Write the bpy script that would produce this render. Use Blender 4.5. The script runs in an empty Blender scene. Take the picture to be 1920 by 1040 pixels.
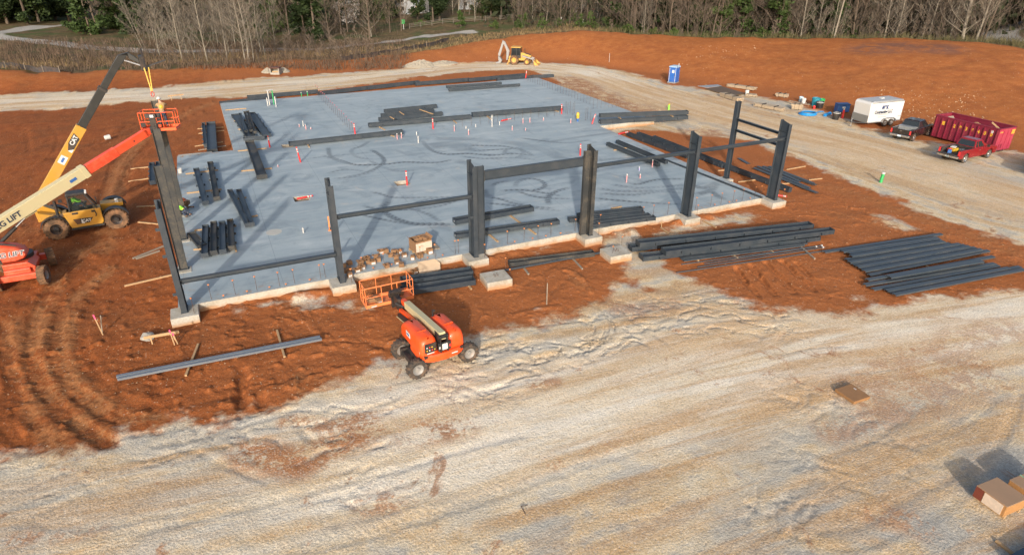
import bpy, bmesh, math, random
import numpy as np
from mathutils import Vector, Matrix
R = math.radians
random.seed(7)
SC = bpy.context.scene
COL = SC.collection

# ------------------------------------------------------------------ camera
F_PX, PITCH, YAW, ROLL = 1204.6, 0.4723, 0.4384, 0.0049
CAM = np.array([3.077, -32.603, 16.547])
_f = np.array([math.sin(YAW)*math.cos(PITCH), math.cos(YAW)*math.cos(PITCH), -math.sin(PITCH)])
_r0 = np.array([math.cos(YAW), -math.sin(YAW), 0.0]); _u0 = np.cross(_r0, _f)
_c, _s = math.cos(ROLL), math.sin(ROLL)
_r = _c*_r0+_s*_u0; _u = -_s*_r0+_c*_u0
cd = bpy.data.cameras.new('camera'); cam = bpy.data.objects.new('camera', cd); COL.objects.link(cam)
cd.sensor_width = 36.0; cd.lens = 36.0*F_PX/1920.0; cd.clip_start = 0.3; cd.clip_end = 2000
cam.matrix_world = Matrix(((_r[0], _u[0], -_f[0], CAM[0]), (_r[1], _u[1], -_f[1], CAM[1]), (_r[2], _u[2], -_f[2], CAM[2]), (0, 0, 0, 1)))
SC.camera = cam

# ------------------------------------------------------------------ light
SUN_AZ, SUN_EL = 206.5, 19.5           # where the sun stands: degrees from +Y towards +X, and above the horizon
w = bpy.data.worlds.new('World'); SC.world = w; w.use_nodes = True
wn = w.node_tree.nodes; bg = wn['Background']
sk = wn.new('ShaderNodeTexSky'); sk.sky_type = 'NISHITA'; sk.sun_disc = False
sk.sun_elevation = R(SUN_EL); sk.sun_rotation = R(SUN_AZ); sk.air_density = 1.0; sk.dust_density = 4.0; sk.ozone_density = 0.9
w.node_tree.links.new(sk.outputs[0], bg.inputs[0]); bg.inputs[1].default_value = 0.15
sl = bpy.data.lights.new('sun', 'SUN'); sl.energy = 3.0; sl.angle = R(1.5); sl.color = (1.0, 0.945, 0.875)
so = bpy.data.objects.new('sun', sl); COL.objects.link(so)
_sd = Vector((math.sin(R(SUN_AZ))*math.cos(R(SUN_EL)), math.cos(R(SUN_AZ))*math.cos(R(SUN_EL)), math.sin(R(SUN_EL))))
so.rotation_euler = _sd.to_track_quat('Z', 'Y').to_euler(); so.location = _sd*80
SC.view_settings.view_transform = 'Standard'; SC.view_settings.look = 'None'
SC.view_settings.exposure = 0.44; SC.view_settings.gamma = 1.0

# ------------------------------------------------------------------ noise on arrays
def _h(ix, iy, s):
    n = (ix.astype(np.int64)*374761393 + iy.astype(np.int64)*668265263 + s*974634761) & 0x7fffffff
    n = ((n ^ (n >> 13))*1274126177) & 0x7fffffff
    return ((n ^ (n >> 16)) & 0xffff)/65535.0
def vnoise(x, y, s=0):
    ix = np.floor(x); iy = np.floor(y); fx = x-ix; fy = y-iy
    fx = fx*fx*(3-2*fx); fy = fy*fy*(3-2*fy)
    a = _h(ix, iy, s); b = _h(ix+1, iy, s); c = _h(ix, iy+1, s); d = _h(ix+1, iy+1, s)
    return (a+(b-a)*fx)*(1-fy)+(c+(d-c)*fx)*fy
def fbm(x, y, s=0, o=4):
    t = 0; a = 0.5; n = 0
    for k in range(o):
        t = t+a*vnoise(x*2**k+k*17.3, y*2**k-k*9.1, s+k); n += a; a *= 0.5
    return t/n
def sstep(t): t = np.clip(t, 0, 1); return t*t*(3-2*t)

# ------------------------------------------------------------------ terrain heights (metres; slab top is z = 0)
G0 = -0.5
def ray(px, py):
    d = _f*F_PX+_r*(px-960)-_u*(py-520); return d/np.linalg.norm(d)
def S(px, py, z=0.0):                    # the point where the sight line through a photo pixel meets the height z
    d = ray(px, py); t = (z-CAM[2])/d[2]; q = CAM+d*t; return Vector(q)
# foot of the bank, crest of the bank, run between them, drop behind, slope of the land behind
BANK = [(-300, 190, 140, 10, 0.8, .0), (0, 178, 133, 10, 0.9, .004), (160, 168, 135, 9, 0.9, .004), (320, 158, 129, 9, 0.9, .004), (480, 143, 119, 9, .9, .004),
        (640, 134, 113, 9, 0.6, .006), (740, 128, 104, 10, 0.6, .008), (860, 122, 85, 12, 0.8, .012), (960, 115, 70, 14, 1.0, .012),
        (1080, 117, 58, 17, 1.6, .0), (1200, 140, 63, 26, 2.5, .0), (1330, 165, 72, 32, 3, .0), (1440, 178, 74, 36, 3, .0), (1600, 215, 73, 44, 3, .0),
        (1700, 240, 71, 50, 3, .0), (1800, 262, 77, 52, 2.6, .0), (1870, 276, 85, 52, 1.2, .012), (1920, 290, 92, 52, .5, .02), (2300, 330, 150, 50, 3, .0)]
_af, _rf, _ac, _rc, _hc, _dr, _sl = [], [], [], [], [], [], []
for (px, fy, cy, L, dr, slp) in BANK:
    q = S(px, fy, G0); dx, dy = q[0]-CAM[0], q[1]-CAM[1]
    _af.append(math.atan2(dx, dy)); _rf.append(math.hypot(dx, dy))
    d = ray(px, cy); rc = _rf[-1]+L
    _ac.append(math.atan2(d[0], d[1])); _rc.append(rc); _hc.append(CAM[2]+d[2]/math.hypot(d[0], d[1])*rc); _dr.append(dr); _sl.append(slp)
def T(x, y):
    x = np.asarray(x, float); y = np.asarray(y, float)
    dx, dy = x-CAM[0], y-CAM[1]; a = np.arctan2(dx, dy); r = np.hypot(dx, dy)
    rf = np.interp(a, _af, _rf); rc = np.interp(a, _ac, _rc); hc = np.interp(a, _ac, _hc)
    dr = np.interp(a, _ac, _dr); slp = np.interp(a, _ac, _sl)
    t = np.clip((r-rf)/(rc-rf), 0, 1); up = 0.5*sstep(t)+0.5*np.sin(t*math.pi/2)*sstep(t*4)
    z = G0+(hc-G0)*up
    back = np.maximum(r-rc, 0)
    z = z-dr*sstep(back/14.0)+slp*np.maximum(back-14, 0)
    fade = sstep((np.abs(a-YAW)-1.05)/0.5)
    z = z*(1-fade)+G0*fade
    return z
_ts = 12*1.0045**np.arange(960)
def P(px, py):                           # photo pixel to a point on the ground
    d = ray(px, py); t = _ts; q = CAM+d*t[:, None]
    for _ in range(2):
        k = np.argmax(q[:, 2] <= T(q[:, 0], q[:, 1]))
        if k == 0: k = len(t)-1
        t = np.linspace(t[k-1], t[k], 40); q = CAM+d*t[:, None]
    return Vector(q[min(20, len(q)-1)])
def gz(x, y): return float(T(x, y))

# ------------------------------------------------------------------ material helper
class NT:
    def __init__(s, name, rough=0.6, metal=0.0):
        s.m = bpy.data.materials.new(name); s.m.use_nodes = True; s.t = s.m.node_tree
        s.b = s.t.nodes['Principled BSDF']; s.b.inputs['Roughness'].default_value = rough; s.b.inputs['Metallic'].default_value = metal
        s._g = None
    def n(s, t, **k):
        o = s.t.nodes.new(t)
        for a, v in k.items(): setattr(o, a, v)
        return o
    def set(s, sock, v):
        if v is None: return
        if isinstance(v, (int, float)): sock.default_value = v
        elif isinstance(v, (tuple, list)):
            sock.default_value = (*v, 1) if len(v) == 3 and len(sock.default_value) == 4 else v
        else: s.t.links.new(v, sock)
    def pos(s):
        if s._g is None: s._g = s.n('ShaderNodeNewGeometry')
        return s._g.outputs['Position']
    def obj(s): return s.n('ShaderNodeTexCoord').outputs['Object']
    def noise(s, sc, det=4, rough=0.55, vec=None, dist=0.0):
        o = s.n('ShaderNodeTexNoise'); o.inputs['Scale'].default_value = sc; o.inputs['Detail'].default_value = det
        o.inputs['Roughness'].default_value = rough; o.inputs['Distortion'].default_value = dist
        s.set(o.inputs['Vector'], vec if vec is not None else s.pos()); return o.outputs['Fac']
    def vor(s, sc, vec=None, feat='F1'):
        o = s.n('ShaderNodeTexVoronoi', feature=feat); o.inputs['Scale'].default_value = sc
        s.set(o.inputs['Vector'], vec if vec is not None else s.pos()); return o
    def attr(s, name): return s.n('ShaderNodeAttribute', attribute_name=name).outputs['Fac']
    def math(s, op, a, b=None, c=None, clamp=False):
        o = s.n('ShaderNodeMath', operation=op); o.use_clamp = clamp
        for i, v in enumerate((a, b, c)): s.set(o.inputs[i], v)
        return o.outputs[0]
    def mul(s, a, b): return s.math('MULTIPLY', a, b)
    def add(s, a, b): return s.math('ADD', a, b)
    def sub(s, a, b): return s.math('SUBTRACT', a, b)
    def map(s, v, a, b, c=0.0, d=1.0, smooth=True):
        o = s.n('ShaderNodeMapRange'); o.interpolation_type = 'SMOOTHSTEP' if smooth else 'LINEAR'
        s.set(o.inputs[0], v)
        for i, k in enumerate((a, b, c, d)): s.set(o.inputs[i+1], k)
        return o.outputs[0]
    def mix(s, f, a, b, mode='MIX'):
        o = s.n('ShaderNodeMix', data_type='RGBA', blend_type=mode)
        s.set(o.inputs[0], f); s.set(o.inputs[6], a); s.set(o.inputs[7], b); return o.outputs[2]
    def ramp(s, f, stops):
        o = s.n('ShaderNodeValToRGB'); e = o.color_ramp.elements
        while len(e) < len(stops): e.new(0.5)
        for i, (p, c) in enumerate(stops): e[i].position = p; e[i].color = (*c, 1)
        s.set(o.inputs[0], f); return o.outputs[0]
    def bump(s, h, strength=0.3, dist=0.05, prev=None):
        o = s.n('ShaderNodeBump'); s.set(o.inputs['Strength'], strength); o.inputs['Distance'].default_value = dist
        s.set(o.inputs['Height'], h)
        if prev is not None: s.set(o.inputs['Normal'], prev)
        return o.outputs[0]
    def color(s, c): s.set(s.b.inputs['Base Color'], c)
    def normal(s, n): s.set(s.b.inputs['Normal'], n)
    def rough(s, v): s.set(s.b.inputs['Roughness'], v)
def shade(c, k): return tuple(min(1, x*k) for x in c)
DUST = (0.34, 0.17, 0.085)
def paint(name, c, rough=0.45, metal=0.0, var=0.18, dust=0.0, dustc=DUST, sc=3.0, bump=0.0, scratch=0.0, coat=0.0):
    # a real surface: uneven colour, settled dust in patches, small dents
    m = NT(name, rough, metal)
    a = m.noise(sc, 5, 0.6); b = m.noise(sc*9, 3)
    col = m.mix(a, shade(c, 1-var), shade(c, 1+var))
    if dust > 0:
        d = m.mul(m.map(m.add(m.mul(a, 0.6), m.mul(b, 0.4)), 0.42, 0.68), dust)
        col = m.mix(d, col, dustc); m.rough(m.map(d, 0, 1, rough, 0.9, False))
    if scratch > 0:
        col = m.mix(m.mul(m.map(m.noise(sc*5, 6, 0.7), 0.62, 0.72), scratch), col, shade(c, 0.35))
    m.color(col)
    if bump > 0: m.normal(m.bump(b, bump, 0.02))
    if coat > 0: m.b.inputs['Coat Weight'].default_value = coat
    return m.m

# ------------------------------------------------------------------ mesh builder
class MB:
    def __init__(s): s.v = []; s.f = []; s.mi = []; s.cur = 0
    def add(s, vs, fs):
        o = len(s.v); s.v += [tuple(v) for v in vs]
        for f in fs: s.f.append(tuple(i+o for i in f)); s.mi.append(s.cur)
        return s
    def box(s, c, d, rz=0.0, rot=None):
        hx, hy, hz = d[0]/2, d[1]/2, d[2]/2
        M = rot if rot is not None else Matrix.Rotation(rz, 3, 'Z'); c = Vector(c)
        vs = [c+M@Vector((x*hx, y*hy, z*hz)) for x in (-1, 1) for y in (-1, 1) for z in (-1, 1)]
        return s.add(vs, [(0, 1, 3, 2), (4, 6, 7, 5), (0, 4, 5, 1), (2, 3, 7, 6), (0, 2, 6, 4), (1, 5, 7, 3)])
    def frame(s, p0, p1, up=(0, 0, 1)):
        a = (Vector(p1)-Vector(p0)).normalized(); u = Vector(up)
        side = a.cross(u)
        if side.length < 1e-4: side = a.cross(Vector((0, 1, 0)))
        side.normalize(); return a, side, side.cross(a).normalized()
    def sweep(s, p0, p1, prof, up=(0, 0, 1), prof1=None):  # closed 2D outline (side, up) carried from p0 to p1
        a, sd, u = s.frame(p0, p1, up); p0 = Vector(p0); p1 = Vector(p1); n = len(prof); q = prof1 or prof
        vs = [p0+sd*x+u*y for x, y in prof]+[p1+sd*x+u*y for x, y in q]
        fs = [(i, (i+1) % n, n+(i+1) % n, n+i) for i in range(n)]+[tuple(range(n-1, -1, -1)), tuple(range(n, 2*n))]
        return s.add(vs, fs)
    def beam(s, p0, p1, w, h, up=(0, 0, 1), w1=None, h1=None):
        r = lambda a, b: [(-a/2, -b/2), (a/2, -b/2), (a/2, b/2), (-a/2, b/2)]
        return s.sweep(p0, p1, r(w, h), up, r(w1 or w, h1 or h))
    def ibeam(s, p0, p1, w, h, up=(0, 0, 1), tf=0.03, tw=0.03, h1=None):  # flanges of width w, depth h along up
        def o(h): return [(-w/2, -h/2), (w/2, -h/2), (w/2, -h/2+tf), (tw/2, -h/2+tf), (tw/2, h/2-tf), (w/2, h/2-tf), (w/2, h/2), (-w/2, h/2), (-w/2, h/2-tf), (-tw/2, h/2-tf), (-tw/2, -h/2+tf), (-w/2, -h/2+tf)]
        a, sd, u = s.frame(p0, p1, up); p0 = Vector(p0); p1 = Vector(p1); n = 12
        A = o(h); B = o(h1 or h)
        vs = [p0+sd*x+u*y for x, y in A]+[p1+sd*x+u*y for x, y in B]
        fs = [(i, (i+1) % n, n+(i+1) % n, n+i) for i in range(n)]
        for b, rev in ((0, True), (n, False)):
            for q in ((0, 1, 2, 3, 10, 11), (3, 4, 9, 10), (4, 5, 6, 7, 8, 9)):
                q = tuple(b+i for i in q); fs.append(q[::-1] if rev else q)
        return s.add(vs, fs)
    def cyl(s, p0, p1, r, n=12, r1=None, caps=True):
        a, sd, u = s.frame(p0, p1); p0 = Vector(p0); p1 = Vector(p1); r1 = r if r1 is None else r1
        an = [2*math.pi*i/n for i in range(n)]
        vs = [p0+(sd*math.cos(t)+u*math.sin(t))*r for t in an]+[p1+(sd*math.cos(t)+u*math.sin(t))*r1 for t in an]
        fs = [(i, (i+1) % n, n+(i+1) % n, n+i) for i in range(n)]
        if caps: fs += [tuple(range(n-1, -1, -1)), tuple(range(n, 2*n))]
        return s.add(vs, fs)
    def tube(s, pts, r, n=6, r1=None):
        pts = [Vector(p) for p in pts]; r1 = r if r1 is None else r1; N = len(pts); rings = []; vs = []
        for i, p in enumerate(pts):
            d = (pts[min(i+1, N-1)]-pts[max(i-1, 0)]).normalized(); q = Vector((0, 0, 1)) if abs(d.z) < 0.9 else Vector((0, 1, 0))
            sd = d.cross(q).normalized(); u = sd.cross(d); rr = r+(r1-r)*i/max(1, N-1)
            vs += [p+(sd*math.cos(2*math.pi*k/n)+u*math.sin(2*math.pi*k/n))*rr for k in range(n)]
        fs = [(i*n+k, i*n+(k+1) % n, (i+1)*n+(k+1) % n, (i+1)*n+k) for i in range(N-1) for k in range(n)]
        fs += [tuple(range(n-1, -1, -1)), tuple(range((N-1)*n, N*n))]
        return s.add(vs, fs)
    def lathe(s, prof, p0, axis=(0, 0, 1), n=20, caps=True):       # (radius, distance along axis) turned about the axis
        ax = Vector(axis).normalized(); q = Vector((0, 0, 1)) if abs(ax.z) < 0.9 else Vector((0, 1, 0))
        sd = ax.cross(q).normalized(); u = sd.cross(ax); p0 = Vector(p0); vs = []
        for (r, h) in prof: vs += [p0+ax*h+(sd*math.cos(2*math.pi*k/n)+u*math.sin(2*math.pi*k/n))*r for k in range(n)]
        fs = [(i*n+k, i*n+(k+1) % n, (i+1)*n+(k+1) % n, (i+1)*n+k) for i in range(len(prof)-1) for k in range(n)]
        if caps and prof[0][0] > 1e-6: fs.append(tuple(range(n-1, -1, -1)))
        if caps and prof[-1][0] > 1e-6: fs.append(tuple(range((len(prof)-1)*n, len(prof)*n)))
        return s.add(vs, fs)
    def prism(s, poly, y0, y1, M=None):                 # outline in x-z pushed from y0 to y1
        n = len(poly); vs = [Vector((x, y0, z)) for x, z in poly]+[Vector((x, y1, z)) for x, z in poly]
        if M is not None: vs = [M@v for v in vs]
        return s.add(vs, [(i, (i+1) % n, n+(i+1) % n, n+i) for i in range(n)]+[tuple(range(n-1, -1, -1)), tuple(range(n, 2*n))])
    def loft(s, rings, cap=True, closed=True):
        n = len(rings[0]); vs = [p for r in rings for p in r]; m = n if closed else n-1
        fs = [(i*n+k, i*n+(k+1) % n, (i+1)*n+(k+1) % n, (i+1)*n+k) for i in range(len(rings)-1) for k in range(m)]
        if cap and closed: fs += [tuple(range(n-1, -1, -1)), tuple(range((len(rings)-1)*n, len(rings)*n))]
        return s.add(vs, fs)
    def build(s, name, mat, parent=None, bevel=0.0, smooth=False, label=None, fix=True, loc=None, seg=2):
        me = bpy.data.meshes.new(name); me.from_pydata(s.v, [], s.f)
        for m in (mat if isinstance(mat, (list, tuple)) else [mat]): me.materials.append(m)
        if any(s.mi): me.polygons.foreach_set('material_index', s.mi)
        if fix:
            b = bmesh.new(); b.from_mesh(me); bmesh.ops.recalc_face_normals(b, faces=b.faces); b.to_mesh(me); b.free()
        if smooth:
            me.polygons.foreach_set('use_smooth', [True]*len(me.polygons))
            try: me.set_sharp_from_angle(angle=R(38))
            except Exception: pass
        me.update()
        o = bpy.data.objects.new(name, me); COL.objects.link(o)
        if loc is not None: o.location = loc
        if parent is not None: o.parent = parent
        if bevel > 0:
            bv = o.modifiers.new('edge', 'BEVEL'); bv.width = bevel; bv.segments = seg; bv.limit_method = 'ANGLE'; bv.angle_limit = R(35)
        if label: o['label'] = label
        return o
def thing(name, label, cat, loc, rz=0.0, group=None, rot=None):
    o = bpy.data.objects.new(name, None); COL.objects.link(o); o.empty_display_size = 0.2
    o.location = loc; o.rotation_euler = rot if rot is not None else (0, 0, rz)
    o['label'] = label; o['category'] = cat
    if group: o['group'] = group
    return o
def tag(o, label, cat, group=None):
    o['label'] = label; o['category'] = cat
    if group: o['group'] = group
    return o
KC = {}
def dup(root, loc, rz=None, label=None, group=None, scale=None):
    # a copy of a thing with copies of its parts and sub-parts
    if root.name not in KC:
        by = {}
        for o in COL.objects:
            if o.parent is not None: by.setdefault(o.parent.name, []).append(o)
        KC[root.name] = by
    by = KC[root.name]
    def cp(o, par):
        c = o.copy(); COL.objects.link(c)
        if par is not None: c.parent = par
        for ch in by.get(o.name, []): cp(ch, c)
        return c
    c = cp(root, None); c.location = loc
    if rz is not None: c.rotation_euler = (0, 0, rz)
    if label: c['label'] = label
    if group: c['group'] = group
    if scale: c.scale = scale if isinstance(scale, tuple) else (scale,)*3
    return c
ORD = ['zeroth', 'first', 'second', 'third', 'fourth', 'fifth', 'sixth', 'seventh', 'eighth', 'ninth', 'tenth', 'eleventh', 'twelfth', 'thirteenth', 'fourteenth', 'fifteenth', 'sixteenth', 'seventeenth', 'eighteenth', 'nineteenth', 'twentieth', 'twenty-first', 'twenty-second', 'twenty-third', 'twenty-fourth', 'twenty-fifth', 'twenty-sixth', 'twenty-seventh', 'twenty-eighth', 'twenty-ninth', 'thirtieth']
def text(body, size, mat, parent, M, name='lettering', extrude=0.004, align='CENTER', sx=1.0, bold=0.0, shear=0.0):
    # M: 4x4 in the parent's space; text lies in its x-y plane
    c = bpy.data.curves.new(name, 'FONT'); c.body = body; c.size = size; c.extrude = extrude; c.align_x = align; c.align_y = 'CENTER'; c.offset = bold; c.shear = shear
    tmp = bpy.data.objects.new('tmp', c); COL.objects.link(tmp)
    bpy.context.view_layer.update()
    me = bpy.data.meshes.new_from_object(tmp.evaluated_get(bpy.context.evaluated_depsgraph_get()))
    bpy.data.objects.remove(tmp); bpy.data.curves.remove(c)
    me.transform(M@Matrix.Diagonal((sx, 1, 1, 1))); me.materials.clear(); me.materials.append(mat)
    o = bpy.data.objects.new(name, me); COL.objects.link(o); o.parent = parent; return o
def plane_M(o, xdir, ydir):
    x = Vector(xdir).normalized(); y = Vector(ydir).normalized(); z = x.cross(y)
    return Matrix(((x[0], y[0], z[0], o[0]), (x[1], y[1], z[1], o[1]), (x[2], y[2], z[2], o[2]), (0, 0, 0, 1)))
# ================================================================== GROUND
def axis(a, b, st, lo, hi, g=1.021):
    c = list(np.arange(a, b+st/2, st)); up = []; d = st; q = c[-1]
    while q < hi: d *= g; q += d; up.append(q)
    dn = []; d = st; q = c[0]
    while q > lo: d *= g; q -= d; dn.append(q)
    return np.array(dn[::-1]+c+up)
GX = axis(-13, 44, 0.095, -230, 330, 1.024); GY = axis(-31, 1.6, 0.095, -75, 300, 1.024)
XX, YY = np.meshgrid(GX, GY); SH = XX.shape; XF = XX.ravel(); YF = YY.ravel()
ZF = T(XF, YF)
NEAR = (XF > -60) & (XF < 110) & (YF < 130)
def poly_sd(pts):                        # signed distance to a ground polygon, positive inside
    q = np.array([tuple(p)[:2] for p in pts]); n = len(q)
    d = np.full(XF.shape, 1e9); ins = np.zeros(XF.shape, bool)
    for i in range(n):
        a = q[i]; b = q[(i+1) % n]; e = b-a
        wx = XF-a[0]; wy = YF-a[1]; t = np.clip((wx*e[0]+wy*e[1])/(e@e+1e-9), 0, 1)
        d = np.minimum(d, (wx-e[0]*t)**2+(wy-e[1]*t)**2)
        c = ((a[1] <= YF) & (b[1] > YF)) | ((b[1] <= YF) & (a[1] > YF))
        xi = a[0]+(YF-a[1])*e[0]/(e[1] if abs(e[1]) > 1e-9 else 1e-9)
        ins ^= c & (XF < xi)
    return np.where(ins, 1, -1)*np.sqrt(d)
def pp(*c): return [P(c[i], c[i+1]) for i in range(0, len(c), 2)]
def line_d(pts, w):                      # distance to and length along a ground polyline, near it only
    q = np.array([tuple(p)[:2] for p in pts]); m = w*2.5
    idx = np.where((XF > q[:, 0].min()-m) & (XF < q[:, 0].max()+m) & (YF > q[:, 1].min()-m) & (YF < q[:, 1].max()+m))[0]
    x = XF[idx]; y = YF[idx]; d = np.full(x.shape, 1e9); u = np.zeros(x.shape); sg = np.zeros(x.shape); L = 0
    for i in range(len(q)-1):
        e = q[i+1]-q[i]; l = math.hypot(*e)
        t = np.clip(((x-q[i, 0])*e[0]+(y-q[i, 1])*e[1])/(l*l+1e-9), 0, 1)
        ox = x-q[i, 0]-e[0]*t; oy = y-q[i, 1]-e[1]*t; dd = np.hypot(ox, oy); k = dd < d
        d[k] = dd[k]; u[k] = (L+t*l)[k]; sg[k] = np.sign(e[0]*oy-e[1]*ox)[k]; L += l
    return idx, d, u, sg, L
def smooth_px(c, n=6):                   # Catmull-Rom through photo points
    q = [np.array((c[i], c[i+1]), float) for i in range(0, len(c), 2)]; q = [2*q[0]-q[1]]+q+[2*q[-1]-q[-2]]; o = []
    for i in range(1, len(q)-2):
        for k in range(n):
            t = k/n; a, b, cc, d = q[i-1], q[i], q[i+1], q[i+2]
            o.append(0.5*((2*b)+(cc-a)*t+(2*a-5*b+4*cc-d)*t*t+(3*b-a-3*cc+d)*t**3))
    o.append(q[-2]); return o
wx1 = (fbm(XF*0.35, YF*0.35, 3)-0.5)*3.2+(fbm(XF*1.6, YF*1.6, 5)-0.5)*1.6
# --- where pale crushed stone and sand lie over the red clay
front = poly_sd(pp(-260, 880, 60, 862, 180, 832, 215, 800, 300, 785, 420, 772, 520, 752, 640, 715, 745, 694, 800, 668, 860, 640, 905, 638, 1000, 610, 1066, 585, 1120, 555, 1190, 540, 1290, 532, 1350, 552, 1420, 575, 1500, 580, 1600, 572, 1700, 562, 1810, 550, 1920, 540, 2300, 500)+[Vector((130, -75, 0)), Vector((-120, -75, 0))])
strip = poly_sd(pp(1135, 448, 1180, 436, 1205, 470, 1290, 525, 1270, 548, 1210, 545, 1190, 505, 1150, 470))
farroad = poly_sd(pp(-300, 195, 0, 178, 160, 170, 320, 161, 480, 147, 640, 136, 740, 129, 800, 124, 900, 118, 1000, 118, 1060, 119, 1120, 124, 1200, 142, 1260, 160, 1350, 172, 1440, 182, 1500, 195, 1580, 222, 1640, 245, 1720, 262, 1830, 272, 1920, 290, 2200, 350, 2300, 560, 2060, 500, 1920, 452, 1780, 415, 1640, 362, 1560, 325, 1500, 300, 1440, 280, 1400, 262, 1330, 255, 1270, 252, 1215, 246, 1150, 250, 1100, 215, 1040, 150, 1000, 131, 960, 131, 900, 134, 800, 144, 700, 156, 600, 169, 480, 180, 420, 183, 340, 187, 240, 192, 120, 201, 0, 208, -300, 235))
sand = np.maximum(np.maximum(front, farroad), np.maximum(strip, -50))
for c, wd in ((( 430, 590, 500, 572, 600, 560), .5), ((1160, 225, 1240, 222), 1.2), ((1650, 405, 1690, 420), .7), ((585, 572, 650, 575), .5), ((1000, 470, 1080, 455), .5), ((1230, 440, 1400, 405), .4), ((960, 610, 1040, 600), .3)):
    idx, d, u, sg, L = line_d([P(c[i], c[i+1]) for i in range(0, len(c), 2)], wd*2); sand[idx] = np.maximum(sand[idx], wd-d-0.45)
sand0 = sand.copy()
sand = np.clip(sand+wx1*np.where(sand > 2.5, 0.2, 1), -4, 4)
gray = np.zeros(XF.shape)
for c, wd, a in (((1480, 1030, 1700, 975, 1920, 900), 3.0, 1.0), ((-40, 1000, 60, 950, 200, 905, 420, 865), 2.8, 1.0), ((300, 1030, 520, 985, 700, 960), 1.2, .7), ((700, 760, 850, 730, 1000, 690), 1.5, .7), ((1420, 860, 1560, 830, 1700, 760), 1.6, .7), ((1530, 745, 1600, 720, 1680, 730), 1.3, .7), ((0, 980, 60, 900, 30, 870), 2.0, .5), ((300, 900, 420, 850, 560, 830), 1.5, .35), ((1180, 450, 1240, 510), 1.0, .8), ((700, 980, 900, 960), 1.2, .4),
                 ((1480, 205, 1420, 190, 1340, 172, 1280, 160), 2.0, .8), ((1780, 300, 1900, 345), 2.2, .6), ((1850, 330, 1980, 420), 3.0, .6), ((0, 192, 250, 178, 480, 162, 700, 145), 2.4, .55), ((430, 590, 640, 555), 1.2, .7), ((1380, 830, 1560, 800, 1750, 870), 1.5, .5), ((900, 710, 1100, 640, 1300, 580), 1.3, .45), ((1000, 475, 1090, 455), .8, .6)):
    idx, d, u, sg, L = line_d(pp(*c), wd*1.6); gray[idx] = np.maximum(gray[idx], a*sstep(1.35-d/wd))
red = np.zeros(XF.shape)                 # clay carried onto the stone
for c, wd, a in (((470, 850, 560, 870, 640, 830, 690, 800), 1.0, 1.0), ((540, 790, 620, 800, 680, 780), .5, .9), ((780, 812, 860, 800), .9, .9), ((690, 945, 735, 940), .6, .8), ((1030, 865, 1040, 870), .4, .7), ((30, 1012, 60, 1004), .4, .8), ((110, 1005, 190, 995), .35, .6), ((1640, 760, 1830, 690), 1.6, .55), ((1560, 810, 1700, 760), .9, .6), ((1640, 960, 1720, 985), .7, .7), ((1000, 720, 1040, 715), .4, .7), ((1600, 730, 1800, 640, 1900, 620), 1.4, .5),
                 ((1060, 150, 1130, 185, 1210, 215), 3.4, 1.0), ((1500, 330, 1620, 375, 1720, 410), 1.6, .7), ((1210, 262, 1330, 250), 2.2, .9), ((1280, 250, 1350, 262), 2.0, .8), ((1100, 545, 1180, 590, 1260, 570), .7, .6), ((1330, 180, 1390, 188), 1.6, .5)):
    idx, d, u, sg, L = line_d(pp(*c), wd*1.6); red[idx] = np.maximum(red[idx], a*sstep(1.35-d/wd))
dust = np.zeros(XF.shape)
for c, wd, a in (((150, 470, 100, 545, 72, 620, 85, 700, 130, 770, 200, 830), .55, .9), ((205, 505, 140, 565, 122, 640, 140, 710, 200, 765, 290, 790), .5, .9), ((20, 600, 40, 690, 70, 770, 110, 830), .5, .7), ((400, 192, 330, 220, 262, 262, 222, 330, 205, 400, 190, 470), .8, .8), ((430, 470, 470, 600), .3, .0), ((560, 720, 700, 690), .4, .4), ((-20, 470, 60, 430, 110, 470), .6, .3), ((560, 690, 566, 740), .25, .6), ((1200, 415, 1330, 395, 1420, 390), .6, .5), ((1500, 330, 1700, 400, 1900, 470), 1.0, .5), ((1560, 400, 1760, 440), .8, .4), ((1070, 510, 1100, 550), .4, .6), ((480, 860, 700, 808, 860, 766, 1040, 722, 1250, 662, 1500, 612, 1750, 585), .5, .8), ((560, 985, 748, 965, 940, 905, 1100, 850, 1300, 780), .35, .6), ((1526, 1006, 1650, 965, 1790, 895, 1880, 800), .5, .8), ((1555, 868, 1680, 815, 1760, 765), .45, .9), ((1640, 840, 1760, 790, 1860, 720), .5, .8), ((1650, 760, 1780, 690, 1900, 660), .8, .6), ((1600, 1000, 1680, 1030), .3, .9), ((900, 985, 1010, 960), .3, .5), ((1180, 790, 1260, 770, 1300, 760), .6, .5), ((1270, 205, 1450, 235, 1600, 280, 1750, 330, 1900, 380), 5.0, 1.0), ((1100, 150, 1250, 180, 1400, 210), 3.4, .8), ((0, 200, 250, 184, 480, 168, 760, 143, 940, 126), 1.0, .5), ((1050, 590, 1180, 560, 1260, 585), .7, .5), ((1300, 640, 1450, 600, 1600, 590), .7, .5)):
    pts = [P(*q) for q in smooth_px(c)]; idx, d, u, sg, L = line_d(pts, wd*1.6); dust[idx] = np.maximum(dust[idx], a*sstep(1.4-d/wd))
churn = np.zeros(XF.shape)
for c, wd, a in (((900, 700, 1000, 650, 1150, 615, 1300, 585, 1430, 590), 2.6, 1.0), ((330, 840, 450, 815, 560, 800, 700, 760), 1.5, .8), ((600, 830, 700, 850), 1.2, .7), ((1500, 740, 1620, 800, 1700, 850), 1.8, .5), ((1480, 840, 1560, 900), 1.5, .5), ((0, 880, 120, 905), 1.6, .5), ((640, 930, 760, 905), .8, .6), ((1450, 960, 1600, 1000), 1.4, .6)):
    idx, d, u, sg, L = line_d(pp(*c), wd*1.6); churn[idx] = np.maximum(churn[idx], a*sstep(1.4-d/wd))
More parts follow.
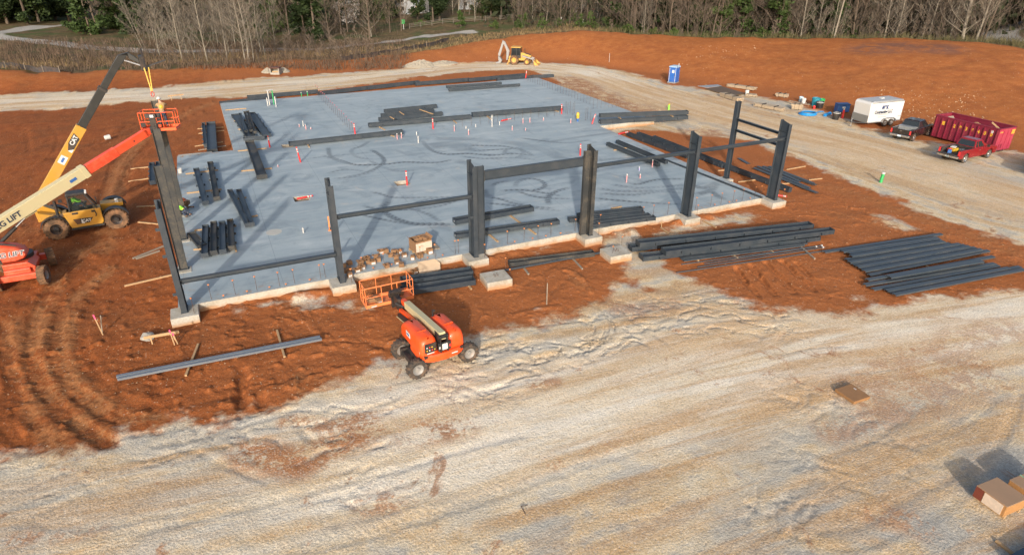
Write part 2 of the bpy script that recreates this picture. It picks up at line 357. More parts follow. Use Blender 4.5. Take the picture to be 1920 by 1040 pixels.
field = np.zeros(XF.shape)
_a = np.arctan2(XF-CAM[0], YF-CAM[1]); _rr = np.hypot(XF-CAM[0], YF-CAM[1])
_crest = np.interp(_a, _ac, _rc)
field = np.clip((_rr-_crest-1.0)/3.0+(fbm(XF*.2, YF*.2, 11)-.5)*2, -2, 2)
lane = np.full(XF.shape, -4.0)           # pale lanes in the land behind
for c, wd in (((-120, 60, 0, 68, 90, 80, 190, 91, 300, 97, 480, 97, 600, 91, 700, 82, 800, 68, 880, 60), 2.0), ((-60, 66, 0, 61, 60, 52, 140, 46), 2.0), ((1960, 40, 1900, 52, 1870, 62, 1880, 78, 1925, 76), 3.0)):
    q = pp(*c); idx, d, u, sg, L = line_d(q, 9); lane[idx] = np.maximum(lane[idx], (wd-d))
# --- ruts, tyre tracks, scraped hollows
road_c = smooth_px((-900, 1120, -420, 1060, -100, 1005, 300, 930, 700, 850, 1100, 750, 1500, 660, 1920, 590, 2300, 545, 2900, 490))
SU = XF*0.93+YF*-0.37; SV = XF*0.37+YF*0.93
idx, d, u, sg, L = line_d([P(*q) for q in road_c], 26)
SU = SU.copy(); SV = SV.copy(); SU[idx] = u; SV[idx] = sg*d+30
idx, d, u, sg, L = line_d([P(*q) for q in road_c], 9)
road = np.zeros(XF.shape); road[idx] = sstep(1.35-d/4.2)*(.25+.75*sstep((XF[idx]+1)/9))
idx, d, u, sg, L = line_d(pp(0, 193, 250, 180, 480, 163, 700, 145, 860, 128, 1000, 124, 1100, 135, 1200, 170, 1350, 215, 1600, 280, 1920, 380), 5)
road[idx] = np.maximum(road[idx], .8*sstep(1.4-d/3.6)); _k = d < 14; SU[idx[_k]] = u[_k]; SV[idx[_k]] = (sg*d)[_k]
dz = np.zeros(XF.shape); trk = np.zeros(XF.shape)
def rut(c, w, dep, tread=0.0, berm=0.35, pair=0.0):
    dep *= .44; berm *= .22; tread *= .35; w *= 1.15
    px = smooth_px(c); base = [P(*q) for q in px]
    offs = (0,) if not pair else (-pair/2, pair/2)
    for o in offs:
        q = base
        if o:
            q = []
            for i, p in enumerate(base):
                t = (base[min(i+1, len(base)-1)]-base[max(i-1, 0)]); t.z = 0; t.normalize(); q.append(p+Vector((-t.y, t.x, 0))*o)
        idx, d, u, sg, L = line_d(q, w*1.5)
        dd = d+(fbm(XF[idx]*1.7, YF[idx]*1.7, 21, 3)-.5)*w*0.7
        t = np.abs(dd)/w; end = sstep(np.minimum(u, L-u)/(1.2*w)+0.15)*(0.55+0.8*fbm(XF[idx]*.6, YF[idx]*.6, 9, 2))
        onsand = sstep((sand[idx]+.2)/.5); dk = 1-.66*onsand
        g = -dep*dk*sstep(1-(t-.35)/.55)+dk*dep*berm*np.exp(-((t-1.15)/.3)**2)
        if tread: g = g+tread*(t < .9)*(((u+np.abs(dd)*.6)/.30 % 1 < .5)-.5)
        dz[idx] += g*end; trk[idx] = np.maximum(trk[idx], np.exp(-((t-.85)/.22)**2)*np.where(sg < 0, 1, .25)*end*.8)  # trk: bared grey stone plus painted shade, stronger along one edge of the rut
for a in (((150, 470, 95, 540, 62, 610, 60, 680, 95, 750, 165, 812, 235, 842), .42, .17, .05), ((195, 500, 132, 560, 106, 630, 118, 700, 165, 752, 235, 792), .42, .15, .05),
          ((0, 600, 15, 680, 40, 760, 85, 835), .45, .18), ((255, 470, 185, 540, 152, 620, 168, 690, 225, 745, 305, 768), .38, .10, .04), ((-40, 640, -15, 720, 20, 800, 60, 850), .4, .14),
          ((412, 188, 340, 211, 270, 249, 215, 310, 190, 390), .5, .22), ((408, 203, 350, 222, 292, 262, 242, 320, 215, 405), .5, .20), ((330, 215, 250, 235, 180, 268, 60, 310, -40, 340), .5, .14),
          ((270, 240, 180, 275, 110, 295), .4, .12), ((20, 225, 50, 250, 55, 285), .3, .10), ((95, 235, 110, 260, 100, 290), .3, .08),
          ((290, 762, 400, 748, 520, 716, 640, 690, 745, 680), .22, .06, .06), ((330, 742, 440, 725, 560, 700), .22, .05, .06), ((458, 688, 457, 705, 453, 735, 450, 768), .34, .42), ((492, 738, 490, 765), .25, .28), ((225, 735, 232, 715), .3, .2), ((295, 745, 290, 715), .25, .15),
          ((330, 832, 420, 870, 500, 898), .22, .12), ((280, 838, 380, 818, 470, 793, 545, 768), .22, .10, .04), ((212, 822, 330, 803, 460, 778, 545, 752), .20, .08, .05), ((350, 820, 440, 800, 560, 765), .18, .08, .04),
          ((640, 735, 720, 722, 800, 706, 900, 690), .14, .09), ((380, 868, 450, 885, 510, 905), .2, .11), ((560, 790, 590, 830), .15, .12), ((455, 770, 450, 830, 490, 870), .2, .1), ((545, 765, 560, 800, 590, 835), .2, .12),
          ((250, 1000, 400, 965, 640, 906, 755, 877, 855, 845, 932, 826, 990, 810), .22, .12, .03), ((200, 1075, 420, 1050, 640, 1013, 748, 983, 855, 949, 948, 918, 1025, 891, 1095, 868, 1200, 835), .3, .10, .04), ((560, 945, 640, 930, 709, 921, 794, 895), .14, .09), ((600, 985, 700, 965, 790, 935), .2, .06, .03),
          ((20, 975, 150, 985, 300, 965, 380, 950), .25, .07), ((1526, 996, 1607, 984, 1665, 950, 1780, 892, 1857, 846, 1897, 786, 1915, 730), .22, .12, .03), ((1560, 1035, 1680, 1000, 1800, 930, 1890, 860), .22, .08, .03), ((1680, 830, 1760, 802, 1830, 762), .2, .10), ((1549, 857, 1665, 806, 1715, 763), .2, .09), ((1700, 840, 1800, 800, 1870, 740), .2, .08, .04),
          ((1460, 665, 1520, 652, 1590, 648), .12, .09), ((1420, 745, 1490, 750, 1560, 768), .18, .08), ((1590, 700, 1680, 690), .12, .08), ((1100, 560, 1140, 590, 1150, 620), .15, .08), ((900, 680, 960, 655, 1000, 660), .12, .12), ((880, 655, 1000, 640, 1090, 650), .12, .1), ((930, 625, 990, 660, 1040, 700), .15, .1), ((1000, 610, 1100, 600, 1200, 585, 1300, 570), .14, .11), ((1080, 640, 1200, 615, 1330, 600), .14, .1), ((1180, 570, 1260, 565, 1340, 580, 1440, 590), .14, .11), ((960, 690, 1080, 660, 1220, 640), .15, .09), ((1200, 545, 1290, 585), .14, .1), ((1240, 610, 1380, 600, 1500, 598), .14, .08),
          ((1378, 498, 1400, 530, 1425, 556), .24, .30, .05), ((1404, 492, 1430, 525, 1456, 556), .26, .34, .05), ((1432, 488, 1464, 520, 1492, 552), .24, .30, .05), ((1462, 486, 1495, 515, 1530, 548), .22, .28, .05), ((1490, 490, 1520, 520, 1545, 545), .2, .2, .05), ((1000, 516, 1012, 522), .3, -.18), ((1052, 504, 1078, 513, 1100, 532, 1108, 552), .22, -.20, .05), ((950, 592, 1000, 580, 1055, 575), .25, -.1, .06), ((525, 555, 515, 600), .15, .1), ((610, 640, 700, 640), .2, .08), ((560, 590, 620, 640), .3, -.08), ((690, 640, 740, 655), .3, .1)):
    rut(*a)
for a in (((1500, 300, 1600, 330, 1750, 380, 1900, 430), .3, .05, .03, .3, 1.8), ((1650, 300, 1780, 350, 1920, 400), .3, .05, 0, .3, 1.8), ((0, 190, 250, 178, 480, 161, 760, 138, 940, 123), .4, .05, 0, .3, 2.2), ((1100, 480, 1010, 540, 985, 600), .2, .05, .03, .3, 1.7), ((1560, 390, 1700, 430, 1900, 500), .3, .06, .04, .3, 1.9)):
    rut(*a)
sm = sstep((sand+.3)/.8)
core = sstep((60-np.hypot(XF-15, YF+8))/30)
rough_n = (fbm(XF*.5, YF*.5, 31, 3)-.5)*0.20+(fbm(XF*1.9, YF*1.9, 33, 4)-.5)*0.065*(1-.6*road)
lump = np.maximum(fbm(XF*2.4, YF*2.4, 41, 3)-.62, 0)*.5
ridge = np.abs(fbm(XF*.8+4.2*fbm(XF*.34, YF*.34, 7, 2), YF*1.6+3.8*fbm(XF*.4+9, YF*.4, 8, 2), 51, 4)-.5)
crack = -0.065*np.exp(-(ridge/.020)**2)*sm*churn*(.3+1.4*fbm(XF*.8, YF*.8, 77, 2))+.030*(np.minimum(ridge*5, 1)-.5)*sm*churn+.03*(fbm(XF*2.2, YF*2.2, 79, 3)-.5)*sm*churn
clod = (fbm(XF*4.3, YF*4.3, 71, 2)-.5)*.045
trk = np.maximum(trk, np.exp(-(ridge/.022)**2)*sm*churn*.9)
dz += (rough_n*(.5+.5*(1-sm))*(1-.35*sstep(XF/20)))*np.where(core > 0, 1, .6)+core*((lump*(1-sm)+clod*(1-.55*sm))*(1-.6*sstep(XF/20))+crack)
# clay heaped against the front of the slab, below its top
hp = np.exp(-((YF-.35)/.55)**2)*(XF > -.8)*(XF < 41)*(.03+.42*np.maximum(fbm(XF*.7, YF*.7, 81, 3)-.42, 0)*2.2); dz += hp
far = sstep((_rr-75)/25)*(1-sm); dz += far*((fbm(XF*.12, YF*.12, 91, 3)-.5)*.7+(fbm(XF*.5, YF*.5, 93, 2)-.5)*.25)*np.where(field > 0, 1.3, .7)
under = (XF > .2) & (XF < 39.6) & (YF > 1.4) & (YF < 30.2); dz = np.where(under, 0, dz)
ZF = ZF+dz
def gh(x, y):                            # height of the finished ground
    i = int(np.clip(np.searchsorted(GX, x)-1, 0, len(GX)-2)); j = int(np.clip(np.searchsorted(GY, y)-1, 0, len(GY)-2))
    tx = (x-GX[i])/(GX[i+1]-GX[i]); ty = (y-GY[j])/(GY[j+1]-GY[j]); Z = ZF.reshape(SH)
    return float((Z[j, i]*(1-tx)+Z[j, i+1]*tx)*(1-ty)+(Z[j+1, i]*(1-tx)+Z[j+1, i+1]*tx)*ty)
def G(px, py, up=0.0):
    p = P(px, py); return Vector((p.x, p.y, gh(p.x, p.y)+up))
# --- material
g = NT('site_ground', 0.92)
ps = g.pos(); sand_a = g.attr('sand'); gray_a = g.attr('gray'); red_a = g.attr('red'); road_a = g.attr('road'); field_a = g.attr('field'); lane_a = g.attr('lane')
suv = g.n('ShaderNodeCombineXYZ'); g.set(suv.inputs[0], g.mul(g.attr('su'), .10)); g.set(suv.inputs[1], g.mul(g.attr('sv'), .95))
nA = g.noise(.16, 5); nB = g.noise(.9, 6, .62); nC = g.noise(5.5, 5, .65); nD = g.noise(13, 4, .75); nS = g.noise(1.0, 6, .62, suv.outputs[0]); nE = g.noise(.42, 6, .6, dist=.6)
clay = g.ramp(g.add(g.mul(nB, .55), g.mul(nC, .45)), [(.30, (.160, .041, .0105)), (.45, (.255, .066, .0155)), (.60, (.335, .095, .0235)), (.76, (.43, .16, .05))])
clay = g.mix(g.map(nA, .35, .65, 0, .55), clay, g.ramp(nC, [(.3, (.16, .043, .012)), (.7, (.30, .096, .028))]))
clay = g.mix(g.map(g.noise(.28, 6, .65, dist=.5), .46, .66, 0, .6), clay, g.ramp(nC, [(.3, (.105, .036, .013)), (.7, (.21, .075, .026))]))
gx = g.n('ShaderNodeSeparateXYZ'); g.set(gx.inputs[0], ps); dry = g.map(g.add(gx.outputs[0], g.mul(g.sub(nE, .5), 14)), -6, 12)
clay = g.mix(g.mul(dry, .8), clay, g.ramp(g.add(g.mul(nC, .5), g.mul(nD, .5)), [(.3, (.27, .084, .027)), (.5, (.39, .128, .040)), (.7, (.48, .19, .068))]))
clay = g.mix(g.mul(g.attr('dust'), g.map(g.add(nB, g.mul(g.sub(nC, .5), .5)), .35, .6)), clay, g.ramp(nC, [(.3, (.25, .095, .032)), (.7, (.40, .185, .075))]))
clay = g.mix(g.mul(g.attr('bank'), .9), clay, g.ramp(g.add(g.mul(nB, .6), g.mul(nC, .4)), [(.3, (.27, .080, .021)), (.48, (.38, .120, .031)), (.6, (.46, .165, .046)), (.75, (.54, .25, .085))]))
clay = g.mix(g.mul(g.attr('bank'), g.map(g.add(g.mul(nE, .6), g.mul(g.noise(.13, 5, .6, dist=1.0), .4)), .50, .62, 0, .45)), clay, (.24, .070, .024))
nF = g.noise(30, 3, .7)
clay = g.mix(g.map(nD, .36, .64, 0, .38), clay, g.mix(.55, clay, (.11, .032, .012)))
clay = g.mix(g.map(nF, .40, .62, .0, .4), clay, g.mix(.4, clay, (.48, .22, .10)))
v1 = g.vor(9.0); v2 = g.vor(21.0)
peb = g.mul(g.map(v1.outputs['Distance'], .30, .22), g.map(g.n('ShaderNodeSeparateColor').outputs[0], .0, 1.0))
def pebbles(v, thr, rad):
    s3 = g.n('ShaderNodeSeparateColor'); g.set(s3.inputs[0], v.outputs['Color'])
    return g.mul(g.map(v.outputs['Distance'], rad, rad*.7), g.map(s3.outputs[0], thr, thr+.02)), s3.outputs[1]
p1, c1 = pebbles(v1, .90, .30); p2, c2 = pebbles(v2, .82, .34)
v3 = g.vor(2.2); p3, c3 = pebbles(v3, .93, .09)
stone = g.ramp(c1, [(.0, (.36, .20, .11)), (.5, (.55, .42, .30)), (1, (.62, .55, .46))])
clay = g.mix(g.mul(p1, .5), clay, stone); clay = g.mix(g.mul(p2, .4), clay, g.ramp(c2, [(.0, (.42, .24, .13)), (1, (.58, .46, .36))])); clay = g.mix(g.mul(p3, .85), clay, (.56, .42, .30))
pale = g.ramp(g.add(g.add(g.mul(nS, .34), g.mul(nB, .30)), g.mul(nE, .36)), [(.33, (.46, .26, .11)), (.42, (.66, .47, .26)), (.50, (.76, .62, .42)), (.62, (.83, .75, .59))])
gravel = g.ramp(g.add(g.mul(nD, .6), g.mul(nC, .4)), [(.32, (.20, .19, .17)), (.5, (.43, .41, .365)), (.68, (.67, .645, .58))])
gm = g.math('MAXIMUM', g.mul(gray_a, g.map(g.add(nE, g.mul(g.sub(nS, .5), .7)), .28, .56)), g.mul(g.map(g.add(g.add(nE, g.mul(g.sub(nB, .5), .6)), g.mul(g.sub(nS, .5), .8)), .49, .64), .8))
gm = g.mul(gm, g.sub(1, g.mul(road_a, .72)))
pale = g.mix(gm, pale, gravel)
pale = g.mix(g.mul(road_a, g.map(g.attr('dust'), .2, .9, .85, .35)), pale, g.ramp(g.add(g.mul(nS, .75), g.mul(nC, .25)), [(.34, (.66, .47, .27)), (.44, (.79, .66, .48)), (.53, (.84, .75, .61)), (.66, (.86, .80, .70))]))
pale = g.mix(g.mul(g.attr('dust'), g.map(g.add(g.mul(nS, .6), g.mul(nC, .4)), .38, .58, 0, .8)), pale, g.ramp(nC, [(.3, (.50, .29, .125)), (.7, (.68, .45, .24))]))
rm = g.math('MAXIMUM', g.mul(red_a, g.map(g.add(nC, g.mul(g.sub(nB, .5), 1.2)), .36, .58)), g.mul(g.map(g.noise(.55, 7, .68, dist=1.0), .60, .68), .75))
pale = g.mix(g.mul(g.map(g.noise(.55, 6, .62, suv.outputs[0], .4), .46, .62), .8), pale, g.ramp(nC, [(.3, (.46, .26, .11)), (.7, (.66, .43, .22))]))
pale = g.mix(rm, pale, g.ramp(nC, [(.3, (.30, .105, .035)), (.7, (.48, .23, .10))]))
pale = g.mix(g.mul(g.attr('trk'), g.map(nC, .3, .6, .2, .75)), pale, g.ramp(nD, [(.35, (.25, .235, .21)), (.65, (.50, .46, .40))]))  # grey stone bared in ruts and cracks, with some of their shade painted in
v4 = g.vor(11.0); p4, c4 = pebbles(v4, .55, .38); pale = g.mix(g.mul(p4, .5), pale, g.ramp(c4, [(0, (.14, .12, .11)), (.4, (.40, .36, .31)), (1, (.72, .67, .6))]))
pale = g.mix(g.map(nD, .42, .66, .0, .42), pale, g.mix(.62, pale, (.15, .11, .075)))
pale = g.mix(g.mul(g.map(nD, .50, .34), .30), pale, (.86, .78, .66))
pale = g.mix(g.mul(g.map(nF, .42, .62), g.map(road_a, 0, 1, .55, .28)), pale, g.mix(.65, pale, (.13, .11, .09)))
sm_ = g.map(g.add(sand_a, g.add(g.mul(g.sub(nC, .5), 1.1), g.mul(g.sub(nB, .5), 1.3))), -.55, .6)
base = g.mix(sm_, clay, pale)
grass = g.ramp(g.add(g.mul(nB, .5), g.mul(nC, .5)), [(.32, (.052, .046, .022)), (.48, (.115, .082, .042)), (.6, (.19, .135, .07)), (.75, (.27, .20, .11))])
grass = g.mix(g.map(nA, .48, .62), grass, g.ramp(nC, [(.3, (.04, .05, .018)), (.7, (.12, .13, .05))]))
fm = g.map(g.add(field_a, g.mul(g.sub(nC, .5), 1.5)), -.3, .3)
base = g.mix(fm, base, grass)
base = g.mix(g.map(g.add(lane_a, g.mul(g.sub(nC, .5), 1.2)), -.3, .3), base, g.ramp(nC, [(.3, (.30, .28, .25)), (.7, (.46, .43, .38))]))
base = g.mix(g.mul(g.attr('stain'), g.map(nE, .3, .6)), base, (.17, .085, .062))
g.b.inputs['Specular IOR Level'].default_value = .12
g.color(base)
b1 = g.bump(nC, g.map(sm_, 0, 1, .45, .11), .12); b2 = g.bump(nD, .5, .04, b1); b2 = g.bump(nF, .55, .02, b2); b3 = g.bump(g.mul(v4.outputs['Distance'], g.math('MAXIMUM', .25, sm_)), .45, .03, b2)
g.normal(b3)
stain = np.zeros(XF.shape)
for c, wd in (((1640, 92, 1700, 86, 1760, 91), 4.5), ((1690, 85, 1740, 89), 3)):
    idx, d, u, sg, L = line_d(pp(*c), wd*1.5); stain[idx] = np.maximum(stain[idx], .8*sstep(1.4-d/wd))
# --- faces shared out between the clay, the stone yard and the roads; one material runs on across their edges
nx, ny = len(GX), len(GY)
I = (np.arange(ny-1)[:, None]*nx+np.arange(nx-1)[None, :]).ravel()
quads = np.stack([I, I+1, I+nx+1, I+nx], 1)
cx = XF[quads].mean(1); cy = YF[quads].mean(1)
fs = sand0[quads].mean(1); ff = farroad[quads].mean(1); fl = lane[quads].mean(1); fd = field[quads].mean(1)
kind = np.zeros(len(quads), int); kind[fs > 0] = 1; kind[(ff > 0) & (ff >= fs-1e-6)] = 2; kind[(fd > 0)] = 3; kind[(fl > 0) & (fd > 0)] = 4
V = np.stack([XF, YF, ZF], 1)
dX = np.gradient(ZF.reshape(SH), GX, axis=1).ravel(); dY = np.gradient(ZF.reshape(SH), GY, axis=0).ravel()
NN = np.stack([-dX, -dY, np.ones_like(dX)], 1); NN /= np.linalg.norm(NN, axis=1)[:, None]
bank = sstep((_rr-np.interp(_a, _af, _rf)-.5)/9)*(field < 0)*1.0
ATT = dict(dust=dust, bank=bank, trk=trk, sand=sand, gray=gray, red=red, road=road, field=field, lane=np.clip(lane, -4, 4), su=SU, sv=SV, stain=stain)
for k, nm in enumerate(('ground', 'gravel_yard', 'dirt_road', 'field', 'lane')):
    q = quads[kind == k]
    if not len(q): continue
    used, inv = np.unique(q, return_inverse=True); inv = inv.reshape(q.shape)
    me = bpy.data.meshes.new(nm); me.vertices.add(len(used)); me.vertices.foreach_set('co', V[used].astype(np.float32).ravel())
    me.loops.add(q.size); me.polygons.add(len(q))
    me.loops.foreach_set('vertex_index', inv.astype(np.int32).ravel()); me.polygons.foreach_set('loop_start', (np.arange(len(q))*4).astype(np.int32))
    me.polygons.foreach_set('loop_total', np.full(len(q), 4, np.int32)); me.polygons.foreach_set('use_smooth', np.ones(len(q), bool))
    me.update(calc_edges=True); me.materials.append(g.m)
    for an, av in ATT.items():
        at = me.attributes.new(an, 'FLOAT', 'POINT'); at.data.foreach_set('value', av[used].astype(np.float32))
    me.normals_split_custom_set_from_vertices(NN[used].astype(np.float32))
    o = bpy.data.objects.new(nm, me); COL.objects.link(o); o['kind'] = 'structure'
# ================================================================== SLAB, FOOTINGS
ST = 0.1
def on(v): return round(v/ST)
RECTS = [(-.3, .8, 40.0, 30.6), (4.4, 30.6, 40.0, 52.6), (40.0, 24.6, 47.0, 52.6)]
PITS = [S(755, 343), S(566, 372), S(540, 273.5)]
sx = np.arange(on(-.3), on(47.0)+1); sy = np.arange(on(.8), on(52.6)+1); nsx, nsy = len(sx), len(sy)
fx = (sx[:-1]+.5)*ST; fy = (sy[:-1]+.5)*ST; FX, FY = np.meshgrid(fx, fy)
inside = np.zeros(FX.shape, bool)
for a, b, c, d in RECTS: inside |= (FX > a) & (FX < c) & (FY > b) & (FY < d)
for q in PITS: inside &= ~((abs(FX-q.x) < .55) & (abs(FY-q.y) < .55))
jj, ii = np.where(inside)
sq = np.stack([jj*nsx+ii, jj*nsx+ii+1, (jj+1)*nsx+ii+1, (jj+1)*nsx+ii], 1)
used, inv = np.unique(sq, return_inverse=True); inv = inv.reshape(sq.shape)
VX = (sx[used % nsx])*ST; VY = (sy[used//nsx])*ST
XF_, YF_ = XF, YF; XF, YF = VX, VY      # the same line tool, now on the slab's own vertices
tire = np.zeros(VX.shape)
def mark(c, w=.14, a=.8, pair=0.0, chev=.5):
    base = [S(*q) for q in smooth_px(c)]
    for o in ((0,) if not pair else (-pair/2, pair/2)):
        q = base
        if o:
            q = []
            for i, p in enumerate(base):
                t = (base[min(i+1, len(base)-1)]-base[max(i-1, 0)]).normalized(); q.append(p+Vector((-t.y, t.x, 0))*o)
        idx, d, u, sg, L = line_d(q, w*1.5)
        k = a*sstep(1.5-d/w)*sstep(np.minimum(u, L-u)/.8)*(.45+.9*fbm(u*.35, d*0+len(c), 5, 2))
        k = k*(1-chev*((u+d*.7)/.42 % 1 < .5))
        tire[idx] = np.maximum(tire[idx], np.minimum(k*1.25, 1))
for a in (((640, 333, 675, 327, 702, 317, 718, 306, 718, 296, 702, 284, 690, 281), .2, .7), ((696, 262, 678, 274, 661, 280, 661, 288, 675, 296, 705, 298), .2, .5), ((600, 290, 640, 301, 667, 309, 721, 308, 761, 304, 815, 305, 855, 298), .2, .7),
          ((734, 374, 719, 390, 729, 403, 753, 414, 780, 420, 828, 420, 850, 423), .24, .95), ((671, 401, 707, 409, 748, 417, 785, 420), .16, .6), ((675, 385, 707, 391, 756, 393, 801, 390, 842, 381, 869, 368), .18, .75), ((690, 359, 712, 363, 737, 370, 801, 370, 872, 368), .16, .6), ((742, 388, 769, 391, 801, 401, 830, 418), .16, .5), ((765, 392, 775, 382, 800, 374, 850, 369), .14, .5),
          ((790, 262, 807, 280, 834, 289, 877, 288, 923, 291, 963, 288, 1000, 292), .22, .7), ((874, 273, 909, 273, 950, 275, 985, 284, 1001, 294), .2, .7), ((877, 283, 923, 281, 965, 279, 990, 283), .2, .6), ((860, 292, 900, 297, 960, 296, 1010, 300), .2, .5), ((945, 290, 950, 281, 975, 278, 980, 290, 960, 297), .2, .5),
          ((966, 352, 970, 341, 990, 335, 1012, 338, 1022, 347, 1010, 355, 985, 358), .2, .7), ((910, 368, 937, 373, 963, 381, 1004, 388, 1045, 390), .18, .7), ((933, 358, 974, 356, 1017, 361, 1060, 369), .18, .7), ((905, 380, 950, 384, 1010, 391, 1060, 396), .18, .6), ((968, 357, 1000, 368, 1040, 372, 1080, 372), .16, .6), ((1030, 385, 1028, 370, 1045, 358, 1075, 350), .22, .7), ((920, 350, 935, 342, 960, 340), .2, .5), ((905, 352, 912, 366, 930, 371), .3, .5, 0, .2),
          ((1175, 343, 1197, 345, 1230, 337, 1290, 335), .18, .7), ((1110, 371, 1175, 377, 1246, 382, 1290, 383), .18, .7), ((1120, 362, 1190, 365, 1250, 356, 1300, 352), .22, .5), ((1115, 352, 1160, 358, 1230, 358, 1290, 362), .25, .45), ((1140, 345, 1200, 352, 1290, 346), .25, .4), ((1060, 310, 1130, 300, 1200, 296), .35, .35, 0, .2), ((1290, 345, 1320, 352, 1350, 340), .35, .5, 0, .2), ((1300, 365, 1330, 358, 1345, 342), .3, .5, 0, .2), ((1330, 355, 1350, 370, 1372, 376), .25, .5, 0, .2),
          ((615, 275, 621, 294, 649, 306, 690, 310), .2, .6), ((575, 297, 640, 291, 700, 285), .16, .35), ((610, 325, 650, 318, 690, 322), .16, .4), ((620, 335, 660, 332, 700, 322), .15, .4), ((973, 258, 1000, 262, 1060, 268, 1110, 262), .2, .5, 0, .2), ((1020, 268, 1100, 255, 1180, 245), .3, .35, 0, .1), ((800, 275, 850, 270, 880, 285), .9, .3, 0, .1), ((690, 300, 740, 320, 790, 318), .2, .35), ((810, 260, 900, 262, 1000, 275, 1060, 300), .6, .25, 0, .1), ((850, 300, 950, 320, 1060, 318), .5, .25, 0, .1)):
    mark(*a)
XF, YF = XF_, YF_
cm = NT('slab_concrete', .62)
n1 = cm.noise(.13, 5, .6); n2 = cm.noise(.8, 6, .62); n3 = cm.noise(14, 4); mp = cm.n('ShaderNodeMapping'); mp.inputs['Scale'].default_value = (.12, .9, 1); cm.set(mp.inputs[0], cm.pos()); n4 = cm.noise(1.0, 5, .6, mp.outputs[0])
cc = cm.ramp(cm.add(cm.add(cm.mul(n1, .35), cm.mul(n2, .35)), cm.mul(n4, .3)), [(.34, (.225, .272, .298)), (.46, (.295, .352, .378)), (.56, (.36, .415, .436)), (.68, (.49, .53, .54))])
cc = cm.mix(cm.map(n3, .3, .7, .0, .16), cc, (.14, .17, .2))
cc = cm.mix(cm.mul(cm.map(cm.noise(.45, 6, .65, dist=.8), .60, .70), .45), cc, (.47, .43, .37))
sp = cm.n('ShaderNodeSeparateXYZ'); cm.set(sp.inputs[0], cm.pos())
def joint(sock, period, off):
    f = cm.math('FRACT', cm.math('DIVIDE', cm.add(sock, off), period)); return cm.map(cm.math('ABSOLUTE', cm.sub(f, .5)), .5-.022/period, .5)
jt = cm.math('MAXIMUM', joint(sp.outputs[0], 5.0, 100), joint(sp.outputs[1], 5.1, 100))
cc = cm.mix(cm.mul(cm.map(cm.noise(.30, 7, .68, dist=1.6), .50, .66), .38), cc, (.15, .185, .21))
cc = cm.mix(cm.mul(cm.map(cm.noise(.6, 6, .6, mp.outputs[0], 1.2), .56, .68), .35), cc, (.52, .55, .55))
cc = cm.mix(cm.mul(jt, .55), cc, (.10, .12, .14))
cc = cm.mix(cm.mul(cm.attr('tire'), cm.map(n3, .25, .7, .55, 1)), cc, (.05, .06, .072))
cc = cm.mix(cm.mul(cm.attr('dirt'), cm.map(cm.noise(2.2, 6, .7), .48, .68)), cc, (.33, .21, .12))
cm.color(cc); cm.rough(cm.map(n2, .3, .7, .5, .75)); cm.normal(cm.bump(n3, .15, .01))
em = NT('formed_concrete', .85); e1 = em.noise(1.1, 5); e2 = em.noise(9, 4)
ec = em.ramp(em.add(em.mul(e1, .6), em.mul(e2, .4)), [(.33, (.27, .235, .18)), (.5, (.385, .355, .295)), (.66, (.47, .45, .41))])
ep = em.n('ShaderNodeSeparateXYZ'); em.set(ep.inputs[0], em.pos())
ec = em.mix(em.map(em.add(ep.outputs[2], em.mul(em.sub(e1, .5), .4)), -.18, -.5), ec, (.40, .22, .11))
em.color(ec); em.normal(em.bump(e2, .3, .02))
slab = thing('concrete_slab', 'wide blue-grey concrete floor slab of the new building with curved tyre marks', 'slab', (20, 26, 0))
bm = bmesh.new(); lay = bm.verts.layers.float.new('tire'); lay2 = bm.verts.layers.float.new('dirt'); bv = [bm.verts.new((x-20, y-26, 0)) for x, y in zip(VX, VY)]
for f in inv: bm.faces.new([bv[i] for i in f])
bm.edges.ensure_lookup_table()
edge_d = np.minimum(np.minimum(np.minimum(VY-.8, np.where(VY > 30, VX-4.4, VX+.3)), np.where(VY < 24.6, 40-VX, 47-VX)), 52.6-VY)
for v, t, e_ in zip(bv, tire, edge_d): v[lay] = float(t); v[lay2] = float(max(0, 1-e_/1.3))*.8
lay2 = bm.verts.layers.float.get('dirt')
bd = [e for e in bm.edges if len(e.link_faces) == 1]
r = bmesh.ops.extrude_edge_only(bm, edges=bd)
for v in [q for q in r['geom'] if isinstance(q, bmesh.types.BMVert)]: v.co.z = -.56
for f in [q for q in r['geom'] if isinstance(q, bmesh.types.BMFace)]: f.material_index = 1
me = bpy.data.meshes.new('floor'); bm.to_mesh(me); bm.free(); me.materials.append(cm.m); me.materials.append(em.m)
fl = bpy.data.objects.new('floor', me); COL.objects.link(fl); fl.parent = slab
def block(name, x0, x1, y0, y1, z0, z1, parent, o, bev=.02):
    b = MB(); b.box(((x0+x1)/2-o[0], (y0+y1)/2-o[1], (z0+z1)/2-o[2]), (x1-x0, y1-y0, z1-z0)); return b.build(name, em.m, parent, bevel=bev)
for k in range(6):
    x = 8.0*k; block('footing', x-.66, x+.64, -.42, .79, -.75, .003, slab, (20, 26, 0))
for y in (5.45, 10.15, 14.95): block('footing', -.34, .42, y-.45, y+.4, 0.002, .03, slab, (20, 26, 0), .005)
block('footing', 40.01, 40.55, 5.1, 6.1, -.75, .0, slab, (20, 26, 0)); block('curb', -.2, 2.6, 30.62, 31.0, -.5, .004, slab, (20, 26, 0))
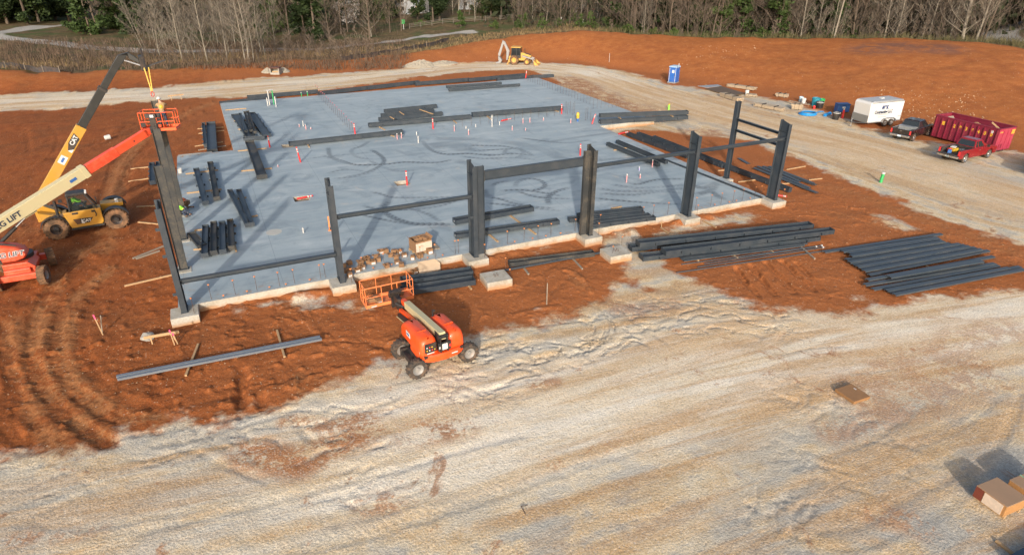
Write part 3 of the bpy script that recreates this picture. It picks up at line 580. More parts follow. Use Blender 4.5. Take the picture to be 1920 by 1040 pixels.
# --- portal columns along the front
steel = paint('primed_steel', (.034, .046, .060), .46, .1, .28, .22, (.11, .095, .078), 1.4, .06)
steel_d = paint('dusty_steel', (.032, .036, .039), .6, .1, .3, .7, (.115, .095, .07), 1.1, .06)
zinc = paint('grey_purlin', (.22, .25, .285), .42, .45, .12, .1, (.3, .25, .2), 2)
wht = paint('white_paint', (.54, .54, .53), .6, 0, .08)
HC = 5.62
def portal(x, lab, dusty=False, jamb=0, clips=()):
    t = thing('steel_column', lab, 'column', (x, 0, .003), 0, 'steel columns of the front wall')
    m = steel_d if dusty else steel
    b = MB(); D = .86; F = .27; tf = .035
    for y, zt in ((tf/2, HC), (D-tf/2, HC+.2)):
        b.prism([(-F/2, .03), (F/2, .03), (F/2, zt), (-F/2, zt)], y-tf/2, y+tf/2)
    b.build('flange', m, t)
    b = MB(); b.sweep((-.015, 0, 0), (.015, 0, 0), [(-tf, .03), (-(D-tf), .03), (-(D-tf), HC+.2), (-tf, HC)] , (0, 0, 1)); b.build('web', m, t)
    b = MB(); b.box((0, D/2, .015), (F+.06, D+.04, .026)); b.build('base_plate', steel, t)
    for sx_ in (-.09, .09):
        for sy_ in (.2, .66): b = MB(); b.cyl((sx_, sy_, .028), (sx_, sy_, .09), .022, 6); b.build('anchor_bolt', steel, t)
    for sx_ in (-.07, .07): b = MB(); b.box((sx_, D/2, HC-.55), (.10, D-2*tf-.004, .02)); b.build('stiffener', m, t)
    if clips:
        for z, sd in clips: b = MB(); b.box((sd*(F/2+.09), .05, z), (.178, .02, .16)); b.build('clip', steel, t)
    if jamb:
        b = MB(); xj = jamb*.42
        b.ibeam((xj, .30, .03), (xj, .30, HC-.08 if jamb > 0 else HC-.02), .24, .46, (jamb, 0, 0), .02, .02); b.build('jamb', m, t)
    return t
portal(0, 'grey corner column leaning out over the near left footing of the slab', clips=((4.6, -1), (3.2, -1), (1.1, -1)))
portal(8, 'front column between the left corner column and the doorway frame', clips=((3.3, -1),))
portal(16, 'left column of the doorway frame, doubled by a dark jamb', jamb=1, clips=((2.6, -1),))
portal(24, 'dusty right column of the doorway frame', dusty=True, jamb=-1, clips=((4.7, 1),))
portal(32, 'broad dark column between the doorway frame and the far right corner', clips=())
portal(40, 'broad dark corner column on the right front footing of the slab', clips=())
# --- end wall columns
def endcol(x, y, h, lab, m, z0=.03, grp='end wall columns on the left edge of the slab', D=.46, F=.24):
    t = thing('end_wall_column', lab, 'column', (x, y, z0), 0, grp)
    b = MB(); b.ibeam((0, 0, .025), (0, 0, h), F, D, (1, 0, 0), .02, .02); b.build('shaft', m, t)
    b = MB(); b.box((0, 0, .0125), (D+.1, F+.1, .024)); b.build('base_plate', steel, t)
    return t
endcol(0.02, 5.5, 6.13, 'dusty wide column at the left slab edge, nearest and shortest of three', steel_d)
endcol(0.02, 10.2, 7.03, 'dusty wide column at the left slab edge, middle one of three under the basket', steel_d)
endcol(0.02, 15.0, 7.75, 'tallest dusty column at the left slab edge, hanging from the yellow sling', steel_d)
endcol(40.25, 5.62, 6.17, 'slim dark column on the right slab edge behind the corner column', steel, .004, 'columns on the right slab edge', .3, .36)
# --- girts and header
def girt(a, b, lab, y=(.07, .07), h=.24):
    c = (Vector(a)+Vector(b))/2; t = thing('girt', lab, 'girt', c, 0, 'girts between the columns')
    a, b = Vector(a)-c, Vector(b)-c; q = MB()
    q.sweep(a, b, [(-.1, -h/2), (.02, -h/2), (.02, -h/2+.015), (-.085, -h/2+.015), (-.085, h/2-.015), (.1, h/2-.015), (.1, h/2), (-.1, h/2)]); q.build('rail', steel, t)
    d = (b-a).normalized()
    for p, s_ in ((a, 1), (b, -1)): q = MB(); q.box(p+d*s_*.08+Vector((0, 0, -h/2-.012)), (.14, .12, .02)); q.build('clip', steel, t)
    return t
def zat(px, py, x, y=0.1):               # height where a sight line passes over x on the front wall
    d = ray(px, py); t = (x-CAM[0])/d[0]; return CAM[2]+d[2]*t
girt((.15, .1, 1.72), (7.86, .1, 1.72), 'low girt between the left corner column and the next column')
girt((8.15, .1, 3.86), (15.86, .1, 3.86), 'long girt between the second column and the doorway frame')
girt((24.15, .1, 4.62), (31.86, .1, 4.62), 'girt from the doorway frame to the broad column right of it')
girt((32.15, .1, 4.62), (39.86, .1, 4.62), 'girt between the two broad columns at the right end')
girt((40.25, 5.4, 4.78), (40.1, .9, 4.78), 'upper girt joining the two right edge columns', h=.2)
girt((40.25, 5.4, 3.95), (40.1, .9, 3.95), 'lower girt joining the two right edge columns', h=.2)
t = thing('header_beam', 'deep dark header beam spanning the doorway frame', 'beam', (20.2, .3, 4.95))
b = MB(); b.ibeam((-3.52, 0, 0), (3.1, 0, 0), .2, .56, (0, 0, 1), .02, .02); b.build('beam', steel, t)
for q in (-3.535, 3.115): b = MB(); b.box((q, 0, 0), (.03, .26, .64)); b.build('end_plate', steel_d, t)
# ================================================================== STEEL LYING ABOUT
wood = paint('sawn_timber', (.40, .26, .135), .8, 0, .22, .25, (.30, .17, .09), 4, .2)
wood_g = paint('weathered_timber', (.25, .215, .17), .85, 0, .2, .3, (.30, .17, .09), 4, .2)
purl = paint('dark_purlin', (.058, .074, .09), .42, .2, .25, .3, (.14, .125, .105), 1.1)
wedge_tag = wht
def base_at(px, py, on_slab):
    if on_slab: return S(px, py, 0), 0.0
    p = P(px, py); return p, gh(p.x, p.y)
def laid(c, zb, depth, fl, label, slab_=True, clips=0, taper=None, group='steel beams lying on the slab', m=None, tagend=False):
    # an I-section on its side: web level, flanges upright; c = photo ends of its top centre line
    m = m or steel
    if slab_: g0 = 0.0
    else:
        p = P((c[0]+c[2])/2, (c[1]+c[3])/2); g0 = gh(p.x, p.y)
    z = g0+zb+fl/2
    A = S(c[0], c[1], z+fl/2); B = S(c[2], c[3], z+fl/2); A.z = B.z = z
    o = (A+B)/2; t = thing('steel_beam', label, 'beam', (o.x, o.y, g0+zb), 0, group)
    a = A-o+Vector((0, 0, fl/2)); b_ = B-o+Vector((0, 0, fl/2)); d = (b_-a).normalized(); sd = Vector((-d.y, d.x, 0))
    q = MB(); q.ibeam(a, b_, fl, depth, sd, .022, .022, taper); q.build('section', m, t)
    for e, s_, dp in ((a, -1, depth), (b_, 1, taper or depth)):
        q = MB(); q.beam(e+d*s_*.002, e+d*s_*.022, fl+.03, dp+.05, sd); q.build('end_plate', m, t)
    if tagend:
        q = MB(); q.beam(a-d*.022, a-d*.028, .1, .1, sd); q.build('paper_tag', wht, t)
    for k in range(clips):
        f = (k+.5)/clips; p = a.lerp(b_, f); dp = depth+((taper or depth)-depth)*f
        for s_ in (-1, 1):
            q = MB(); q.box(p+sd*s_*(dp/2+.06)+Vector((0, 0, -.02)), (.02, .12, .16), rz=math.atan2(d.y, d.x)); q.build('clip', m, t)
    return t
GR = 'steel beams laid out along the back edge of the slab'
for i, (c, d) in enumerate((((411.5, 190.8, 517, 180), .5), ((463.5, 179.5, 594.8, 168.5), .5), ((596, 172.5, 687, 162), .55), ((688.5, 162, 785, 151.5), .55), ((778, 154.5, 880, 146.5), .55), ((878, 147.5, 983, 138), .55), ((932, 146.5, 996, 142), .5), ((996.5, 141.5, 1037.5, 139.5), .5))):
    laid(c, .05, d, .42, 'dark beam behind the slab, %s from the left in the long back row' % ORD[i+1], False, 4, None, GR)
laid((541.6, 266.5, 754, 243.5), .1, .55, .34, 'long dark beam across the slab middle, between the red posts and the rebar row', clips=4)
for i, (c, h, tp) in enumerate((((720.8, 205.6, 817.7, 196), .1, None), ((714.8, 213.9, 812.3, 204.4), .1, None), ((710.5, 221, 828.5, 209.8), .1, None))):
    laid(c, h, .5, .34, 'dark beam in the middle pack on the slab, %s of three from the back' % ORD[i+1], clips=2)
laid((691, 231.5, 882, 215.5), .1, .6, .34, 'longest dark beam of the middle pack, in front of its three shorter ones', clips=4)
laid((885.4, 211.5, 1054, 199), .1, .55, .40, 'long dark beam on the slab just left of the upright red post and rebar cluster', clips=4)
laid((837.5, 161, 939.6, 154), .08, .4, .26, 'short dark beam near the back edge of the slab, rear one of a pair', clips=3)
laid((841.7, 167, 974, 157.3), .08, .4, .26, 'longer dark beam near the back edge of the slab, front one of a pair', clips=3)
laid((1125, 225, 1288, 216), .5, .6, .38, 'lower beam of the two stacked across the right edge of the slab', False, 4, tagend=True)
laid((1125, 213.5, 1289, 207.5), .97, .6, .36, 'upper beam of the two stacked across the right edge of the slab', False, 0)
laid((852, 410.5, 997, 386), .1, .62, .30, 'wide beam lying behind the doorway frame, farther of two', tagend=True)
laid((853.5, 437.5, 1046, 411), .1, .5, .28, 'long beam lying behind the doorway frame, nearer of two', tagend=True, clips=3)
for i, c in enumerate(((1084, 401, 1202.6, 387.8), (1067, 408, 1206, 395), (1088, 414.5, 1217, 400.5), (1090, 421, 1226.5, 404.5))):
    laid(c, .08, .42, .26, 'dark beam in the pack behind the dusty doorway column, %s of four from the back' % ORD[i+1], clips=4)
for i, c in enumerate(((1140, 266.7, 1235, 305.5), (1157.8, 262.6, 1250, 300.5))):
    laid(c, .09, .3, .3, 'slim dark beam slanting across the slab behind the long girt, %s one of two' % ('left', 'right')[i], clips=0)
GR = 'dark beams along the right edge of the slab'
for c, l in (((1178, 247.7, 1289, 289), 'nearest it, starting by the fallen red post'), ((1197, 247.7, 1305, 286), 'second from it, starting with an end plate'), ((1227, 254.5, 1352, 303), 'farthest from it, with timber blocks on top'), ((1311, 289, 1356, 307), 'short piece just left of the slim edge column'), ((1352, 303.5, 1482, 352), 'long piece running behind the right corner column')):
    laid(c, .06, .34, .36, 'dark beam along the right slab edge, '+l, False, 5, None, GR)
t = laid((1251, 299.5, 1428, 369), .003, .16, .1, 'thin dark steel strip lying on the slab along its right edge')
GR = 'dark steel pieces on the left part of the slab'
laid((440.8, 213.8, 470, 255.4), .1, .8, .22, 'broad plate beam at the bottom of the back left pack, left one', clips=5, group=GR, tagend=True)
laid((471, 211, 500, 252), .1, .8, .22, 'broad plate beam at the bottom of the back left pack, right one', clips=5, group=GR)
for i, (c, m) in enumerate((((450, 212, 460.8, 244), steel), ((459, 209, 470, 242.6), steel_d), ((464.5, 208, 478, 246), steel_d))):
    laid(c, .45, .25, .22, 'slim beam on top of the back left pack, %s of three from the left' % ORD[i+1], m=m, group=GR, tagend=i < 2)
laid((457, 258, 496, 256), .1, .5, .2, 'short crosswise beam at the foot of the back left pack', group=GR)
laid((467.7, 264, 490.8, 327.7), .12, .75, .3, 'broad dusty plate beam on timbers, pointing from the back left pack to the camera', m=steel_d, group=GR, tagend=True)
for i, c in enumerate(((367.7, 315.4, 384.6, 377), (393.8, 303, 406, 369))):
    laid(c, .12, .42, .25, 'dusty short beam beside the long leaning columns, %s one of two' % ('left', 'right')[i], m=(steel, steel_d)[i], clips=3, group=GR)
for i, c in enumerate(((430.8, 355, 464.6, 418), (447.7, 355, 471, 417))):
    laid(c, .1, .34, .25, 'dark beam meeting its twin in a narrow V, %s arm' % ('left', 'right')[i], group=GR, tagend=False)
for i, c in enumerate(((384.6, 421.5, 383, 475), (400, 415, 400, 470), (416, 415, 417, 467.7), (430.8, 410.8, 433.8, 461))):
    laid(c, .12, .36, .26, 'short beam in the front left pack of four, %s from the left' % ORD[i+1], clips=3, m=steel_d if i in (1, 3) else steel, group=GR)
laid((358.5, 435.4, 378.5, 458.5), .1, .5, .2, 'short dusty beam tilted against the front left pack', m=steel_d, group=GR)
GR = 'dark beams on the clay left of the slab'
laid((395, 228.5, 397.5, 280), .15, .85, .45, 'tall stacked plate beam on timbers in the clay notch left of the slab', False, 0, None, GR, tagend=True)
laid((381, 230, 385, 270), .15, .3, .35, 'slim clipped beam against the plate beam in the clay notch', False, 5, None, GR)
for i, c in enumerate(((284.4, 304.6, 285.4, 339), (296.9, 302.7, 294, 337))):
    laid(c, .15, .4, .3, 'short clipped beam behind the leaning columns on the clay, %s one' % ('left', 'right')[i], False, 4, None, GR)
GR = 'big beams lying in front of the slab'
laid((752, 522, 884, 503.5), .08, .62, .32, 'wide blue-grey beam behind the empty orange basket, rear one', False, 0, None, GR)
laid((752, 541, 888, 520), .08, .66, .32, 'wide blue-grey beam behind the empty orange basket, front one with chalk marks', False, 0, None, GR)
laid((954.6, 490, 1112, 470.5), .1, .45, .28, 'single trough-like beam on the clay between the two loose footings', False, 0, None, GR, m=steel_d)
laid((1196.7, 451.7, 1520.4, 417.8), .40, .62, .30, 'big plate beam of the right front stack, rear upper one', False, 6, None, GR)
laid((1182.4, 460.5, 1450, 431), .05, .58, .30, 'big plate beam of the right front stack, rear lower one', False, 0, .4, GR)
laid((1245, 467, 1560, 428.2), .40, .66, .30, 'big plate beam of the right front stack, front upper one', False, 6, .5, GR)
laid((1203, 477.5, 1535, 442), .05, .66, .30, 'big plate beam of the right front stack, front lower one', False, 6, .4, GR)
t = thing('steel_pipe', 'single slim steel pipe on two timbers between the loose footings', 'pipe', G(1036, 494, .1)); A, B = G(946, 511, .1), G(1126, 477.5, .1); o = t.location
b = MB(); b.cyl(A-o+Vector((0, 0, .05)), B-o+Vector((0, 0, .05)), .07, 12); b.build('tube', steel, t)
b = MB(); b.cyl(A-o+Vector((0, 0, .05)), A-o+Vector((-.02, 0, .05)), .05, 12); b.build('bore', paint('bore_shade', (.012, .012, .013), .7), t)  # black disc stands in for the shade inside the pipe's open end
def purlin(c, zb, w, h, label, group, m, slab_=False):
    g0 = 0 if slab_ else gh(*P((c[0]+c[2])/2, (c[1]+c[3])/2)[:2])
    A = S(c[0], c[1], g0+zb+h); B = S(c[2], c[3], g0+zb+h); o = (A+B)/2; o.z = g0+zb; A.z = B.z = g0+zb
    b = MB(); b.sweep(A-o, B-o, [(-w/2, 0), (-w/2+.012, 0), (-w/2+.012, h-.012), (w/2-.012, h-.012), (w/2-.012, 0), (w/2, 0), (w/2, h), (-w/2, h)])
    ob = b.build('purlin', m, loc=o); tag(ob, label, 'purlin', group); return ob
GR = 'channel purlins in the big spread pile'
def zz(s, ox, oy): return lambda c: (ox+c[0]/s, oy+c[1]/s, ox+c[2]/s, oy+c[3]/s)
z5 = zz(4.333, 1500, 380)
PL = [(195, 395, 1150, 250), (345, 392, 1120, 280), (400, 408, 1140, 292), (415, 428, 1170, 310), (375, 458, 1215, 326), (400, 478, 1300, 330), (425, 497, 1340, 340), (465, 516, 1380, 350), (490, 532, 1425, 360), (520, 550, 1475, 374), (560, 582, 1532, 384), (545, 622, 1572, 432), (720, 596, 1475, 466), (525, 662, 1585, 490), (590, 698, 1615, 505), (700, 708, 1700, 525), (720, 722, 1790, 516), (765, 742, 1822, 536)]
for i, c in enumerate(PL):
    purlin(z5(c), .10+.06*(i % 2)+(.2 if i == 12 else 0), .27 if i != 12 else .42, .09, 'dark channel purlin in the big spread pile, %s from the back' % ORD[i+1], GR, purl)
z4 = zz(3.84, 1060, 360)
for i, c in enumerate(((830, 472, 1700, 372), (835, 481, 1740, 366), (850, 490, 1720, 380), (860, 463, 1690, 360))):
    purlin(z4(c), .1, .16, .07, 'slim dark purlin in front of the right front beam stack, %s of four' % ORD[i+1], 'slim purlins before the beam stack', purl)
for i, c in enumerate(((835, 528, 1840, 392), (950, 545, 1850, 405), (800, 586, 1850, 432), (1000, 520, 1800, 400))):
    c = z4(c); A, B = G(c[0], c[1], .06), G(c[2], c[3], .06); o = (A+B)/2; b = MB(); b.cyl(A-o, B-o, .035, 6)
    for e, s_ in ((B-o, 1),): pass
    t = thing('steel_rod', 'thin steel rod on the clay beside the purlin pile, %s of four' % ORD[i+1], 'rod', o, 0, 'thin rods before the beam stack'); b.build('rod', purl, t)
    b = MB(); b.cyl(B-o, B-o+Vector((.09, 0, 0)), .06, 6); b.build('paper_tag', wht, t)
for i, c in enumerate(((1414, 314, 1511, 352), (1421, 311, 1519, 352), (1431, 311, 1530, 346), (1442, 311, 1526, 343), (1497, 347, 1533, 361), (1452, 318, 1500, 340))):
    purlin(c, .1+.05*(i % 2), .24, .09, 'dark purlin in the bundle right of the corner column, %s of six' % ORD[i+1], 'purlins right of the corner column', purl)
purlin((1385.3, 296, 1404, 307), .03, .3, .06, 'short single purlin offcut on the clay between the two right columns', 'purlins right of the corner column', purl)
for i, c in enumerate(((218, 704, 600, 629.5), (220, 708.5, 603, 633.5))):
    purlin(c, .13, .15, .1, 'long pale grey channel on two timbers left of the lift, %s one of a pair' % ('rear', 'front')[i], 'pale channels on the clay', zinc)
# ------------------------------------------------------------------ loose timbers
def timber(c, label, on=False, z=0.0, w=.1, h=.09, m=None, grp='loose timbers and bearers'):
    if on: A, B = S(c[0], c[1], z+h/2), S(c[2], c[3], z+h/2); A.z = B.z = z+h/2
    else: A, B = G(c[0], c[1], z+h/2), G(c[2], c[3], z+h/2)
    o = (A+B)/2; b = MB(); b.beam(A-o, B-o, w, h)
    tag(b.build('timber', m or wood, loc=o, bevel=.006, seg=1), label, 'timber', grp)
for c, l, m in (((233.8, 537.7, 323, 517.7), 'long pale plank on the clay beside the near left footing', 0), ((250, 487, 307.7, 462.7), 'thin pale stick on the clay pointing at the leaning corner column, upper of two', 1), ((256, 487.5, 300, 472), 'thin pale stick on the clay pointing at the leaning corner column, lower of two', 1), ((259.6, 417.7, 299, 422), 'pale timber left of the corner column top, by the yellow machine', 0), ((256.5, 388.5, 291, 387), 'pale timber on the clay left of the leaning columns, below the two purlin bearers', 0), ((240, 338.5, 279, 335), 'bearer under the short clipped beams on the clay, nearer one', 0), ((245, 317, 280, 314.6), 'bearer under the short clipped beams on the clay, farther one', 0),
                ((370.8, 243, 419, 239), 'bearer under the plate beam in the clay notch, farthest of four', 0), ((372, 251, 420, 246), 'bearer under the plate beam in the clay notch, second farthest of four', 0), ((365.4, 275, 418.5, 268.5), 'bearer under the plate beam in the clay notch, second nearest of four', 0), ((372, 283, 424, 274.6), 'bearer under the plate beam in the clay notch, nearest of four', 1),
                ((372.5, 647, 349, 706), 'pale bearer under the left half of the pale channels', 0), ((519.8, 621, 534, 671.7), 'pale bearer under the right half of the pale channels', 0), ((977, 496, 991, 515), 'grey bearer under the left end of the slim steel pipe', 1), ((1071, 482, 1092, 505), 'grey bearer under the right end of the slim steel pipe', 1),
                ((1286.6, 476, 1310, 490), 'pale bearer under the slim purlins, left one', 0), ((1366, 473, 1383, 485), 'pale bearer under the slim purlins, second from the left', 0), ((1439, 465.5, 1449, 474.6), 'pale bearer under the slim purlins, third from the left', 0), ((1492, 456, 1527.4, 486), 'long pale bearer with white tags under the rod ends', 1), ((1317.8, 416, 1342.6, 428), 'pale stick on the clay right of the broad column footing', 0), ((1239, 428, 1254, 438), 'short pale stick leaning on the clay before the rear plate beam', 0),
                ((1346, 321, 1392, 318.7), 'pale bearer right of the slim edge column base', 0), ((1384, 342.5, 1430, 337), 'pale bearer between the slim edge column and the corner column', 0), ((1462, 347, 1484, 344), 'pale bearer just right of the corner column', 0), ((1516.7, 338.5, 1541, 335.7), 'pale bearer sticking out at the right of the purlin bundle', 0), ((1475, 319, 1510, 312), 'thin pale stick behind the purlin bundle', 0), ((876, 534, 884, 543), 'short timber block under the right end of the wide beams', 0),
                ((1700, 478, 1745, 505), 'bearer half hidden inside the spread purlin pile', 0), ((1830, 490, 1860, 505), 'bearer at the right end of the spread purlin pile', 0), ((1866, 1015, 1899, 1040), 'pale stick on the gravel at the bottom right corner', 0)):
    timber(c, l, m=(wood, wood_g)[m])
for c, l in (((348, 326, 409, 318.5), 'bearer under the two dusty short beams, farther one'), ((350.8, 362, 415.4, 354.8), 'bearer under the two dusty short beams, nearer one'), ((446, 283, 500, 278), 'bearer under the far end of the broad dusty plate beam'), ((452, 320.6, 510, 315.4), 'bearer under the near end of the broad dusty plate beam'), ((443, 373, 462, 370), 'bearer under the beams that meet in a V, farther one'), ((455, 408.6, 483, 404), 'bearer under the beams that meet in a V, nearer one'), ((364.6, 431.7, 443, 423), 'bearer under the front left pack of four, farther one'), ((363, 467.7, 436, 461), 'bearer under the front left pack of four, nearer one'),
             ((438.5, 227, 487, 223.5), 'bearer across the back left pack, farther one'), ((446, 242.5, 495, 238), 'bearer across the back left pack, nearer one'), ((576.5, 270, 580, 276), 'block under the left end of the long middle beam'), ((729, 252, 739, 256), 'block under the right end of the long middle beam'), ((711, 238, 722, 243.5), 'block under the left end of the longest beam of the middle pack'), ((850, 225.8, 856, 231), 'block under the right end of the longest beam of the middle pack'), ((911, 216, 920, 223), 'block under the left end of the beam beside the red post'), ((1035, 205, 1047, 209.5), 'block under the right end of the beam beside the red post'),
             ((956, 403.6, 1005, 438.7), 'long timber slanting between the two beams behind the doorway'), ((914, 437, 933.6, 452.8), 'short timber in front of the beams behind the doorway'), ((1146, 391, 1165.5, 387), 'pale block on the slab behind the dusty doorway column pack'), ((1151, 281.6, 1181, 276), 'bearer under the slim slanting beams, farther one'), ((1193, 297.8, 1219, 293.8), 'bearer under the slim slanting beams, nearer one'), ((440, 458.5, 443, 470.8), 'orange-brown stick beside the front left pack'), ((422, 206.5, 462, 203.5), 'long pale plank lying near the back left corner of the slab')):
    timber(c, l, True, 0.004)
for i, c in enumerate(((749, 209.6, 757, 215), (787, 205.6, 812, 214), (731.5, 219, 738, 223))): timber(c, 'block tucked between beams of the middle pack, %s of three' % ('second', 'right', 'left')[i] if i else 'block tucked between beams of the middle pack, middle of three', True, .42)
for i, c in enumerate(((1158, 219, 1164, 222.5), (1252, 214, 1262, 218.5))): timber(c, 'spacer block between the two stacked right edge beams, %s one' % ('left', 'right')[i], True, .38)
# ------------------------------------------------------------------ rebar
rust = paint('rusty_rebar', (.09, .055, .04), .85, 0, .25); capm = paint('orange_plastic', (.72, .24, .07), .5, 0, .12, .3, (.5, .3, .15)); pinkm = paint('pink_plastic', (.72, .16, .20), .5)
def dowel(x, y, z, h, lab, grp, cap=True, r=.012, m=None):
    t = thing('rebar_dowel', lab, 'rebar', (x, y, z), 0, grp)
    b = MB(); b.cyl((0, 0, 0), (random.uniform(-.02, .02), random.uniform(-.02, .02), h), r, 5); b.build('bar', rust, t)
    if cap: b = MB(); b.lathe([(.02, h-.03), (.026, h), (.06, h+.012), (.06, h+.03), (.02, h+.045)], (0, 0, 0), n=8); b.build('cap', m or capm, t)
BAYN = ['right of the left corner column', 'right of the second column', 'inside the doorway frame', 'right of the dusty doorway column', 'left of the right corner column']
for k in range(5):
    n = 0
    for dx, y, h in ((1.35, .95, .85), (2.0, .9, .1), (2.6, .95, .85), (3.1, .9, .1), (3.6, .95, .85), (4.3, .9, .1), (4.75, .95, .85), (5.2, .9, .1), (5.65, .95, .85), (6.3, .9, .1), (6.95, .95, .85), (7.35, .95, .85)):
        if k and random.random() < .12: continue
        n += 1; dowel(8*k+dx+random.uniform(-.12, .12), y+.08, 0, h, 'orange-capped dowel %s, %s along the slab edge' % (BAYN[k], ORD[n]), 'orange-capped rebar along the front edge of the slab')
for k in range(6): dowel(8*k+.45, -.2, .0, .85, 'orange-capped rebar dowel on the footing of the %s front column' % ORD[k+1], 'orange-capped rebar along the front edge of the slab')
for k, (px, py) in enumerate(((948, 510), (1165, 468), (956, 532), (1148, 487))):
    p = G(px, py); dowel(p.x, p.y, p.z, .9, 'orange-capped rebar rising by the loose footings, %s of four' % ORD[k+1], 'orange-capped rebar by the loose footings')
def barrow(c, n, h, lab, cap=None):
    for i in range(n):
        f = i/(n-1); p = S(c[0]+(c[2]-c[0])*f, c[1]+(c[3]-c[1])*f, 0)
        A = S(c[0], c[1], 0); B = S(c[2], c[3], 0); p = A.lerp(B, f); dowel(p.x, p.y, 0, h+random.uniform(-.1, .1), '%s, %s of %d' % (lab, ORD[i+1], n), lab.split(',')[0]+'s', cap is not None, .014, cap)
barrow((594, 178, 661, 249), 18, 1.1, 'red-tipped upright rebar in the left slab row counted from the back', pinkm)
barrow((990, 152, 1106, 196), 24, 1.25, 'bare upright rebar near the back right slab edge counted from the back')
barrow((1112, 205, 1156, 201), 7, 1.2, 'bare upright rebar in the short row ending the right row')
barrow((850, 240, 1040, 217), 13, 1.0, 'bare upright rebar before the middle beams counted from the left')
for i, (px, py) in enumerate(((1061, 213), (1064, 215), (1069, 212), (1074, 216), (1077, 213), (1098, 226), (1101, 224), (1107, 227))):
    p = S(px, py, 0); dowel(p.x, p.y, 0, 1.35, 'bare upright rebar in the cluster beside the yellow can, %s of eight' % ORD[i+1], 'bare rebar cluster by the yellow can', False, .014)
# ------------------------------------------------------------------ posts and pipe stubs
redp = paint('red_plastic', (.62, .03, .035), .45, 0, .1, .2); whp = paint('white_pvc', (.48, .47, .45), .45, 0, .06, .25, (.5, .42, .33)); pnk = paint('pink_pvc', (.58, .27, .27), .5, 0, .1); grn = paint('green_pvc', (.03, .34, .10), .45, 0, .12); yel = paint('yellow_paint', (.55, .36, .03), .45, 0, .1, .2); bluep = paint('blue_plastic', (.025, .12, .36), .4, 0, .12, .15)
def marker(b_, t_, lab, h=1.05, on=True):
    # red delineator post with two white bands; b_ foot pixel, t_ tip pixel when it leans or lies
    p = S(b_[0], b_[1], 0) if on else G(*b_)
    t = thing('marker_post', lab, 'post', p, 0, 'red and white marker posts')
    if t_ is None: d = Vector((random.uniform(-.03, .03), random.uniform(-.03, .03), 1)).normalized()
    elif isinstance(t_, Vector): d = t_.normalized()
    else:
        q = S(t_[0], t_[1], .08) if on else G(t_[0], t_[1], .08); d = (q-p-Vector((0, 0, .06))); h = d.length; d = d/h; t.location = p+Vector((0, 0, .07))
    b = MB(); b.lathe([(.075, 0), (.065, h*.6), (.06, h), (.05, h+.02)], (0, 0, 0), d, 10); b.build('tube', redp, t)
    for f in (.66, .82): b = MB(); b.lathe([(.068, h*f), (.066, h*(f+.10))], (0, 0, 0), d, 10); b.build('white_band', whp, t)
marker((506, 276), None, 'red and white post beside the floor pit, behind the broad dusty plate beam'); marker((563.5, 304), Vector((-.12, 0, 1)), 'leaning red and white post left of the long middle beam', 1.35); marker((666, 251), None, 'red and white post at the near end of the red-tipped rebar row'); marker((812, 241.5), None, 'red and white post in front of the middle beam pack')
marker((763.5, 347), None, 'red and white post standing in the floor pit by the long girt', 1.15); marker((557, 374.5), (586, 367), 'red and white post lying over the floor pit left of the girt'); marker((940, 228), (958, 222.5), 'red and white post lying on the slab by the white upright pipe'); marker((1053, 213.6), None, 'red and white post at the right end of the long beam'); marker((1110, 232.5), Vector((.35, .1, .8)), 'tilted red and white post beside the stacked right edge beams')
marker((1160, 252.5), (1178, 247.5), 'red and white post lying by the start of the right edge beams'); marker((1088, 291.5), None, 'red and white post half hidden behind the header beam'); marker((985.5, 147), Vector((.15, 0, 1)), 'red and white post at the back edge of the slab'); marker((1458, 368), (1474, 370), 'red and white post lying behind the right corner column', on=False)
def stub(px, py, ty, m, lab, r=.055, mt=None):
    p = S(px, py, 0); d = ray(px, ty); q0 = math.hypot(p.x-CAM[0], p.y-CAM[1]); h = max(.12, CAM[2]+d[2]/math.hypot(d[0], d[1])*q0)
    t = thing('pipe_stub', lab, 'pipe', p, 0, 'pipe stubs standing out of the slab')
    b = MB(); b.cyl((0, 0, 0), (0, 0, h), r, 10); b.build('pipe', m, t)
    b = MB(); b.lathe([(r+.008, h*.82), (r+.01, h), (r*.6, h+.02)], (0, 0, 0), n=10); b.build('end_cap', mt or whp, t)
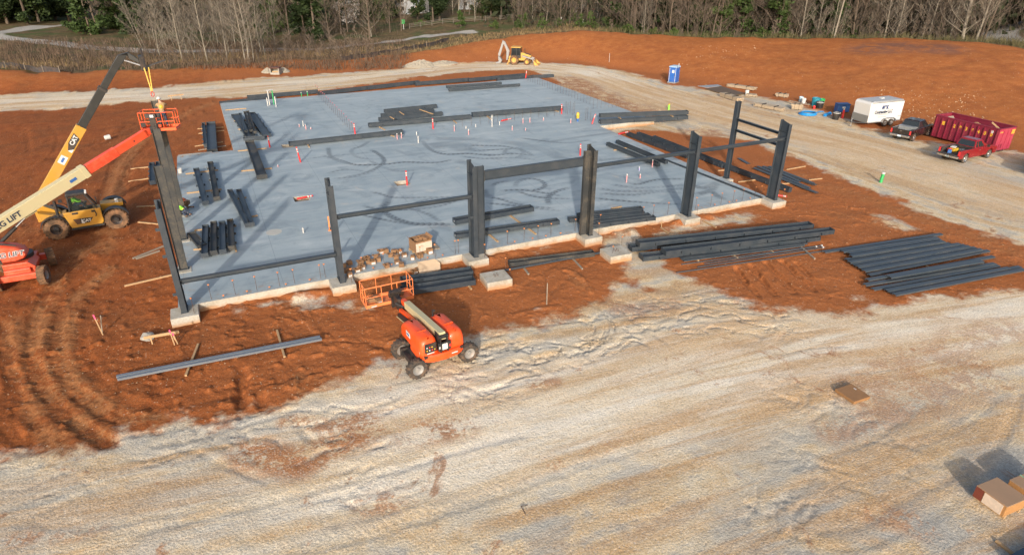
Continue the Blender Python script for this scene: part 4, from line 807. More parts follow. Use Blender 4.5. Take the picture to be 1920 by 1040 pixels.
for i, (px, py, ty, m, l) in enumerate(((561.5, 237.8, 233, pnk, 'short pinkish stub left in the group of four behind the long middle beam'), (569, 237, 226.8, whp, 'tall white stub in the group of four behind the long middle beam'), (573.8, 243, 233, pnk, 'nearest pink stub in the group of four behind the long middle beam'), (583, 242.5, 239, pnk, 'lowest stub in the group of four behind the long middle beam'), (521.5, 313, 309, pnk, 'tiny pink stub near the broad dusty plate beam'), (569, 436.3, 427, whp, 'white stub left of the second column'),
        (633, 428.6, 414.5, whp, 'white stub with blue cap right of the second column'), (745, 261.6, 250.5, pnk, 'left pink stub at the right end of the long middle beam'), (753, 259.4, 248.7, pnk, 'right pink stub at the right end of the long middle beam'), (781.4, 254, 247, whp, 'short white stub beyond the long middle beam'), (784.6, 268.3, 255.4, whp, 'tall white stub beyond the long middle beam'), (852, 246, 235, pnk, 'pink stub right of the post before the middle pack'), (873.7, 241.4, 236.5, whp, 'small white stub under the longest pack beam'), (878.8, 252.7, 242, pnk, 'tall pink stub nearest the camera in the middle row'),
        (892, 238.7, 233.3, whp, 'grey capped white stub in the middle row'), (922.7, 238, 216, whp, 'tallest thin white pipe in front of the long right beam'), (936.7, 234.7, 228.5, whp, 'white stub below the lying red post'), (960.4, 244, 236, pnk, 'pink stub right of the lying red post'), (980.6, 231, 221.7, pnk, 'left one of two pink stubs before the long right beam'), (993.5, 229.8, 220.4, pnk, 'right one of two pink stubs before the long right beam'), (1018.8, 225.8, 220.4, pnk, 'fat pink stub near the right end of the long right beam'), (985.5, 244.6, 239.8, pnk, 'tiny pink stub in the open middle of the slab'),
        (1070, 230.8, 223, pnk, 'pink stub left of the yellow can'), (1222.8, 312.7, 299, pnk, 'pink stub under the slim slanting beams'), (1198.4, 320, 312.7, paint('violet_pvc', (.36, .33, .55), .5), 'violet stub right of the doorway frame'), (1200, 334, 326, pnk, 'pink stub below the violet stub'), (1174.6, 342, 326, pnk, 'leaning pink stub right of the dusty doorway column'), (565.6, 181.7, 173, grn, 'left green stub at the back edge of the slab'), (577, 180.6, 171, grn, 'right green stub at the back edge of the slab'))):
    stub(px, py, ty, m, l, .045 if m is not whp else .05, bluep if 'blue cap' in l else None)
for i, (px, py, h) in enumerate(((618.5, 432, 1.0), (637.5, 477, .9))):
    p = S(px, py, 0); b = MB(); b.box((0, 0, h/2), (.09, .04, h)); b.box((0, 0, .02), (.2, .2, .04)); tag(b.build('marker_stake', capm, loc=p), 'orange wooden marker stake close to the second column, %s one' % ('farther', 'nearer')[i], 'stake', 'marker stakes at the second column')
t = thing('plumbing_riser', 'white pipe riser frame with one green leg at the back left of the slab', 'pipes', S(510, 198, 0)); o = t.location
for px, py, h, m in ((502.5, 199, .95, whp), (506, 198, 1.7, whp), (514, 196, 1.7, grn), (518, 200.5, 1.2, whp)):
    p = S(px, py, 0)-o; b = MB(); b.cyl(p, p+Vector((0, 0, h)), .06, 8); b.build('riser', m, t)
p, q = S(506, 198, 0)-o, S(514, 196, 0)-o; b = MB(); b.cyl(p+Vector((-.1, 0, 1.72)), q+Vector((.1, 0, 1.72)), .06, 8); b.build('crossbar', whp, t)
t = thing('spray_can_stand', 'yellow and blue can standing beside the bare rebar cluster', 'can', S(1083, 228, 0)); b = MB(); b.lathe([(.1, .0), (.1, .35)], (0, 0, 0), n=10); b.build('lower_half', bluep, t); b = MB(); b.lathe([(.16, .35), (.18, .75), (.13, .95), (.05, 1.0)], (0, 0, 0), n=10); b.build('upper_half', yel, t)
for q, l in ((PITS[0], 'under the upright post by the long girt'), (PITS[1], 'under the lying red post left of the girt'), (PITS[2], 'by the post behind the broad dusty plate beam')):
    b = MB(); b.add([(-.55, -.55, 0), (.55, -.55, 0), (.55, .55, 0), (-.55, .55, 0), (0, 0, .12)], [(0, 1, 4), (1, 2, 4), (2, 3, 4), (3, 0, 4)])
    tag(b.build('pit_fill', paint('pit_soil', (.26, .18, .11), .95, 0, .3, 0, DUST, 6, .5), loc=(q.x, q.y, -.3)), 'loose soil in the square floor pit '+l, 'soil', 'square floor pits')
b = MB(); b.lathe([(.5, 0), (.5, .006), (0, .008)], (0, 0, 0), n=24); tag(b.build('floor_patch', paint('patch_cement', (.42, .41, .37), .8, 0, .15), loc=S(513.8, 435, .002)), 'round pale cement patch on the slab left of the second column', 'patch')
b = MB(); b.lathe([(.16, 0), (.17, .34), (.15, .36), (.14, .3), (0, .3)], (0, 0, 0), n=14); tag(b.build('bucket', whp, loc=S(338.5, 324, 0)), 'small white bucket at the left slab edge behind the leaning columns', 'bucket')
b = MB(); b.lathe([(.15, 0), (.22, .06), (.24, .5), (.20, .56), (.12, .56)], (-.25, 0, .24), (1, .25, .1), 14); tag(b.build('white_tub', whp, loc=G(202, 262)), 'white tub lying on its side on the clay between the two booms', 'tub')
# ------------------------------------------------------------------ loose footings, cartons, boards
for px, py, l in ((930, 531, 'square white concrete footing behind the lift, left of the slim pipe'), (1154, 483, 'square white concrete footing at the right end of the slim pipe')):
    p = G(px, py); t = thing('loose_footing', l, 'footing', (p.x, p.y, p.z), R(-3), 'loose square footings before the slab')
    b = MB(); b.box((0, 0, .16), (1.5, 1.35, .62)); b.build('block', em.m, t, bevel=.02)
    for sx_ in (-.09, .09):
        for sy_ in (-.09, .09): b = MB(); b.cyl((sx_, sy_, .46), (sx_, sy_, .62), .016, 6); b.build('anchor_bolt', rust, t)
card = paint('cardboard', (.25, .135, .065), .85, 0, .15, .1, (.25, .14, .07), 5); card_i = paint('cardboard_inside', (.24, .125, .06), .9)
film = paint('stretch_film', (.62, .50, .40), .18, 0, .25, 0, DUST, 6, .4, coat=.6)
def carton(p, s, rz, lab, open_, lbl):
    t = thing('carton', lab, 'box', p, rz, 'small cardboard cartons along the front edge of the slab'); w, d, h = s
    b = MB()
    if open_:
        e = .012
        for q in (((0, -d/2+e/2, h/2), (w, e, h)), ((0, d/2-e/2, h/2), (w, e, h)), ((-w/2+e/2, 0, h/2), (e, d-2*e, h)), ((w/2-e/2, 0, h/2), (e, d-2*e, h)), ((0, 0, h*.6), (w-2*e, d-2*e, .01))): b.box(*q)
    else: b.box((0, 0, h/2), (w, d, h))
    b.build('box', card, t)
    if open_:
        for s_ in (-1, 1): b = MB(); b.box((s_*(w/2+.05), 0, h+.01), (.11, d*.95, .008), rot=Matrix.Rotation(s_*.5, 3, 'Y')); b.build('flap', card, t)
    if lbl: b = MB(); b.box((0, -d/2-.003, h*.35), (w*.75, .004, h*.5)); b.build('paper_label', wht, t)
z6 = lambda x, y: (620+x/8.727, 420+y/8.727)
for i, (x, y, op, lb) in enumerate(((225, 700, 0, 0), (310, 660, 0, 0), (230, 790, 0, 0), (300, 770, 0, 0), (312, 855, 0, 1), (440, 770, 1, 1), (515, 735, 1, 1), (492, 650, 1, 0), (535, 600, 0, 0), (602, 585, 1, 0), (632, 640, 1, 0), (692, 645, 1, 1), (745, 565, 1, 0), (790, 605, 0, 0), (830, 475, 1, 1), (903, 465, 0, 0), (985, 530, 1, 0), (1037, 475, 0, 0), (1130, 475, 1, 1), (1205, 530, 0, 1), (1075, 580, 1, 0), (1092, 640, 0, 1), (1160, 690, 0, 0), (920, 705, 1, 0), (1345, 575, 0, 1), (1462, 545, 1, 0))):
    p = S(*z6(x, y), 0); lab = 'small carton on the slab edge, %s of the scatter right of the second column' % ORD[i+1]
    carton(p, (random.uniform(.24, .32), random.uniform(.24, .3), random.uniform(.18, .26)), random.uniform(-.5, .5), lab, op, lb)
for i, (x, y) in enumerate(((1378, 800), (1405, 745))): carton(G(*z6(x, y)), (.32, .28, .2), .2, 'cardboard carton on the clay right of the basket, %s of two' % ('lower', 'upper')[i], i == 0, 1)
p = S(789, 470, 0); t = thing('pallet_carton', 'big open cardboard bin wrapped in film on a pallet on the slab', 'bin', p, R(10))
b = MB()
for q in range(5): b.box((-.5+q*.25, 0, .12), (.12, 1.05, .025))
for q in (-.45, 0, .45): b.box((0, q, .055), (1.15, .09, .1))
b.build('pallet', wood, t)
b = MB(); e = .03; W_, D_, H_ = 1.06, .92, .70
for q in (((0, -D_/2, .14+H_/2), (W_, e, H_)), ((0, D_/2, .14+H_/2), (W_, e, H_)), ((-W_/2+e/2, 0, .14+H_/2), (e, D_-e-.002, H_)), ((W_/2-e/2, 0, .14+H_/2), (e, D_-e-.002, H_)), ((0, 0, .62), (W_-.08, D_-.08, .02))): b.box(*q)
b.build('bin', card, t)
b = MB(); b.box((0, -D_/2-.022, .46), (W_+.02, .008, .56)); b.build('stretch_film', film, t)
for s_ in (-1, 1): b = MB(); b.box((s_*(W_/2+.07), 0, .14+H_+.05), (.2, D_*.9, .012), rot=Matrix.Rotation(-s_*.9, 3, 'Y')); b.build('flap', card, t)
for i, (x, y) in enumerate(((-.25, .1), (.0, .15), (.32, .2), (.38, -.05))): carton(p+Vector((x, y, .64)), (.28, .26, .22), .2*i, 'small carton lying inside the big cardboard bin, %s from its left' % ORD[i+1], i == 1, 0)
carton(S(*z6(1622, 480), 0), (.34, .3, .34), .1, 'taped carton standing against the right front corner of the big bin', 0, 1)
b = MB(); b.box((0, 0, .03), (.55, 1.0, .06)); b.box((0, 0, .075), (.5, .1, .03)); tag(b.build('scrap_pallet', wood_g, loc=S(812, 462, 0), ), 'grey scrap pallet board right of the big cardboard bin', 'pallet')
p = G(806, 508, .06); b = MB(); b.add([(-.75, -.3, .0), (.55, -.35, .0), (.68, .05, .25), (.45, .38, .42), (-.62, .38, .42), (-.75, -.3, .03), (.55, -.35, .03), (.68, .05, .28), (.45, .38, .45), (-.62, .38, .45)], [(4, 3, 2, 1, 0), (5, 6, 7, 8, 9), (0, 1, 6, 5), (1, 2, 7, 6), (2, 3, 8, 7), (3, 4, 9, 8), (4, 0, 5, 9)])
tag(b.build('plywood_board', paint('plywood', (.52, .38, .25), .8, 0, .1), loc=p), 'cut plywood board propped against the slab edge behind the wide beams', 'board')
# ================================================================== MACHINES AND VEHICLES
orange = paint('lift_orange', (.80, .078, .010), .42, 0, .1, .22, (.45, .16, .07), 2.5, coat=.12); orange_d = paint('faded_red_orange', (.62, .062, .022), .45, 0, .14, .35, (.5, .22, .12), 2, coat=.12)
cream = paint('boom_cream', (.50, .44, .26), .45, 0, .08, .25, (.45, .33, .2), 2); black = paint('black_metal', (.018, .019, .021), .5, .1, .25, .25, (.2, .12, .07), 3)
rubber = paint('tyre_rubber', (.035, .033, .031), .85, 0, .25, .55, (.24, .14, .08), 5, .4); rubber_m = paint('muddy_tyre', (.10, .06, .035), .92, 0, .3, .95, (.30, .155, .075), 3, .5); rimw = paint('rim_grey', (.25, .245, .235), .5, .1, .1, .3); rimb = paint('rim_black', (.02, .02, .021), .5, .2, .2, .3)
caty = paint('loader_yellow', (.47, .235, .022), .45, 0, .1, .35, (.36, .2, .09), 1.6, coat=.1); dirty_y = paint('dirty_yellow', (.55, .32, .06), .6, 0, .15, .6, (.42, .22, .12), 1.5); chrome = paint('bright_metal', (.62, .62, .62), .22, .9, .08); greym = paint('grey_metal', (.28, .29, .30), .45, .4, .15, .2)
glass_m = NT('cab_glass', .08); glass_m.color((.02, .024, .026)); glass_m.b.inputs['Specular IOR Level'].default_value = .8; glass_m = glass_m.m
def see_glass():
    m = NT('clear_cab_glass', .05); n = m.t.nodes; tr = n.new('ShaderNodeBsdfTransparent'); tr.inputs[0].default_value = (.72, .78, .76, 1)
    mx = n.new('ShaderNodeMixShader'); mx.inputs[0].default_value = .28; m.color((.05, .06, .06))
    m.t.links.new(tr.outputs[0], mx.inputs[1]); m.t.links.new(m.b.outputs[0], mx.inputs[2]); m.t.links.new(mx.outputs[0], n['Material Output'].inputs[0]); return m.m
clear = see_glass()
ink = paint('dark_lettering', (.02, .03, .06), .6); yel_l = paint('yellow_lettering', (.70, .42, .03), .6, 0, .1, .3, (.4, .1, .1))
def wheel(par, c, r, w, ax, tm=None, rm=None, rr=.55, tread=0):
    ax = Vector(ax).normalized(); c = Vector(c); b = MB(); h = w/2
    b.lathe([(0, -h*.55), (r*rr*.55, -h*.55), (r*rr, -h*.8), (r*rr, h*.8), (r*rr*.72, h*.45), (r*rr*.4, h*.35), (r*rr*.36, h*.72), (r*.12, h*.76), (0, h*.76)], c, ax, 20)
    q = b.build('wheel', rm or rimw, par, smooth=True)
    b = MB(); b.lathe([(r*rr, -h*.82), (r*.72, -h), (r*.93, -h*.92), (r, -h*.62), (r, h*.62), (r*.93, h*.92), (r*.72, h), (r*rr, h*.82), (r*rr*.97, 0), (r*rr, -h*.82)], c, ax, 28, False)
    if tread:
        sd = ax.cross(Vector((0, 0, 1))).normalized(); u = sd.cross(ax)
        for k in range(tread):
            for s_ in (-1, 1):
                a = 2*math.pi*(k+.25*s_)/tread; d = sd*math.cos(a)+u*math.sin(a); tg = -sd*math.sin(a)+u*math.cos(a)
                b.beam(c+d*(r*1.0)+ax*s_*h*.08-tg*.0, c+d*(r*.985)+ax*s_*h*.92+tg*r*.16, r*.11, r*.09, d)
    b.build('tyre', tm or rubber, q, smooth=True); return q
def rail(b, pts, r=.024, n=6):
    for p, q in zip(pts[:-1], pts[1:]): b.cyl(p, q, r, n)
def hood(x0, x1, y0, y1, z0, z1, tilt=.0):
    # a soft-cornered engine cover: stacked rings, narrower towards the top
    rings = []
    for f, ins in ((0, .0), (.55, .0), (.78, .05), (.93, .14), (1.0, .30)):
        z = z0+(z1-z0)*f; r = .16+.12*f; a0, a1, c0, c1 = x0+ins*.7, x1-ins*.7, y0+ins*.8, y1-ins*1.2; ring = []
        for (cx_, cy_, st) in ((a1-r, c1-r, 0), (a0+r, c1-r, 90), (a0+r, c0+r, 180), (a1-r, c0+r, 270)):
            for k in range(5): t = R(st+22.5*k); ring.append(Vector((cx_+r*math.cos(t), cy_+r*math.sin(t), z-tilt*max(0, f-.4)*max(0, (cy_-y0)/(y1-y0)-.45))))
        rings.append(ring)
    b = MB(); b.loft(rings); return b
def basket(par, o, rz, wid, dep, hgt, m):
    # o: floor centre; returns the floor part that carries the rest
    Rm = Matrix.Rotation(rz, 3, 'Z'); f = lambda x, y, z: o+Rm@Vector((x, y, z)); X, Y = wid/2, dep/2
    b = MB(); b.box(o+Vector((0, 0, .02)), (wid-.06, dep-.06, .03), rot=Rm)
    for p, q in (((-X, -Y), (X, -Y)), ((X, -Y), (X, Y)), ((X, Y), (-X, Y)), ((-X, Y), (-X, -Y))): b.beam(f(*p, .09), f(*q, .09), .035, .17)
    fl_ = b.build('platform', m, par)
    for z in (.58, hgt):
        b = MB(); c = [f(-X, -Y, z), f(X, -Y, z), f(X, Y, z), f(-X, Y, z), f(-X, -Y, z)]; rail(b, c); b.build('rail', m, fl_)
    for x, y in ((-X, -Y), (X, -Y), (X, Y), (-X, Y), (-X*.33, -Y), (X*.33, -Y), (-X*.33, Y), (X*.33, Y), (X, 0), (-X, 0)):
        b = MB(); rail(b, [f(x, y, .1), f(x, y, hgt)], .022); b.build('stanchion', m, fl_)
    return fl_, f
# ------------------------------------------------------------------ the orange lift in front
def lift_front():
    t = thing('boom_lift', 'bright orange boom lift on the edge of the pale stone, basket lowered behind it', 'boom lift', (10.45, -8.45, gh(10.45, -8.45)+.02), R(6))
    # undercarriage runs along local x
    b = MB(); b.box((0, 0, .62), (2.3, .95, .32)); b.build('chassis', black, t, bevel=.03)
    for sx_ in (-1, 1):
        b = MB(); b.box((sx_*1.25, 0, .48), (.26, 1.5, .24)); b.build('axle', black, t, bevel=.02)
        for sy_ in (-1, 1):
            b = MB(); b.box((sx_*1.25, sy_*.62, .48), (.34, .2, .42)); b.build('wheel_hub', black, t, bevel=.03)
            wheel(t, (sx_*1.28, sy_*.92, .47), .47, .38, (0, sy_, 0), rubber, rimw, .56, 16)
    b = MB(); b.lathe([(.62, 0), (.62, .14)], (0, 0, .78), n=28); b.build('slew_ring', black, t)
    b = MB(); b.box((0, .0, .98), (1.9, 2.2, .12)); b.build('turntable', black, t)
    # counterweight: a bowed rim round the tail
    out = [Vector((-1.08, .2)), Vector((-1.1, -.6)), Vector((-1.0, -1.0)), Vector((-.6, -1.2)), Vector((0, -1.26)), Vector((.6, -1.2)), Vector((1.0, -1.0)), Vector((1.1, -.6)), Vector((1.08, .2))]
    rings = [[Vector((p.x*k, p.y*k if p.y < 0 else p.y, z)) for p in out] for z, k in ((.66, .93), (.74, 1.0), (1.0, 1.0), (1.06, .96))]
    b = MB(); b.loft(rings); b.build('counterweight', orange, t, smooth=True)
    b = hood(-1.09, -.24, -1.02, 1.35, 1.06, 1.86, .5); hl = b.build('engine_cover', orange, t, smooth=True)
    b = hood(.26, 1.07, -1.02, 1.25, 1.06, 1.84, .5); hr = b.build('engine_cover', orange, t, smooth=True)
    for hh, x in ((hl, -.67), (hr, .66)):
        for y in (-.2, .35):
            b = MB(); b.box((x, y, 1.845-max(0, y+.1)*.22), (.46, .10, .05)); b.build('raised_rib', orange, hh, bevel=.02)
    b = MB(); b.box((-.62, -1.035, 1.40), (.56, .05, .46)); cp = b.build('control_panel', black, t, bevel=.015)
    for i in range(7):
        b = MB(); b.box((-.8+.12*(i % 4), -1.067, 1.30+.15*(i//4)), (.06, .012, .06), rz=0); b.build('sticker', (yel, wht, redp)[i % 3], cp)
    b = MB(); b.box((-.62, -1.03, 1.12), (.34, .012, .05)); b.build('sticker', wht, t)
    b = MB(); b.box((-1.0, -.93, 1.15), (.22, .02, .16), rz=R(-40)); b.build('sticker', wht, t)
    b = MB(); b.box((-1.096, .35, 1.5), (.012, .42, .26)); s_ = b.build('white_decal', wht, t); b = MB(); b.box((-1.106, .35, 1.5), (.008, .3, .08)); b.build('blue_mark', bluep, s_)
    b = MB(); b.box((.45, -1.215, .92), (.3, .03, .05)); b.build('sticker', wht, t)
    for s_ in (-1, 1): b = MB(); b.box((s_*.17, -.86, 1.47), (.05, .62, .86)); b.build('boom_bracket', black, t, bevel=.02)
    b = MB(); b.box((0, -1.14, 1.36), (.6, .12, .40)); p = b.build('lamp_bar', black, t, bevel=.02)
    b = MB(); b.box((0, -1.206, 1.37), (.26, .012, .30)); b.build('white_sign', wht, p)
    for s_ in (-1, 1): b = MB(); b.box((s_*.25, -1.206, 1.36), (.07, .012, .12)); b.build('lamp', (whp, redp)[s_ > 0], p)
    b = MB(); b.cyl((.42, .95, 1.5), (.42, .95, 2.0), .05, 10); b.cyl((.42, .95, 2.0), (.44, .80, 2.06), .05, 10); b.build('exhaust', black, t)
    # boom
    A, B = Vector((0, -1.0, 1.80)), Vector((0, 3.1, 1.40)); d = (B-A).normalized()
    b = MB(); b.beam(A, B, .30, .36); bo = b.build('boom', cream, t, bevel=.015)
    b = MB(); b.cyl(A+Vector((-.24, .0, -.02)), A+Vector((.24, .0, -.02)), .1, 14); b.build('pivot_pin', black, bo)
    b = MB(); b.beam(B-d*.02, B+d*.5, .22, .26); b.build('inner_boom', orange, bo)
    J0, J1 = Vector((-.27, 1.35, 1.30)), Vector((-.27, 3.35, 1.02)); b = MB(); b.beam(J0, J1, .17, .20); b.build('jib', orange, t, bevel=.01)
    b = MB(); b.beam(J0+Vector((-.19, -.05, -.07)), J1+Vector((-.19, -.25, -.07)), .14, .16); b.build('cable_carrier', black, t)
    for dz_, dx_ in ((-.16, -.30), (-.17, -.12)): b = MB(); b.cyl(J0+Vector((dx_, -.05, dz_)), J1+Vector((dx_, -.2, dz_)), .02, 6); b.build('guide_rail', cream, t)
    b = MB(); b.box((-.22, 1.28, 1.32), (.5, .16, .3)); b.build('jib_knuckle', black, t, bevel=.02)
    b = MB(); b.box((-.12, 3.62, 1.05), (.34, .5, .34)); b.box((-.12, 4.12, 1.15), (.22, .5, .6)); b.cyl((-.12, 3.8, .85), (-.12, 3.8, 1.45), .13, 12); b.build('platform_rotator', black, t)
    for k in range(3): b = MB(); b.tube([(-.2+.05*k, 3.3, 1.2), (-.42, 3.6, 1.25+.06*k), (-.3, 3.95, 1.0), (-.15, 4.2, .9)], .016, 6); b.build('hose', black, t)
    fl_, f = basket(t, Vector((-.28, 5.12, .80)), R(-4), 2.5, 1.0, 1.13, paint('basket_orange', (.72, .20, .06), .5, 0, .12, .3, (.5, .25, .14)))
    b = MB(); b.box((-.12, 4.42, 1.46), (.62, .22, .38), rot=Matrix.Rotation(.4, 3, 'X')); c_ = b.build('control_box', black, fl_, bevel=.02); b = MB(); b.box((-.06, 4.29, 1.28), (.2, .012, .26)); b.build('white_sign', wht, c_); b = MB(); b.box((0, 4.32, 1.54), (.32, .012, .06), rot=Matrix.Rotation(.4, 3, 'X')); b.build('sticker', wht, c_)
    b = MB(); b.box((-.12, 4.48, 1.03), (.36, .14, .75)); b.build('mounting_post', black, fl_)
    for (x, s_) in ((-1.0, .34), (-.45, .3), (.9, .28)): b = MB(); b.box((x, -.55, .0), (.02, .02, .12))
    for x in (-1.15, 1.0): b = MB(); b.box((-.28+x*.8, 4.585, .90), (.3, .012, .06)); b.build('sticker', wht, fl_)
    return t, f
LF, _bf = lift_front()
_M = Matrix.Translation(LF.location)@Matrix.Rotation(R(6), 4, 'Z')
for i, (x, y) in enumerate(((-.85, .1), (-.5, -.2), (-.62, .2), (.55, .05), (.8, .2))):
    p = _M@(_bf(x, y, .04)); carton(p, (.34, .28, .2), .3*i, 'carton of bolts lying in the lowered orange basket, %s from its left' % ORD[i+1], 0, i == 1)
# ------------------------------------------------------------------ the long red lift at the left edge
def lift_left():
    t = thing('boom_lift', 'faded red-orange boom lift at the left frame edge, cream and red boom raised', 'boom lift', (-8.3, 9.2, gh(-7.5, 9.2)), 0)
    b = MB(); b.box((0, .1, .78), (1.25, 2.6, .52)); b.prism([(-.65, .62), (.75, .62), (.85, 1.0), (.55, 1.32), (-.65, 1.32)], -1.0, .4); b.build('chassis', orange_d, t, bevel=.04)
    for y in (-1.25, 1.4):
        b = MB(); b.box((0, y, .62), (1.9, .34, .34)); b.build('axle', orange_d, t, bevel=.03)
        for s_ in (-1, 1): wheel(t, (s_*1.12, y, .52), .52, .42, (s_*1, -.12 if y < 0 else .25, 0), rubber_m, rimw, .5, 18)
    b = MB(); b.lathe([(.7, 0), (.7, .2)], (0, .1, 1.3), n=24); b.build('slew_ring', black, t)
    b = MB(); b.box((-.7, .1, 1.56), (1.8, 1.9, .14)); b.build('turntable', black, t)
    # engine cover towards the camera, rounded nose to the right
    def cover(y0, y1, nm):
        prof = [(-2.3, 1.5), (.1, 1.5), (.55, 1.62), (.72, 1.85), (.62, 2.12), (.25, 2.36), (-.3, 2.52), (-.9, 2.6), (-2.3, 2.62)]
        if y0 > 0: prof = [(min(x, -.9+.2*x), z-.15) for x, z in prof]
        rings = []
        for f, k in ((0, .80), (.08, .93), (.25, 1), (.75, 1), (.92, .93), (1, .80)):
            y = y0+(y1-y0)*f; rings.append([Vector((x*(.5+.5*k) if x > 0 else x, y, 1.98+(z-1.98)*k)) for x, z in prof])
        b = MB(); b.loft(rings); return b.build(nm, orange_d, t, smooth=True)
    h = cover(-1.25, -.35, 'engine_cover'); cover(.45, 1.25, 'engine_cover')
    b = MB(); b.tube([(-2.3, -1.0, 2.63), (-.9, -1.0, 2.63), (-.25, -1.0, 2.54), (.3, -1.0, 2.36)], .05, 6); b.build('edge_trim', black, h)
    b = MB(); b.box((-.55, -1.25, 1.66), (.1, .05, .22)); b.build('latch', black, h); b = MB(); b.box((-.6, -.95, 2.6), (.14, .14, .12)); b.build('cap', black, h)
    for body, m_, off, bd in (('JLG LIFT', wht, .004, .02), ('JLG LIFT', ink, .008, 0)):
        text(body, .38, m_, h, plane_M((-.10, -1.262-off, 1.98), (1, 0, .03), (0, 0, 1)), extrude=.003, sx=1.05, bold=bd+.004, shear=.15)
    # boom, seen as three telescoping lengths
    o = Vector(t.location); A = Vector((-10.2, 8.05, 2.28))-o; B = Vector((-.55, 12.9, 6.40))-o; d = (B-A).normalized(); at = lambda f: A.lerp(B, f)
    b = MB(); b.beam(at(0), at(.625), .50, .66); b1 = b.build('boom', cream, t, bevel=.02)
    b = MB(); b.beam(at(.60), at(.626)+d*.002, .53, .70); b.build('wear_collar', cream, b1, bevel=.01)
    b = MB(); b.beam(at(.62), at(.80), .40, .54); b2 = b.build('middle_boom', orange_d, b1, bevel=.015)
    red2 = paint('boom_red', (.72, .075, .025), .4, 0, .1, .15, coat=.3)
    b = MB(); b.beam(at(.795), at(.985), .34, .46); b3 = b.build('tip_boom', red2, b2, bevel=.015); b = MB(); b.beam(at(.97), at(1.0)+d*.1, .34, .5, h1=.3); b.build('boom_nose', orange_d, b3, bevel=.02)
    a_, sd, up = MB().frame(A, B)
    def decal(f, txt, sz, m_, dz_=0): text(txt, sz, m_, b1, plane_M(at(f)+sd*.262+up*dz_, d, up), extrude=.003, bold=.012, shear=.1)
    decal(.205, 'JLG LIFT', .42, ink); b = MB(); c = at(.545)+sd*.262; b.beam(c-d*.2, c+d*.2, .012, .16, up); b.build('blue_decal', bluep, b1)
    b = MB(); b.cyl(at(.9)+sd*.17, at(.9)+sd*.18, .05, 10); b.build('pin', black, b3)
    c0 = Vector((-.9, -.45, 2.1)); c1 = at(.30)-up*.36; b = MB(); b.cyl(c0, c0.lerp(c1, .62), .10, 12); k = b.build('lift_cylinder', black, t); b = MB(); b.cyl(c0.lerp(c1, .6), c1, .055, 10); b.build('cylinder_rod', chrome, k)
    b = MB(); b.beam(at(.27)-up*.30, at(.33)-up*.30, .3, .3); b.build('cylinder_bracket', cream, b1, bevel=.02)
    c = Vector((.12, 13.25, 6.32))-o; b = MB(); b.box(c+Vector((-.35, -.35, .12)), (.5, .4, .36)); b.cyl(c+Vector((-.2, -.5, -.1)), c+Vector((-.2, -.5, .5)), .12, 12); b.build('platform_rotator', black, t, bevel=.03)
    fl_, f = basket(t, c+Vector((.0, .15, 0)), R(-14), 2.0, 1.0, 1.13, paint('basket_red_orange', (.80, .11, .025), .45, 0, .1, .15))
    b = MB(); b.box(c+Vector((-.38, -.42, .98)), (.62, .28, .24), rz=R(-14)); q = b.build('control_box', black, fl_, bevel=.02); b = MB(); b.box(c+Vector((-.34, -.575, .98)), (.2, .02, .16), rz=R(-14)); b.build('white_sign', wht, q); b = MB(); b.box(c+Vector((-.34, -.42, .5)), (.34, .16, .7)); b.build('mounting_post', black, fl_); b = MB(); b.box(c+Vector((-.95, .05, .42)), (.3, .3, .3)); b.build('tool_box', black, fl_)
    return t, c+Vector((.1, .15, 0))+o
LL, BK = lift_left()
